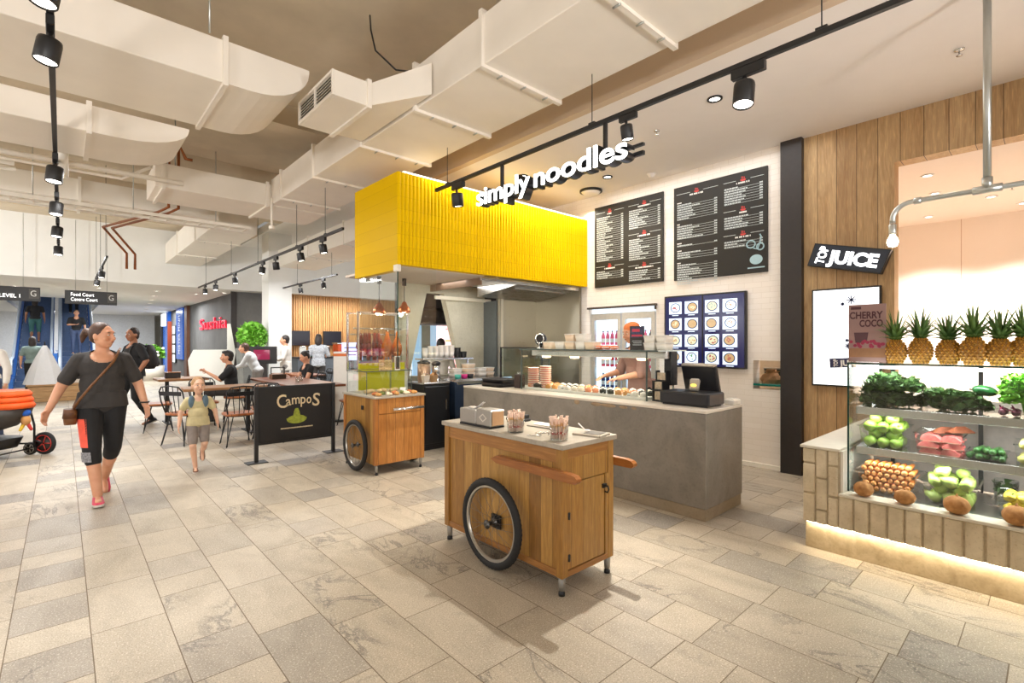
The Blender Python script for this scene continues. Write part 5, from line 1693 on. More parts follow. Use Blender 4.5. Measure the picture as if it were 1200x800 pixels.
for i, (y, nm) in enumerate(PINS[:6]):
    lab = 'ripe pineapple on the glass case, ' + nm
    loc = (4.36 + .012 * (i % 3), y, 1.363)
    if i == 0:
        o = pp; o.location = loc; o['label'] = lab
    else:
        o = dup(pp, loc, i * 1.1, lab)
    o.scale = ((.96, 1.0, 1.0, 1.04, 1.02, 1.0)[i],) * 2 + ((.98, 1.04, .96, 1.06, 1.0, 1.05)[i],)

# coconuts on the ledge
M_COCO = fruit_mat('coconut_husk', rgb(146, 96, 50), rgb(190, 138, 82), .85, 30)
def make_coco():
    t = thing('coconut', '-', 'coconut', (0, 0, -8))
    n, m = 36, 18
    rs = []
    q = random.Random(2)
    for i in range(1, m):
        a = -PI / 2 + PI * i / m
        rs.append([((.062 * (1 + .035 * math.sin(9 * b + 3 * math.sin(a * 2)) + .012 * q.uniform(-1, 1))) * math.cos(a) * math.cos(b), .058 * (1 + .02 * q.uniform(-1, 1)) * math.cos(a) * math.sin(b), .052 * math.sin(a)) for b in [2 * PI * k / n for k in range(n)]])
    put('husk', MB().rings(rs, True, True, Matrix.Translation((0, 0, .051))), M_COCO, t)
    put('tuft', MB().lathe([(.012, 0), (.006, .008), (.002, .02)], n=7, M=Matrix.Translation((0, 0, .098))), M_COCO, t)
    return t
cp_ = make_coco()
for i, (y, r, nm) in enumerate(((.895, (.5, .2, 0), 'in the corner of the ledge, first of the row'), (.67, (0, .1, 2), 'second along the ledge'), (.415, (.2, -.3, 1), 'third along the ledge, in front of the pears'), (.155, (0, 0, 3), 'fourth along the ledge, cut by the frame'))):
    lab = 'brown hairy coconut ' + nm
    loc = (4.088, y, .4455)
    if i == 0:
        o = cp_; o.location = loc; o['label'] = lab; o.rotation_euler = (0, 0, .3)
    else:
        o = dup(cp_, loc, r[2], lab)
    o.scale = ((1.0, .92, 1.08, 1.1)[i],) * 3

# cherry coco poster stand
t = thing('poster_stand', 'upright drink poster reading CHERRY COCO on the glass case corner', 'poster', (4.335, .93, 1.363), R(-4))
put('backing', MB().box(.0, .012, -.115, .115, .0, .42, .002), flat('poster_mauve', rgb(150, 118, 112), .5, var=.06, scale=5), t)
put('picture_glass', MB().box(-.001, .0, -.112, .112, .035, .10), flat('poster_wood', rgb(150, 106, 74), .5, var=.1), t)
put('picture_cup', MB().prism([(-.05, .14), (.02, .14), (.03, .215), (-.06, .215)], 0, .001, facing('-X', (-.0002, .02, 0))), flat('poster_dark', rgb(84, 52, 58), .5), t)
mb = MB()
q2 = random.Random(3)
for k in range(22):
    cx, cy = q2.uniform(-.10, .10), q2.uniform(.11, .155)
    mb.prism([(cx + .012 * math.cos(a), cy + .012 * math.sin(a)) for a in [2 * PI * j / 8 for j in range(8)]], 0, .0008 + .00002 * k, facing('-X', (-.0004, 0, 0)))
put('picture_cherries_pattern', mb, flat('poster_cherry', rgb(150, 40, 70), .4, var=.2, scale=60), t)
M_PTXT = flat('poster_text', rgb(74, 34, 42), .5)
def lettering(s, parent, mat, M, w, h=None, bold=.01, depth=.002, size=.1, align='LEFT', name='lettering', shear=0):
    me = text_mesh(s, size, depth, bold, align, shear, 1.0, w, None)
    if h:
        ys = [v.co.y for v in me.vertices]; k = h / max(1e-6, max(ys))
        for v in me.vertices:
            v.co.y *= k
    me.materials.append(mat)
    o = bpy.data.objects.new(name, me); COL.objects.link(o)
    o.parent = parent; o.matrix_local = M
    return o
lettering('CHERRY', t, M_PTXT, facing('-X', (-.0003, .108, .318)), .206, .05, .003, .001)
lettering('COCO', t, M_PTXT, facing('-X', (-.0003, .045, .258)), .143, .05, .003, .001)
put('badge', MB().box(-.001, 0, .035, .1, .385, .405), M_PTXT, t)

# juice sign, hung on the timber wall
t = thing('juice_sign', 'tilted black light-box sign reading TOP JUICE on the timber wall', 'sign', (6.16, 1.50, 2.405))
# face in local yz, tilted
TM = facing('-X', (0, 0, 0)) @ Matrix.Rotation(R(-13.5), 4, 'Z')
w, h = .335, .125
put('casing', MB().prism([(-w - .02, -h), (w, -h), (w + .03, h), (-w + .0, h)], -.085, .0), M_BLACK, t).matrix_local = TM
put('sign_face', MB().prism([(-w - .01, -h + .012), (w - .008, -h + .012), (w + .018, h - .012), (-w + .01, h - .012)], .0, .003), flat('sign_slate', rgb(40, 46, 58), .3), t).matrix_local = TM
M_NEON = screen('juice_letters', (.96, .98, 1, 1), 2.6)
lettering('JUICE', t, M_NEON, TM @ Matrix.Translation((-.175, -.066, .0035)), .46, .135, .004, .006, .1)
lettering('TOP', t, M_NEON, TM @ Matrix.Translation((-.205, -.095, .0035)) @ Matrix.Rotation(R(84), 4, 'Z'), .19, .085, .003, .006, .1)
put('wall_bracket', MB().box(0.0, .09, -.1, -.06, -.03, .03).box(0.0, .09, .06, .1, -.03, .03), M_BLACK, t)

# wall screen with second logo
t = thing('wall_screen', 'portrait white lit screen in a thin black frame on the timber wall, behind the poster', 'screen', (6.249, 1.525, 1.03))
put('frame', MB().box(-.05, 0, -.317, .317, 0, 1.065, .004), M_BLACK, t)
put('panel', MB().box(-.0515, -.05, -.30, .30, .018, 1.047), screen('screen_white', rgb(246, 250, 255), 1.15), t)
F = facing('-X', (-.052, 0, 0))
mb = MB()
def star(cx, cy, r):
    for k in range(4):
        a = PI * k / 4
        mb.box(-r, r, -.005, .005, 0, .0008, M=F @ Matrix.Translation((cx, cy, 0)) @ Matrix.Rotation(a, 4, 'Z'))
star(.06, .93, .045); star(-.02, .89, .018); star(.03, .44, .03); star(.02, .5, .016)
put('printed_star_pattern', mb, flat('ink_blue', rgb(70, 80, 120), .5), t)
LT = F @ Matrix.Translation((-.02, .26, 0)) @ Matrix.Rotation(R(4), 4, 'Z')
put('printed_logo', MB().prism([(-.12, -.05), (.2, -.05), (.2, .05), (-.12, .05)], 0, .0008), flat('logo_indigo', rgb(44, 46, 84), .5), t).matrix_local = LT
lettering('JUICE', t, M_PRINTW, LT @ Matrix.Translation((-.03, -.032, .001)), .21, .062, .004, .0006)
lettering('TOP', t, M_PRINTW, LT @ Matrix.Translation((-.045, -.04, .001)) @ Matrix.Rotation(R(90), 4, 'Z'), .08, .04, .003, .0006)

# conduit lamp
t = thing('conduit_lamp', 'bare bulb on a bent galvanised conduit hung from the ceiling over the juice counter', 'lamp', (4.4, .30, 2.49))
put('drop_pipe', MB().tube([(0, 0, .0), (0, 0, 3.83 - 2.49)], .021, 14), M_GALV, t)
pts = [(0, -1.4, 0), (0, .38, 0)] + [(0, .38 + .11 * math.sin(a), -.11 + .11 * math.cos(a)) for a in [PI / 2 * k / 8 for k in range(1, 9)]] + [(0, .49, -.13)]
put('cross_pipe', MB().tube(pts, .018, 14), M_GALV, t)
put('tee_joint', MB().tube([(0, -.07, 0), (0, .07, 0)], .026, 14).tube([(0, 0, 0), (0, 0, .075)], .027, 14), M_GALV, t)
put('coupling', MB().tube([(0, .33, 0), (0, .37, 0)], .024, 14), M_GALV, t)
s_ = put('lamp_holder', MB().lathe([(.02, -.14), (.024, -.145), (.024, -.20), (.02, -.215)], (0, .49, 0), 16), M_GALV, t)
put('bulb', MB().lathe([(.014, -.215), (.02, -.225), (.032, -.25), (.034, -.27), (.026, -.295), (.001, -.305)], (0, .49, 0), 18), emit('bulb_glow', (1, .9, .7, 1), 14), s_)
# ------------------------------------------------------------------ roast display, kitchen bench and things behind the counter
M_WALNUT = plank('red_brown_table', [rgb(120, 66, 36), rgb(142, 82, 48), rgb(130, 74, 42)], .14, along='Y', across='X', rough=.3, knots=False)
M_WALNUTX = plank('brown_table', [rgb(150, 108, 70), rgb(170, 126, 84), rgb(160, 116, 76)], .14, along='X', across='Y', rough=.35, knots=False)
M_LIME = flat('lime_panel', rgb(196, 190, 10), .4, var=.03)
rc = thing('roast_cabinet', 'white roast-meat cabinet with glass upper half and lime green front, behind the smaller cart', 'cabinet', (3.25, 6.33, 0))
put('body', MB().box(-.38, .36, -.17, .17, 0, 1.12, .004), flat('cabinet_white', rgb(230, 228, 222), .35), rc)
put('front_panel', MB().box(-.38, .30, -.19, -.172, .4, 1.235, .003), M_LIME, rc)
mb = MB()
q = random.Random(12)
for k in range(3):                       # pale printed figures on the lime panel
    cx = -.04 + .1 * k
    mb.prism([(cx + .035 * math.cos(a) * (1 + .3 * math.sin(3 * a)), .14 + .05 * math.sin(a)) for a in [2 * PI * j / 14 for j in range(14)]], 0, .001)
    mb.box(cx - .004, cx + .004, .06, .1, 0, .001)
o = put('printed_pattern', mb, flat('lime_print', rgb(206, 204, 92), .5), rc); o.matrix_local = facing('-Y', (0, -.1905, .94))
for (x0, x1, y0, y1) in ((-.38, .36, -.17, -.164), (-.38, -.374, -.16, .17), (.354, .36, -.16, .17)):
    put('pane', MB().box(x0, x1, y0, y1, 1.125, 1.9), M_GLASS, rc)
mb = MB()
for x in (-.375, .355):
    for y in (-.165, .165):
        mb.box(x - .012, x + .012, y - .012, y + .012, 1.12, 1.92)
mb.box(-.38, .36, -.17, -.15, 1.9, 1.92).box(-.38, .36, .15, .17, 1.9, 1.92)
put('edge_frame', mb, M_CHROME, rc)
put('hanging_rail', MB().tube([(-.37, 0, 1.70), (.35, 0, 1.70)], .01, 8), M_CHROME, rc)
put('rear_rail', MB().tube([(-.37, .1, 1.62), (.35, .1, 1.62)], .01, 8), M_CHROME, rc)
M_DUCK = fruit_mat('roast_skin', rgb(176, 74, 14), rgb(232, 130, 32), .2, 9)
M_PORK = fruit_mat('roast_pork', rgb(92, 30, 22), rgb(170, 66, 44), .3, 16)
def hook(t):
    put('hook', MB().tube([(0, 0, .03), (.012, 0, .042), (.0, 0, .05), (-.008, 0, .035), (0, 0, -.02)], .003, 5), M_CHROME, t)
def make_duck():
    t = thing('roast_duck', '-', 'roast duck', (0, 0, -9))
    mb = MB().lathe([(.001, -.36), (.03, -.355), (.06, -.32), (.075, -.26), (.066, -.19), (.04, -.13), (.022, -.08), (.016, -.04), (.014, -.01), (.001, 0)], n=16)
    put('carcass', mb, M_DUCK, t)
    for s in (-1, 1):
        put('wing', MB().cap((s * .055, 0, -.19), (s * .082, -.02, -.27), .018, .010, 8), M_DUCK, t)
        put('drumstick', MB().cap((s * .05, -.01, -.31), (s * .045, -.02, -.41), .022, .008, 8), M_DUCK, t)
    hook(t)
    return t
d0 = make_duck()
for i, (x, y, z) in enumerate(((3.34, 6.27, 1.665), (3.42, 6.38, 1.66), (3.50, 6.27, 1.665))):
    lab = 'glossy orange roast duck hanging in the glass cabinet'
    if i == 0:
        d0.location = (x, y, z); d0['label'] = lab; d0['group'] = 'hanging roast ducks'
    else:
        dup(d0, (x, y, z), .4 * i, lab, 'hanging roast ducks')
def make_pork():
    t = thing('roast_pork', '-', 'roast meat', (0, 0, -9))
    mb = MB(); q = random.Random(7)
    rs = []
    for k in range(9):
        f = k / 8
        w = .04 * (.6 + .5 * math.sin(f * 3)); 
        rs.append([((w * math.cos(a) + .006 * math.sin(7 * f)) * q.uniform(.85, 1.15), .022 * math.sin(a) * q.uniform(.85, 1.15), -.02 - .30 * f) for a in [2 * PI * j / 10 for j in range(10)]])
    put('meat', mb.rings([list(reversed(r)) for r in rs]), M_PORK, t)
    hook(t)
    return t
p0 = make_pork()
for i, (x, y, z) in enumerate(((2.97, 6.33, 1.66), (3.04, 6.31, 1.66), (3.11, 6.33, 1.66), (3.18, 6.31, 1.66), (3.25, 6.33, 1.66), (3.03, 6.43, 1.58), (3.15, 6.43, 1.58), (3.24, 6.43, 1.58), (3.33, 6.43, 1.58))):
    lab = 'dark red strip of roast pork hanging in the glass cabinet'
    if i == 0:
        p0.location = (x, y, z); p0['label'] = lab; p0['group'] = 'hanging roast pork'
    else:
        dup(p0, (x, y, z), .3 * i, lab, 'hanging roast pork')
def copper_lamp(loc, lab):
    t = thing('pendant_lamp', lab, 'lamp', loc)
    put('cord', MB().tube([(0, 0, .14), (0, 0, 2.40 - loc[2] - .10)], .006, 6), M_BLACK, t)
    put('ceiling_cup', MB().lathe([(.028, 2.40 - loc[2] - .1), (.03, 2.40 - loc[2])], n=14), M_BLACK, t)
    put('lamp_shade', MB().lathe([(.012, .15), (.03, .135), (.04, .11), (.05, .09), (.075, .06), (.085, .02), (.085, -.0), (.08, .0), (.07, .05), (.01, .12)], n=24, cap=False), flat('copper_shade', rgb(222, 128, 78), .22, .9), t)
    put('bulb', MB().ell((0, 0, .03), .035, n=14, m=8), emit('heat_bulb', (1, .75, .45, 1), 9), t)
copper_lamp((3.53, 6.12, 1.93), 'copper bell heat lamp over the roast ducks')
copper_lamp((3.16, 6.14, 1.90), 'copper bell heat lamp over the dark roast pork')
# glass screens under the bulkhead
t = thing('glass_screen', 'full-height clear glass screen under the end of the yellow bulkhead', 'glass screen', (2.88, 5.13, 0))
put('front_pane', MB().box(.0, .52, 0, .008, 1.22, 2.395), M_GLASS, t)
put('side_pane', MB().box(-.008, 0, .01, .985, 1.22, 2.335), M_GLASS, t)
put('edge_strip', MB().box(-.009, .001, -.001, .009, 1.22, 2.39), M_GEDGE, t)

# black bins and steel bench behind the end of the counter
t = thing('bin_cabinet', 'tall black cabinet between the smaller cart and the concrete counter', 'cabinet', (3.935, 6.2, 0))
put('carcass', MB().box(-.215, .215, -.29, .29, .06, .92, .004), M_BLACK, t)
put('plinth', MB().box(-.2, .2, -.27, .28, 0, .06), M_BLACK, t)
put('counter_top', MB().box(-.225, .225, -.3, .29, .921, .945, .003), M_STEEL2, t)
d = put('door', MB().box(-.2, .2, -.305, -.291, .09, .89, .004), flat('door_black', rgb(34, 34, 36), .3), t)
put('handle', MB().box(.13, .15, -.325, -.305, .55, .7, .003), M_CHROME, d)
t = thing('steel_bench', 'stainless preparation bench behind the far end of the concrete counter', 'bench', (4.78, 6.1, 0))
put('bench_top', MB().box(-.6, .5, -.3, .28, .94, .98, .004), M_STEEL2, t)
put('side_panel', MB().box(-.6, -.57, -.28, .27, .02, .94), flat('navy_panel', rgb(36, 50, 70), .3), t)
put('front_panel', MB().box(-.57, .5, -.28, -.26, .1, .9), flat('navy_panel', rgb(36, 50, 70), .3), t)
for x, y in ((-.55, .24), (.47, .24), (.47, -.24), (-.55, -.24)):
    put('leg', MB().box(x - .02, x + .02, y - .02, y + .02, 0, .94), M_STEEL2, t)
Zb = .945
t = thing('coffee_urn', 'tall tan and chrome drinks urn with black lids on the black cabinet', 'urn', (3.97, 6.22, Zb))
put('urn_body', MB().lathe([(.001, 0), (.085, 0), (.09, .03), (.09, .24), (.08, .26)], (-.06, 0, 0), 24), flat('urn_tan', rgb(196, 160, 128), .3, .5), t)
put('urn_lid', MB().lathe([(.092, .255), (.095, .28), (.04, .30), (.001, .30)], (-.06, 0, 0), 24), M_BLACK, t)
s_ = put('flask', MB().lathe([(.001, 0), (.06, 0), (.062, .2), (.05, .24)], (.10, -.08, 0), 20), M_CHROME, t)
put('flask_lid', MB().lathe([(.064, .235), (.066, .27), (.03, .29), (.001, .29)], (.10, -.08, 0), 20), M_BLACK, s_)
put('tap', MB().tube([(.10, -.14, .06), (.10, -.18, .055), (.10, -.18, .03)], .01, 8), M_BLACK, t)
M_BOXW = flat('noodle_box_white', rgb(238, 224, 206), .55, var=.02)
def noodle_box(loc, lab, mat=None, rz=0):
    t = thing('noodle_box', lab, 'noodle box', loc, rz)
    a = [(-.035, -.03, 0), (.035, -.03, 0), (.035, .03, 0), (-.035, .03, 0)]
    b = [(-.05, -.042, .10), (.05, -.042, .10), (.05, .042, .10), (-.05, .042, .10)]
    put('box', MB().rings([a, b], True, False), mat or M_BOXW, t)
    put('flap', MB().rings([[(-.05, -.042, .10), (-.05, .042, .10), (-.046, 0, .101)], [(-.012, -.012, .135), (-.012, .012, .135), (-.012, 0, .136)]], True, False).rings([[(.05, .042, .10), (.05, -.042, .10), (.046, 0, .101)], [(.012, .012, .135), (.012, -.012, .135), (.012, 0, .136)]], True, False), mat or M_BOXW, t)
noodle_box((3.79, 5.985, Zb), 'white folded noodle box at the front corner of the black cabinet')
noodle_box((3.93, 5.99, Zb), 'brown kraft noodle box beside the white one on the black cabinet', flat('noodle_box_kraft', rgb(190, 150, 104), .6), .3)
Zs = .98
for i, (x, c, nm) in enumerate(((4.28, rgb(90, 196, 178), 'mint'), (4.40, rgb(214, 40, 130), 'magenta'), (4.51, rgb(30, 32, 36), 'black'))):
    t = thing('plastic_tub', 'small %s tub at the near edge of the steel bench' % nm, 'tub', (x, 5.89, Zs))
    put('tub', MB().lathe([(.001, 0), (.04, 0), (.05, .06), (.046, .06), (.037, .004), (.001, .004)], n=18), flat('tub_' + nm, c, .4), t)
    put('contents', MB().ell((0, 0, .045), .043, .043, .016, 12, 6), flat('tub_fill_' + nm, tuple(v * .8 for v in c[:3]) + (1,), .6), t)
for i, (x, y, lb, m, n) in enumerate(((4.40, 6.12, 'far left', M_TUBW, 2), (4.62, 6.08, 'beside the black tub', M_TUBP, 3), (4.82, 6.05, 'middle of the bench', M_TUBW, 2), (5.02, 6.1, 'end of the bench', M_TUBP, 2))):
    for k in range(n):
        carton((x, y, Zs + k * .07), .17, .17, .068, 'pale food container on the steel bench, %s, %s of its pile' % (lb, ('bottom', 'second', 'top')[k]), m)
# overshelf with cups
t = thing('overshelf', 'stainless overshelf on posts carrying white cups, in front of the trapezoid opening', 'shelf', (4.32, 6.33, .98))
put('shelf', MB().box(-.42, .5, -.12, .12, .27, .295, .003), M_STEEL2, t)
for x in (-.39, .47):
    put('post', MB().box(x - .012, x + .012, -.012, .012, 0, .27), M_STEEL2, t)
M_CUPW = flat('cup_white', rgb(242, 236, 228), .5, var=.015)
def make_cupstack():
    t = thing('paper_cup', '-', 'cup', (0, 0, -9))
    put('cup', MB().lathe([(.001, 0), (.032, 0), (.043, .10), (.041, .10), (.03, .005), (.001, .005)], n=18), M_CUPW, t)
    put('rim', MB().tube([(.043 * math.cos(a), .043 * math.sin(a), .10) for a in [2 * PI * k / 18 for k in range(18)]], .003, 5, True), M_CUPW, t)
    return t
cs = make_cupstack(); first_ = True
for i, (x, n) in enumerate(((3.99, 5), (4.085, 7), (4.18, 7), (4.275, 8), (4.37, 8), (4.465, 8))):
    for k in range(n):
        loc = (x, 6.31, 1.275 + k * .013)
        lab = 'white paper cup in the %s of the six cup stacks on the overshelf' % ('first', 'second', 'third', 'fourth', 'fifth', 'sixth')[i]
        g = 'cup stack on the overshelf, %s' % ('first', 'second', 'third', 'fourth', 'fifth', 'sixth')[i]
        if first_:
            cs.location = loc; cs['label'] = lab; cs['group'] = g; first_ = False
        else:
            dup(cs, loc, 0, lab, g)
for i, x in enumerate((4.58, 4.70)):
    t = thing('black_tub', ('taller black tub on the overshelf beside the white cups', 'shorter black tub at the outer end of the overshelf')[i], 'tub', (x, 6.32, 1.275))
    h = (.15, .09)[i]
    put('tub', MB().lathe([(.001, 0), (.048, 0), (.055, h), (.05, h), (.044, .006), (.001, .006)], n=20), M_BLACK, t)
    put('rim', MB().tube([(.054 * math.cos(a), .054 * math.sin(a), h) for a in [2 * PI * k / 20 for k in range(20)]], .005, 6, True), M_BLACK, t)
# cooker hood and splashback fittings
t = thing('cooker_hood', 'long stainless cooker hood under the yellow bulkhead', 'hood', (5.25, 5.7, 2.2))
put('side_beam', MB().box(-1.08, -1.04, -.46, .75, .09, .185), flat('hood_brown', rgb(120, 96, 74), .5), t)
put('hood_front', MB().box(-1.08, .94, -.50, -.46, .145, .204, .003), M_STEEL2, t)
put('hood_canopy', MB().box(-1.08, .94, -.46, .45, .185, .20), M_STEEL2, t)
put('soffit_panel', MB().rings([[(-.4, -.46, .145), (.94, -.46, .145), (.94, .45, .03), (-.4, .45, .03)], [(-.4, -.46, .185), (.94, -.46, .185), (.94, .45, .185), (-.4, .45, .185)]], True, False), M_STEEL, t)
put('light_strip', MB().box(-.3, .8, -.32, -.29, .10, .125), flat('hood_seam', (.3, .29, .26, 1), .4, .8), t)
# stools and board seen through the trapezoid: bar canopy with hanging glasses and a lit shop behind
t = thing('bar_canopy', 'dark overhead bar rack with hanging glasses, seen through the trapezoid opening', 'bar rack', (5.6, 8.0, 1.95))
put('canopy', MB().box(-1.0, 1.1, -.3, .3, .2, .95), M_DARK, t)
put('shelf', MB().box(-1.0, 1.1, -.3, .3, -.1, -.05), M_DARK, t)
for i in range(16):
    put('wine_glass', MB().lathe([(.03, .2), (.004, .19), (.004, .12), (.03, .08), (.035, .02)], (-.9 + i * .125, -.2, -.0), 12, cap=False), M_GLASS, t)
put('back_panel', MB().box(-1.0, 1.1, .3, .32, -.1, .95), flat('bar_brown', rgb(72, 60, 50), .5), t)
t = thing('shop_shelving', 'bright white shop shelving with orange and pink price strips, seen through the trapezoid opening', 'shelving', (7.75, 10.6, 0))
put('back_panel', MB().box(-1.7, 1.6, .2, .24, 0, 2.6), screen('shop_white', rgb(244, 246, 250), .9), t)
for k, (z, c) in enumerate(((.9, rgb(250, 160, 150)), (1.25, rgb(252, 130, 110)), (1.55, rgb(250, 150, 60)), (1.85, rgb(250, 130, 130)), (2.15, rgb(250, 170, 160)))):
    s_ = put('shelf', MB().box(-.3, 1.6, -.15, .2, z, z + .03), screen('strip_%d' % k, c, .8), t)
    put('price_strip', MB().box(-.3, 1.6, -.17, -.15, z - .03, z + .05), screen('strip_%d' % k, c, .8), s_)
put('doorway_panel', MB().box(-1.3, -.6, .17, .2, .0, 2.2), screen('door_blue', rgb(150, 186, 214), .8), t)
put('doorway_leaf', MB().box(-1.05, -.8, .15, .17, .0, 2.0), flat('leaf_greygreen', rgb(120, 140, 130), .5), t)

# ------------------------------------------------------------------ cafe barrier
b = thing('cafe_barrier', 'black fabric cafe barrier reading Campos above a green emblem, standing on the tiles', 'barrier', (2.29, 6.75, 0))
for x in (-.49, .49):
    p = put('post', MB().box(x - .022, x + .022, -.022, .022, .008, .955, .003), M_BLACK, b)
    put('base_plate', MB().box(x - .12, x + .12, -.09, .09, 0, .009, .002), M_BLACK, p)
put('top_rail', MB().box(-.468, .468, -.012, .012, .925, .95, .002), M_BLACK, b)
put('bottom_rail', MB().box(-.468, .468, -.012, .012, .215, .24, .002), M_BLACK, b)
put('banner', MB().box(-.465, .465, -.005, .005, .24, .925), flat('banner_black', rgb(24, 20, 18), .6, var=.08), b)
M_CREAMTX = flat('cream_print', rgb(222, 200, 160), .5)
W = facing('-Y', (0, -.0055, 0))
big = .21
lettering('C', b, M_CREAMTX, W @ Matrix.Translation((-.235, .655, 0)) @ Matrix.Rotation(R(8), 4, 'Z'), .125, .17, .001, .001)
for ch, x, y, w, h, r in (('a', -.13, .685, .062, .085, 6), ('m', -.06, .70, .10, .085, 2), ('o', .125, .70, .062, .085, -4)):
    lettering(ch, b, M_CREAMTX, W @ Matrix.Translation((x, y, 0)) @ Matrix.Rotation(R(r), 4, 'Z'), w, h, .001, .001)
lettering('p', b, M_CREAMTX, W @ Matrix.Translation((.05, .70, 0)), .065, .085, .001, .001)
lettering('S', b, M_CREAMTX, W @ Matrix.Translation((.20, .665, 0)) @ Matrix.Rotation(R(-6), 4, 'Z'), .095, .17, .001, .001)
M_EMB = flat('emblem_green', rgb(148, 158, 50), .5, var=.25, scale=30)
mb = MB()
mb.prism([(.125 * math.cos(a), .50 + .055 * math.sin(a)) for a in [2 * PI * k / 28 for k in range(28)]], 0, .001)
mb.prism([(-.055, .50), (.055, .50), (.035, .60), (.018, .645), (-.018, .645), (-.035, .60)], .001, .0018)
mb.prism([(.13 * math.cos(a), .52 + .075 * math.sin(a)) for a in [PI + PI * k / 14 for k in range(15)]] + [(.11 * math.cos(a), .515 + .035 * math.sin(a)) for a in [-PI * k / 14 for k in range(15)]], .002, .0025)
o = put('emblem', mb, M_EMB, b); o.matrix_local = W
mb = MB(); q = random.Random(2); x = -.2
while x < .2:
    w = q.uniform(.006, .014); mb.box(x, x + w, .385, .40, 0, .001); x += w + .003
o = put('printed_text', mb, M_CREAMTX, b); o.matrix_local = W @ Matrix.Rotation(R(0), 4, 'Z')

# ------------------------------------------------------------------ tables and chairs
def table(loc, dx, dy, h, label, mat, rz=0):
    t = thing('cafe_table', label, 'table', loc, rz)
    put('table_top', MB().box(-dx / 2, dx / 2, -dy / 2, dy / 2, h - .04, h, .006), mat, t)
    for s in (-1, 1):
        long_x = dx > dy
        x, y = ((dx * .28 * s, 0) if long_x else (0, dy * .28 * s))
        l = put('leg', MB().box(x - .03, x + .03, y - .03, y + .03, .02, h - .04, .003), M_BLACK, t)
        put('foot', MB().box(x - (.04 if long_x else .28), x + (.04 if long_x else .28), y - (.28 if long_x else .04), y + (.28 if long_x else .04), 0, .02, .003), M_BLACK, l)
    return t
table((2.0, 9.3, 0), 1.25, .62, .79, 'brown timber cafe table directly behind the walking child', M_WALNUTX)
table((1.68, 11.25, 0), .8, .75, .84, 'pale timber table in front of the seated man in black', M_WALNUTX)
table((3.2, 9.6, 0), .85, 2.7, .80, 'long red-brown shared table behind the black barrier', M_WALNUT)
table((4.1, 12.0, 0), .8, 1.4, .78, 'small brown table beyond the long red-brown one, near the planter', M_WALNUT)
M_SEATW = plank('chair_seat_wood', [rgb(150, 86, 46), rgb(170, 102, 58)], .09, along='Y', across='X', rough=.35, knots=False)
M_WIRE = flat('chair_wire', rgb(34, 33, 34), .4, .3, var=.05)
def make_chair():
    """timber seat on bent-wire legs, fan of rods for a back; faces local -y... back at +y"""
    t = thing('wire_chair', '-', 'chair')
    put('seat', MB().loft([(0, 0, .445, .19, .19), (0, 0, .455, .2, .2), (0, 0, .475, .2, .2), (0, 0, .48, .19, .19)], n=28, p=4.5), M_SEATW, t)
    for sx in (-1, 1):
        for sy in (-1, 1):
            x, y = sx * .15, sy * .15
            put('leg', MB().tube([(x - sx * .05, y, .445), (sx * .20, sy * .20, .02), (sx * .205, sy * .205, .008), (sx * .19, sy * .20, .02), (x, y - sy * .06, .445)], .0075, 6), M_WIRE, t)
    put('seat_frame', MB().tube([(.18 * math.cos(a) * 1.0, .18 * math.sin(a), .44) for a in [2 * PI * k / 16 for k in range(16)]], .008, 6, True), M_WIRE, t)
    loop = [(-.17, .15, .46), (-.205, .20, .65), (-.20, .235, .80), (-.15, .25, .865), (0, .255, .88), (.15, .25, .865), (.20, .235, .80), (.205, .20, .65), (.17, .15, .46)]
    put('back_frame', MB().tube(loop, .010, 8), M_WIRE, t)
    for i in range(4):
        f = (i - 1.5) / 1.5
        put('back_rod', MB().tube([(f * .09, .175, .47), (f * .12, .225, .70), (f * .13, .25, .873)], .006, 6), M_WIRE, t)
    put('back_strap', MB().box(-.185, .185, .240, .248, .74, .80), M_WIRE, t)
    return t
ch0 = make_chair()
CH = [((1.93, 8.15), PI, 'wire chair with timber seat closest to the black barrier, its back to the viewer'),
      ((2.42, 8.55), PI - .2, 'wire chair with timber seat tucked between the barrier and the brown table'),
      ((1.35, 8.75), 2.2, 'wire chair partly hidden behind the walking child'),
      ((1.22, 10.35), 1.45, 'wire chair standing alone beside the pale table, nearest the man in black'),
      ((2.49, 10.745), -1.77, 'wire chair occupied by the seated man in black'),
      ((1.85, 10.05), 0, 'wire chair pushed in between the brown and the pale table'),
      ((2.62, 8.05), PI / 2 + .2, 'wire chair at the near end of the long red-brown table, behind the barrier'),
      ((3.9, 8.6), -PI / 2, 'wire chair on the bin side of the long red-brown table'),
      ((3.90, 10.622), -1.48, 'wire chair used by the seated woman with tied hair'),
      ((4.66, 12.1), -PI / 2, 'wire chair at the small table beside the white column')]
for i, ((x, y), rz, lab) in enumerate(CH):
    # chair back is at local +y: rz turns it
    if i == 0:
        ch0.location = (x, y, 0); ch0.rotation_euler = (0, 0, rz); ch0['label'] = lab; ch0['group'] = 'wire cafe chairs'
    else:
        dup(ch0, (x, y, 0), rz, lab, 'wire cafe chairs')
def tumbler(loc, lab):
    t = thing('water_glass', lab, 'glass', loc)
    put('glass', MB().lathe([(.001, 0), (.03, 0), (.036, .11), (.034, .11), (.028, .008), (.001, .008)], n=16), M_ACRYL, t)
    put('water', MB().lathe([(.001, .009), (.0275, .009), (.031, .06), (.001, .06)], n=14), M_ACRYL, t)
tumbler((3.1, 9.1, .80), 'water glass near the middle of the long red-brown table')
tumbler((3.25, 9.35, .80), 'water glass a little farther along the long red-brown table')
t = thing('table_caddy', 'dark timber caddy on the long table in front of the seated woman', 'caddy', (3.15, 10.35, .80))
put('box', MB().box(-.13, .13, -.1, .1, 0, .09, .004), plank('caddy_wood', [rgb(110, 74, 44), rgb(130, 90, 56)], .05, knots=False), t)
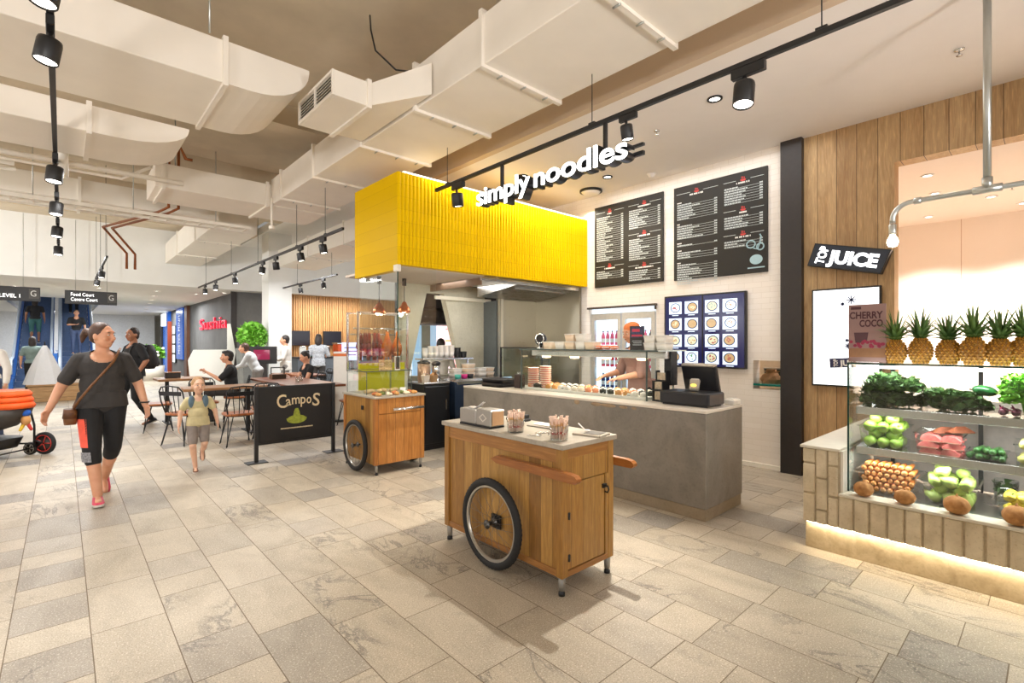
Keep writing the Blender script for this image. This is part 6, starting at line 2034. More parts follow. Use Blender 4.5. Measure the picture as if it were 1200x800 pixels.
put('handle', MB().box(-.13, -.115, -.012, .012, .09, .22).box(.115, .13, -.012, .012, .09, .22).box(-.13, .13, -.012, .012, .21, .23), M_DARK, t)
t = thing('table_caddy', 'dark box of cutlery on the pale table beside the seated man', 'caddy', (1.55, 11.3, .84))
put('box', MB().box(-.12, .12, -.08, .08, 0, .10, .004), M_DARK, t)
put('lid', MB().box(-.125, .125, -.085, .085, .10, .115, .004), M_WALNUTX, t)

# planter with a leafy plant
t = thing('potted_plant', 'bright leafy plant in a tall tapered grey planter beside the white column', 'plant', (3.70, 14.2, 0))
put('planter', MB().rings([[(sx * a, sy * a, z) for sx, sy in ((-1, -1), (1, -1), (1, 1), (-1, 1))] for a, z in ((.25, 0), (.33, 1.37), (.29, 1.37), (.28, 1.28))], True, False), concrete('planter_grey', rgb(104, 106, 104), rgb(130, 132, 128), .7, 3), t)
q = random.Random(31)
mb = MB(); mb.ell((0, 0, 1.3), .27, .27, .03, 12, 6)
put('soil', mb, flat('soil', rgb(58, 44, 34), .9), t)
mb = MB()
for k in range(7):
    a = k * .9; mb.tube([(.05 * math.cos(a), .05 * math.sin(a), 1.3), (.12 * math.cos(a), .12 * math.sin(a), 1.6), (.2 * math.cos(a), .2 * math.sin(a), 1.8)], .010, 6)
put('stems', mb, flat('stem_green', rgb(96, 124, 54), .6), t)
mb = MB(); leaves(mb, (0, 0, 1.68), .31, 760, .12, q, 1.15, True, -.75)
put('leaves', mb, M_LEAFB, t)
# white angular booth screen
t = thing('booth_screen', 'white angular booth screen with a tall fin, in front of the slate wall', 'screen', (2.9, 14.9, 0))
put('panel', MB().prism([(-.42, 0), (.40, 0), (.56, 1.25), (.44, 2.02), (.37, 2.02), (.37, 1.33), (-.40, 1.33), (-.52, 1.06)], -.0, .07, facing('-Y', (0, .07, 0))), flat('booth_white', rgb(232, 230, 222), .45, var=.015), t)
put('bench_seat', MB().box(-.4, .36, .07, .5, .40, .46, .01), M_DARK, t)
put('bench_base', MB().box(-.4, .36, .09, .48, 0, .40), M_DARK, t)

# cafe service counter, machines and wall screens at the back
t = thing('cafe_counter', 'blue-grey cafe counter at the back below the slatted wall', 'counter', (6.3, 15.3, 0))
put('body', MB().box(-1.2, 1.9, -.35, .35, 0, 1.05, .005), flat('cafe_bluegrey', rgb(104, 112, 120), .5, var=.05), t)
put('counter_top', MB().box(-1.25, 1.95, -.4, .4, 1.051, 1.09, .004), M_DARK, t)
put('kick_strip', MB().box(-1.18, 1.88, -.36, -.352, .02, .12), M_BLACK, t)
for i, (x, lab) in enumerate(((5.95, 'dark wall screen beside the white column'), (7.05, 'dark wall screen above the orange coffee machine'))):
    t = thing('wall_screen', lab, 'screen', (x, 17.2, 1.42))
    put('frame', MB().box(-.32, .32, -.04, .04, 0, .5, .004), M_BLACK, t)
    put('panel', MB().box(-.30, .30, -.043, -.04, .02, .48), screen('menu_dark', rgb(30, 30, 38), .3), t)
t = thing('coffee_machine', 'orange and steel espresso machine on the cafe counter', 'coffee machine', (6.75, 15.35, 1.09))
put('body', MB().box(-.36, .36, -.2, .2, .06, .38, .02), flat('machine_orange', rgb(230, 90, 34), .3), t)
put('top_tray', MB().box(-.38, .38, -.22, .22, .38, .42, .008), M_CHROME, t)
put('drip_tray', MB().box(-.36, .36, -.26, .2, 0, .06, .006), M_CHROME, t)
for x in (-.2, .0, .2):
    put('group_head', MB().lathe([(.03, .16), (.035, .24)], (x, -.22, 0), 12).tube([(x, -.25, .17), (x, -.36, .15)], .012, 6), M_BLACK, t)
t = thing('counter_monitor', 'pale blue lit notice screen standing at the end of the cafe counter', 'screen', (6.05, 13.35, .0), R(-20))
put('panel', MB().box(-.28, .28, -.02, .02, 1.02, 1.52, .004), screen('notice_blue', rgb(190, 200, 245), .9), t)
put('printed_text', MB().box(-.22, .18, -.022, -.02, 1.36, 1.39).box(-.22, .22, -.022, -.02, 1.26, 1.29).box(-.22, .1, -.022, -.02, 1.16, 1.19), flat('ink_purple', rgb(90, 80, 150), .5), t)
put('stand', MB().box(-.04, .04, -.02, .02, .02, 1.02).box(-.2, .2, -.15, .15, 0, .02), M_BLACK, t)
t = thing('menu_pillar', 'white upright menu stand with an orange top stripe, beside the lime panel', 'menu stand', (3.98, 9.3, 0), R(-25))
put('panel', MB().box(-.13, .13, -.04, .04, .03, 1.34, .004), M_PORC, t)
put('top_stripe', MB().box(-.132, .132, -.042, .042, 1.25, 1.30), flat('stripe_orange', rgb(232, 120, 50), .5), t)
put('base', MB().box(-.18, .18, -.14, .14, 0, .03, .004), M_BLACK, t)
for i, (x, y, z, c, nm) in enumerate(((5.35, 15.25, 1.09, rgb(240, 240, 236), 'white'), (5.6, 15.2, 1.09, rgb(60, 110, 70), 'green'), (6.1, 15.3, 1.09, rgb(40, 40, 44), 'black'), (7.4, 15.2, 1.09, rgb(238, 236, 230), 'cream'))):
    t = thing('cup_tower', '%s canister on the cafe counter' % nm + (' nearest the white column', ' beside the white canister', ' next to the coffee machine', ' past the coffee machine')[i], 'canister', (x, y, z))
    put('canister', MB().lathe([(.001, 0), (.09, 0), (.1, .28), (.001, .28)], n=18), flat('canister_' + nm, c, .4), t)
    put('lid', MB().lathe([(.102, .28), (.102, .31), (.03, .33), (.001, .33)], n=18), M_CHROME, t)
# tv on a low cabinet (dark red screen) beside the planter
t = thing('order_kiosk', 'dark order screen with a red picture standing between planter and column', 'kiosk', (3.60, 13.0, 0), R(-30))
put('pedestal', MB().box(-.1, .1, -.06, .06, .02, 1.0).box(-.25, .25, -.2, .2, 0, .02), M_DARK, t)
put('casing', MB().box(-.33, .33, -.04, .04, 1.0, 1.42, .006), M_BLACK, t)
put('panel', MB().box(-.18, .18, -.043, -.04, 1.1, 1.34), screen('panel_maroon', rgb(120, 30, 60), .6), t)
# ------------------------------------------------------------------ people
SKINS = {}
def skin_mat(name, a, b):
    t = NT(name)
    t.bsdf(rough=.5)
    t.b.inputs['Subsurface Weight'].default_value = .08
    v = t.coord()
    t.put('Base Color', t.ramp(t.noise(v, 9, 3), [(.3, a), (.7, b)]))
    return t.m
SK1 = skin_mat('skin_warm', rgb(206, 148, 116), rgb(220, 166, 134))
SK2 = skin_mat('skin_tan', rgb(150, 100, 72), rgb(168, 116, 86))
SK3 = skin_mat('skin_light', rgb(222, 176, 148), rgb(232, 188, 160))
def cloth(name, c, var=.08, scale=14):
    return flat('cloth_' + name, c, .85, var=var, scale=scale, bump=.2)
HAIRB = flat('hair_dark', rgb(38, 28, 24), .5, var=.25, scale=50)
HAIRBR = flat('hair_brown', rgb(74, 48, 34), .5, var=.25, scale=50)
M_EYE = flat('eye_dark', rgb(30, 22, 20), .2)
M_LIP = flat('lip', rgb(168, 92, 84), .5)

def base_pose():
    return dict(pelvis=(0, 0, .93), chest=(0, 0, 1.27), neck=(0, -.005, 1.43), head=(0, .025, 1.575), yaw=0, pitch=0,
                hip=.09, kneeR=(.10, .02, .50), ankR=(.10, 0, .085), kneeL=(-.10, .02, .50), ankL=(-.10, 0, .085),
                footR=0, footL=0,
                sh=.175, elR=(.24, -.02, 1.12), wrR=(.26, .06, .88), elL=(-.24, -.02, 1.12), wrL=(-.26, .06, .88),
                palmR=(-1, 0, 0), palmL=(1, 0, 0))
def person(label, loc, rz, pose, skin, shirt, sleeve=.55, trousers=None, leg_cut=1.0, shoe=None, hair=HAIRB, hairdo='short', g=1.0, s=1.0, hs=1.0, voxel=.012, group=None, hem=.0, skirt=None, seat=False, bare_leg=False, shirt2=None):
    P = base_pose(); P.update(pose)
    t = thing('person', label, 'person', loc, rz, group)
    t.scale = (s, s, s)
    V = {k: Vector(v) for k, v in P.items() if isinstance(v, tuple)}
    HM = Matrix.Translation(V['head']) @ Matrix.Rotation(P['yaw'], 4, 'Z') @ Matrix.Rotation(P['pitch'], 4, 'X') @ Matrix.Scale(hs, 4)
    up = (V['chest'] - V['pelvis']).normalized()
    # torso frame leans with the spine
    TR = up.to_track_quat('Z', 'X').to_matrix()
    ax = Vector((1, 0, 0)); fy = up.cross(ax).normalized()
    TM = Matrix((ax, fy, up)).transposed()
    shR = V['chest'] + TM @ Vector((P['sh'], -.01, .072)); shL = V['chest'] + TM @ Vector((-P['sh'], -.01, .072))
    hpR = V['pelvis'] + Vector((P['hip'], 0, -.02)); hpL = V['pelvis'] + Vector((-P['hip'], 0, -.02))
    def torso(mb, e=0, lo=False):
        gg = g
        mb.ell(V['pelvis'] + TM @ Vector((0, -.01, .0)), .158 * gg + e, .118 * gg + e, .115 + e, 20, 12, rot=TM)
        mid = (V['pelvis'] + V['chest']) / 2
        mb.ell(mid + TM @ Vector((0, .01 * g, 0)), .135 * gg * gg ** .3 + e, .105 * gg * gg ** .4 + e, .17 + e, 20, 12, rot=TM)
        mb.ell(V['chest'] + TM @ Vector((0, .0, .0)), .155 * gg ** .7 + e, .108 * gg + e, .165 + e, 20, 12, rot=TM)
        mb.cap(shR - TM @ Vector((.03, 0, .0)), shL + TM @ Vector((.03, 0, .0)), .052 + e, .052 + e)
        nb = V['neck'] - up * .035
        mb.cap(shR - TM @ Vector((.02, 0, -.01)), nb + TM @ Vector((.035, -.01, -.02)), .048 + e, .042 + e)
        mb.cap(shL + TM @ Vector((.02, 0, .01)), nb + TM @ Vector((-.035, -.01, -.02)), .048 + e, .042 + e)
        if e == 0:
            mb.cap(V['neck'] - up * .06, V['chest'] + up * .12, .05, .075)
    def arm(mb, a, b, c, e=0, f=1.0):
        ga = g ** .8
        if f <= .5:
            q = a + (b - a) * (f * 2)
            mb.cap(a, q, .052 * ga + e, (.052 - .012 * f * 2) * ga + e * 1.4)
        else:
            mb.cap(a, b, .052 * ga + e, .040 * ga + e)
            q = b + (c - b) * ((f - .5) * 2)
            mb.cap(b, q, .040 * ga + e, (.040 - .014 * (f - .5) * 2) * ga + e)
    def legv(mb, h, k, an, e=0, f=1.0):
        gl = g ** .9
        if f <= .5:
            mb.cap(h, h + (k - h) * f * 2, .088 * gl + e, (.088 - .034 * f * 2) * gl + e * 1.5)
        else:
            mb.cap(h, k, .088 * gl + e, .055 * gl + e)
            q = k + (an - k) * ((f - .5) * 2)
            mb.cap(k, q, .055 * gl + e, (.055 - .020 * (f - .5) * 2) * gl + e)
            if f > .7:
                mb.ell(k + (an - k) * .3 + Vector((0, -.018, 0)), .05 * gl + e, .052 * gl + e, .11 + e, 12, 8)
    def hand(mb, el, wr, palm):
        d = (wr - el).normalized()
        n = Vector(palm); n = (n - d * n.dot(d)).normalized()
        sd = d.cross(n)
        F = Matrix((sd, n, d)).transposed()
        mb.ell(wr + d * .045, .036, .016, .05, 12, 8, rot=F)
        for i, L in enumerate((.062, .072, .068, .052)):
            o = wr + d * .082 + sd * ((i - 1.5) * .0185)
            d1 = (d + n * .35 + sd * (i - 1.5) * .05).normalized(); d2 = (d + n * 1.0).normalized()
            m = o + d1 * L * .55
            mb.cap(o - d * .012, m, .0092, .0085, 8); mb.cap(m, m + d2 * L * .5, .0085, .0072, 8)
        fw = 1 if sd.y > 0 else -1
        o = wr + d * .025 + sd * fw * .028
        m = o + (d * .7 + sd * fw * .7 + n * .3).normalized() * .04
        mb.cap(o, m, .012, .0095, 8); mb.cap(m, m + (d + n * .4).normalized() * .032, .0095, .008, 8)
    # --- body: one continuous skin
    mb = MB()
    torso(mb)
    mb.cap(V['neck'] - up * .06, V['head'] - Vector((0, .02, .02)), .054 * g ** .5, .052)
    mb.ell((0, -.008, .018), .076, .096, .104, 20, 14, HM)
    mb.ell((0, .022, -.045), .058 * g ** .3, .068, .072, 16, 12, HM)
    mb.ell((0, .052, -.088), .03, .03, .024, 12, 8, HM)
    a, b = HM @ Vector((0, .092, .012)), HM @ Vector((0, .112, -.026))
    mb.cap(a, b, .010 * hs, .0155 * hs, 8)
    for sx in (-1, 1):
        mb.ell((sx * .078, -.008, -.008), .012, .02, .032, 10, 8, HM)
        mb.ell((sx * .04, .064, -.028), .026, .024, .024, 10, 8, HM)
    mb.ell((0, .088, -.058), .024, .014, .010, 10, 6, HM)
    mb.ell((0, .078, .038), .05, .016, .018, 12, 6, HM)
    arm(mb, shR, V['elR'], V['wrR']); arm(mb, shL, V['elL'], V['wrL'])
    hand(mb, V['elR'], V['wrR'], P['palmR']); hand(mb, V['elL'], V['wrL'], P['palmL'])
    legv(mb, hpR, V['kneeR'], V['ankR']); legv(mb, hpL, V['kneeL'], V['ankL'])
    for an, r in ((V['ankR'], P['footR']), (V['ankL'], P['footL'])):
        d = Vector((math.sin(-P.get('toe', 0)), math.cos(r), math.sin(r)))
        mb.cap(an + Vector((0, -.025, -.045)), an + d * .13 + Vector((0, 0, -.052)), .034, .026)
    bm_ = remeshed(mb, 'body', skin, voxel, 2)
    put('body', bm_, None, t)
    # --- clothes
    mb = MB(); torso(mb, .013)
    if hem:
        mb.loft([(V['pelvis'].x, V['pelvis'].y - .005, V['pelvis'].z - hem, .168 * g + .012, .125 * g + .012), (V['pelvis'].x, V['pelvis'].y, V['pelvis'].z + .1, .15 * g + .012, .118 * g + .012)], 24)
    arm(mb, shR, V['elR'], V['wrR'], .013, sleeve); arm(mb, shL, V['elL'], V['wrL'], .013, sleeve)
    # neckline: trim what would rise up the throat
    sm = remeshed(mb, 'shirt', shirt, voxel, 2)
    import bmesh
    bm = bmesh.new(); bm.from_mesh(sm)
    nc = V['neck'] + fy * .075 - up * .045          # scooped neckline
    bmesh.ops.delete(bm, geom=[v for v in bm.verts if (v.co - nc).length < P.get('scoop', .068)], context='VERTS')
    if not seat and hem == 0:
        bmesh.ops.bisect_plane(bm, geom=bm.verts[:] + bm.edges[:] + bm.faces[:], plane_co=V['pelvis'] - up * .02, plane_no=-up, clear_outer=True)
    bm.to_mesh(sm); bm.free()
    put('shirt', sm, None, t)
    if trousers is not None:
        mb = MB()
        mb.ell(V['pelvis'] + TM @ Vector((0, -.01, .0)), .158 * g + .008, .118 * g + .008, .115 + .008, 20, 12, rot=TM)
        legv(mb, hpR, V['kneeR'], V['ankR'], .010, leg_cut); legv(mb, hpL, V['kneeL'], V['ankL'], .010, leg_cut)
        put('trousers', remeshed(mb, 'trousers', trousers, voxel, 2), None, t)
    if shoe is not None:
        for an, r in ((V['ankR'], P['footR']), (V['ankL'], P['footL'])):
            mb = MB()
            d = Vector((0, math.cos(r), math.sin(r)))
            u = Vector((0, -math.sin(r), math.cos(r)))
            F = Matrix((Vector((1, 0, 0)), d, u)).transposed()
            M = Matrix.Translation(an + Vector((0, 0, 0))) @ F.to_4x4()
            rs = []
            for yy, w, h in ((-.075, .022, .05), (-.06, .036, .075), (-.01, .04, .082), (.05, .043, .062), (.11, .046, .045), (.155, .038, .034), (.178, .018, .022)):
                rs.append([(w * math.cos(q) , yy, -.085 + (h / 2) + (h / 2) * math.copysign(abs(math.sin(q)) ** .8, math.sin(q))) for q in [2 * PI * k / 14 for k in range(14)]])
            mb.rings([list(reversed(r_)) for r_ in rs], True, True, M)
            sh_ = put('shoe', mb, shoe, t)
            sl = MB().rings([[(w * sx, yy, zz) for sx, zz in ((-1, -.085), (1, -.085), (1, -.066), (-1, -.066))] for yy, w in ((-.076, .03), (0, .042), (.1, .049), (.165, .036), (.18, .018))], True, False, M)
            put('sole', sl, flat('sole_pale', rgb(206, 198, 188), .6), sh_)
    # --- hair, eyes, mouth
    mb = MB()
    if hairdo == 'scarf':
        mb.ell((0, -.018, .058), .086, .102, .074, 20, 14, HM); mb.ell((0, -.07, -.02), .065, .05, .07, 14, 10, HM)
    else:
        mb.ell((0, -.022, .032), .083, .098, .104, 20, 14, HM)
        if hairdo in ('short', 'crop'):
            mb.ell((0, -.05, -.02), .074, .06, .075, 14, 10, HM)
        if hairdo == 'fringe':
            mb.ell((0, .03, .09), .062, .06, .035, 14, 8, HM); mb.ell((0, -.05, -.02), .076, .062, .08, 14, 10, HM)
        if hairdo == 'tail':
            mb.ell((0, -.055, -.01), .070, .055, .065, 14, 10, HM)
            pts = [(0, -.115, .03), (-.015, -.165, .045), (-.02, -.20, .0), (-.01, -.205, -.06)]
            for u_, v_, r0, r1 in zip(pts[:-1], pts[1:], (.026, .036, .03), (.036, .03, .012)):
                mb.cap(HM @ Vector(u_), HM @ Vector(v_), r0, r1)
        if hairdo == 'long':
            mb.ell((0, -.06, -.06), .085, .06, .16, 14, 10, HM); mb.ell((.07, -.02, -.05), .022, .05, .12, 10, 8, HM); mb.ell((-.07, -.02, -.05), .022, .05, .12, 10, 8, HM)
        if hairdo == 'bun':
            mb.ell((0, -.055, -.01), .07, .055, .065, 14, 10, HM); mb.ell((0, -.10, .075), .042, n=12, m=8, M=HM)
    put('headscarf' if hairdo == 'scarf' else 'hair', remeshed(mb, 'hair', hair, min(voxel, .009), 2), None, t)
    for sx in (-1, 1):
        e = MB().ell((sx * .031, .0835, .008), .0125, .007, .0065, 10, 6, HM)
        e.cur = 1; e.ell((sx * .031, .088, .008), .0058, .0045, .0055, 8, 6, HM)
        put('eye', e, [flat('eye_white', rgb(226, 218, 210), .3), M_EYE], t)
        put('eyebrow', MB().ell((sx * .032, .0885, .030), .018, .005, .0035, 8, 5, HM), hair if hairdo != 'scarf' else HAIRB, t)
    put('mouth', MB().ell((0, .098, -.056), .02, .007, .005, 10, 6, HM), M_LIP, t)
    t['_sh'] = 0
    del t['_sh']
    return t, HM, V, TM

M_BLACKC = cloth('black', rgb(30, 30, 32)); M_CHARC = cloth('charcoal', rgb(58, 55, 54))
M_DENIM = cloth('denim', rgb(70, 84, 116)); M_GREYC = cloth('grey', rgb(134, 130, 126))
M_SHOEK = flat('shoe_black', rgb(26, 26, 28), .4); M_SHOEP = flat('shoe_pink', rgb(206, 66, 92), .5, var=.2, scale=30)

# walking woman
t, HM, V, TM = person('woman in a charcoal T-shirt and black capri leggings striding towards the viewer', (.29, 6.28, 0), PI,
    dict(kneeR=(.085, .20, .50), ankR=(.045, .26, .09), kneeL=(-.08, .03, .49), ankL=(-.03, -.25, .15), footR=.05, footL=-.65,
         yaw=R(48), elR=(.30, -.02, 1.09), wrR=(.385, .06, .885), elL=(-.285, -.03, 1.09), wrL=(-.335, .05, .875), sh=.166, scoop=.095, head=(0, .03, 1.57), palmR=(-.7, .6, 0), palmL=(.8, .5, 0)),
    SK1, M_CHARC, .36, M_BLACKC, .62, M_SHOEP, HAIRBR, 'tail', 1.16, 1.0, 1.02, .0085, hem=.05)
mb = MB()
rs = []
for k in range(7):                               # coral side panel over the outside of the right thigh
    f = .30 + .62 * k / 6
    c = V['pelvis'] + Vector((.09, 0, -.02)) + (V['kneeR'] - V['pelvis'] - Vector((.09, 0, -.02))) * f
    r = (.088 - .033 * f) * 1.16 ** .9 + .0135
    rs.append([c + Vector((r * math.cos(a), r * math.sin(a), 0)) for a in (.05, .35, .65, .95, 1.2)])
n = 5
mb.add([p for r_ in rs for p in r_], [(i * n + j, (i + 1) * n + j, (i + 1) * n + j + 1, i * n + j + 1) for i in range(6) for j in range(4)], True)
put('side_panel', mb, cloth('coral', rgb(240, 96, 76)), t)
mb = MB(); rs = []
for k in range(4):
    f = .02 + .22 * k / 3
    c = V['kneeR'] + (V['ankR'] - V['kneeR']) * f
    r = .056 * 1.16 ** .9 + .0155 + .002 * math.sin(f * 9)
    rs.append([c + Vector((r * math.cos(a), r * math.sin(a), 0)) for a in (.05, .4, .75, 1.1, 1.4)])
mb.add([p for r_ in rs for p in r_], [(i * n + j, (i + 1) * n + j, (i + 1) * n + j + 1, i * n + j + 1) for i in range(3) for j in range(4)], True)
put('lower_panel', mb, cloth('pattern_grey', rgb(140, 140, 144), .5, 60), t)
put('wristband', MB().tube([V['wrL'] + (V['elL'] - V['wrL']).normalized() * .03 + Vector((.037 * math.cos(a), .037 * math.sin(a), 0)) for a in [2 * PI * k / 14 for k in range(14)]], .008, 6, True), M_BLACK, t)
bag = thing('crossbody_bag', 'small brown shoulder bag on a long strap across the walking woman\'s body', 'bag', (.29, 6.28, 0), PI)
put('pouch', MB().loft([(.235, .06, .74, .045, .06), (.235, .06, .78, .05, .075), (.235, .06, .86, .05, .075), (.235, .06, .88, .04, .065)], 16, 3), flat('leather_brown', rgb(116, 74, 40), .5, var=.15), bag)
put('flap', MB().loft([(.238, .062, .80, .054, .079), (.238, .062, .885, .045, .07)], 16, 3), flat('leather_dark', rgb(96, 58, 32), .5, var=.15), bag)
front = [(.215, .10, .88), (.17, .185, .98), (.09, .195, 1.10), (.0, .19, 1.22), (-.08, .16, 1.33), (-.12, .10, 1.42), (-.135, .02, 1.445)]
back = [(-.13, -.08, 1.42), (-.05, -.165, 1.28), (.08, -.175, 1.12), (.17, -.14, 1.0), (.21, -.02, .89)]
put('strap', MB().tube(front + back, .011, 6), flat('leather_brown', rgb(116, 74, 40), .5), bag)

# child
t, HM, V, TM = person('small child in a yellow-grey top and grey shorts running towards the viewer', (1.19, 6.83, 0), PI - .12,
    dict(kneeR=(.095, .16, .50), ankR=(.05, .09, .085), kneeL=(-.10, .12, .53), ankL=(-.08, -.16, .34), footR=0, footL=-1.1, yaw=R(12), pitch=R(4),
         elR=(.28, -.02, 1.12), wrR=(.31, .05, .88), elL=(-.28, -.02, 1.12), wrL=(-.32, .02, .88), sh=.17, head=(0, .03, 1.62), neck=(0, 0, 1.43)),
    SK3, cloth('yellow_grey', rgb(206, 194, 150), .12, 8), .3, cloth('short_grey', rgb(140, 130, 124)), .42, flat('sandal_brown', rgb(120, 76, 54), .6), flat('hair_sandy', rgb(176, 136, 92), .6, var=.2, scale=40), 'crop', 1.12, .615, 1.36, .0105, hem=.06)
for sx in (-1, 1):
    put('vest_panel', MB().ell((sx * .11, .085, 1.33), .055, .045, .12, 14, 9), cloth('slate_blue', rgb(96, 120, 136)), t)

# man in black with backpack
t, HM, V, TM = person('man in black T-shirt and trousers walking with a black backpack, behind the woman', (.97, 11.38, 0), R(112),
    dict(kneeR=(.09, .16, .50), ankR=(.08, .26, .09), kneeL=(-.10, .02, .50), ankL=(-.10, -.22, .10), footL=-.3, yaw=R(14), elR=(.24, -.04, 1.12), wrR=(.18, .2, 1.06), elL=(-.27, -.06, 1.13), wrL=(-.27, .08, .91)),
    SK2, M_BLACKC, .4, M_BLACKC, 1.0, M_SHOEK, HAIRB, 'crop', 1.1, 1.05, 1.0, .012, hem=.08)
bp = thing('backpack', 'black backpack worn by the man in black', 'bag', (.97, 11.38, 0), R(112))
put('pack', MB().loft([(0, -.235, 1.02, .13, .08), (0, -.25, 1.1, .16, .11), (0, -.25, 1.32, .155, .105), (0, -.225, 1.47, .11, .07)], 18, 3), flat('pack_black', rgb(34, 33, 36), .6, var=.15, bump=.2), bp)
put('pocket', MB().loft([(0, -.345, 1.06, .11, .03), (0, -.36, 1.12, .12, .04), (0, -.355, 1.24, .11, .03)], 16, 3), flat('pack_grey', rgb(52, 50, 54), .6), bp)
for sx in (-1, 1):
    put('strap', MB().tube([(sx * .10, -.16, 1.44), (sx * .105, -.04, 1.495), (sx * .11, .09, 1.44), (sx * .12, .14, 1.30), (sx * .155, .04, 1.12), (sx * .14, -.16, 1.06)], .014, 6), M_BLACK, bp)

SIT = dict(pelvis=(0, 0, .605), chest=(0, .04, .93), neck=(0, .06, 1.09), head=(0, .10, 1.235), kneeR=(.11, .42, .565), ankR=(.11, .40, .09), kneeL=(-.11, .42, .565), ankL=(-.11, .36, .09))
t, HM, V, TM = person('man in a black T-shirt sitting at the pale table with one hand raised', (2.45, 10.75, 0), R(78),
    dict(SIT, elR=(.22, .20, .78), wrR=(.10, .40, .92), elL=(-.23, .22, .82), wrL=(-.10, .42, .95), palmR=(0, 0, 1), palmL=(0, 1, 0)),
    SK1, M_BLACKC, .42, M_CHARC, 1.0, M_SHOEK, HAIRB, 'fringe', 1.0, 1.0, 1.0, .012, seat=True)
t, HM, V, TM = person('woman with tied dark hair and black sleeveless top sitting at the long red-brown table', (3.86, 10.62, 0), R(95),
    dict(SIT, pitch=R(-22), elR=(.21, .16, .74), wrR=(.12, .36, .86), elL=(-.21, .16, .74), wrL=(-.12, .36, .86), palmR=(0, 0, -1), palmL=(0, 0, -1)),
    SK1, M_BLACKC, .12, M_DENIM, 1.0, M_SHOEK, HAIRB, 'bun', .95, .98, 1.0, .012, seat=True)
STAND2 = dict(kneeL=(-.10, .06, .50), ankL=(-.11, -.03, .085))
person('person in a loose white shirt standing in front of the white column', (4.24, 13.3, 0), R(70), dict(STAND2, elR=(.22, .1, 1.12), wrR=(.15, .3, 1.1), elL=(-.24, .06, 1.12), wrL=(-.16, .26, 1.05)), SK1, cloth('white', rgb(228, 224, 216), .04), .75, M_GREYC, 1.0, M_SHOEK, HAIRB, 'short', 1.05, 1.0, 1.0, .014, hem=.12)
person('person in a patterned grey shirt ordering at the cafe counter, seen from behind', (5.25, 13.75, 0), R(-25), dict(elR=(.25, .06, 1.12), wrR=(.2, .26, 1.12), pitch=R(-10)), SK1, cloth('grey_pattern', rgb(178, 182, 188), .35, 40), .45, M_CHARC, 1.0, M_SHOEK, HAIRB, 'long', 1.05, 1.03, 1.0, .014, hem=.08)
person('person in a pale grey top stooping beside the tall planter', (3.32, 12.35, 0), R(60), dict(pelvis=(0, 0, .90), chest=(0, .14, 1.20), neck=(0, .22, 1.33), head=(0, .30, 1.44), elR=(.22, .28, 1.05), wrR=(.16, .45, .98), elL=(-.22, .28, 1.05), wrL=(-.16, .45, .98)), SK1, cloth('palegrey', rgb(192, 194, 194), .05), .8, M_GREYC, 1.0, M_SHOEK, HAIRBR, 'short', 1.0, .96, 1.0, .014)
# shop staff
person('staff member in a mauve-brown shirt and orange headscarf working behind the glass food case', (5.22, 3.40, 0), R(62),
    dict(chest=(0, .06, 1.26), neck=(0, .09, 1.42), head=(0, .13, 1.56), pitch=R(-12), yaw=R(8), elR=(.24, .16, 1.10), wrR=(.16, .38, 1.06), elL=(-.24, .14, 1.1), wrL=(-.14, .36, 1.05), palmR=(0, 0, -1), palmL=(0, 0, -1)),
    SK1, cloth('mauve_brown', rgb(150, 112, 100)), .5, M_BLACKC, 1.0, M_SHOEK, cloth('scarf_orange', rgb(224, 128, 72)), 'scarf', 1.12, 1.04, 1.0, .010, hem=.1)
person('dark-haired cook seen through the trapezoid opening, right above the white cups', (4.94, 7.30, 0), R(-20), dict(), SK1, cloth('white', rgb(228, 224, 216), .04), .6, M_BLACKC, 1.0, M_SHOEK, HAIRB, 'short', 1.0, .93, 1.0, .016)
person('dark-haired cook seen through the trapezoid opening, behind the black tubs', (5.62, 7.34, 0), R(30), dict(yaw=R(20)), SK1, cloth('white', rgb(228, 224, 216), .04), .6, M_BLACKC, 1.0, M_SHOEK, HAIRB, 'short', 1.0, .94, 1.0, .016)
# people far down the hall
person('woman in a grey-green top and black trousers walking away towards the escalators', (-.66, 20.6, 0), R(-4), dict(kneeR=(.10, .14, .5), ankR=(.10, .12, .085), ankL=(-.10, -.14, .10), elR=(.26, .02, 1.13), wrR=(.24, .16, .98)), SK1, cloth('sage', rgb(124, 144, 140)), .4, M_BLACKC, 1.0, M_SHOEK, HAIRB, 'long', 1.05, 1.0, 1.0, .016)
person('person in a pale pink shirt and jeans leaning over by the toy rack', (-1.30, 18.4, 0), R(20), dict(pelvis=(0, 0, .92), chest=(0, .10, 1.24), neck=(0, .16, 1.38), head=(0, .23, 1.49), elR=(.23, .2, 1.08), wrR=(.2, .36, .95), elL=(-.23, .2, 1.08), wrL=(-.2, .36, .95)), SK1, cloth('pink', rgb(232, 190, 180)), .5, M_DENIM, 1.0, M_SHOEK, HAIRB, 'short', 1.1, .97, 1.0, .016)
def esc_z(y): return max(0, (y - 23.5) * .52)
person('person in a black top and green skirt riding up the escalator at the picture edge', (-.76, 26.0, esc_z(26.0) + .2), R(0), dict(), SK2, M_BLACKC, .3, cloth('teal', rgb(60, 104, 100)), .6, M_SHOEK, HAIRB, 'long', 1.0, 1.0, 1.0, .016)
person('person in dark clothes higher up the escalator behind the walking woman', (.36, 28.5, esc_z(28.5) + .2), R(0), dict(elR=(.26, .0, 1.14), wrR=(.2, .16, 1.0)), SK1, M_BLACKC, .5, M_BLACKC, 1.0, M_SHOEK, HAIRB, 'short', 1.1, 1.02, 1.0, .016)
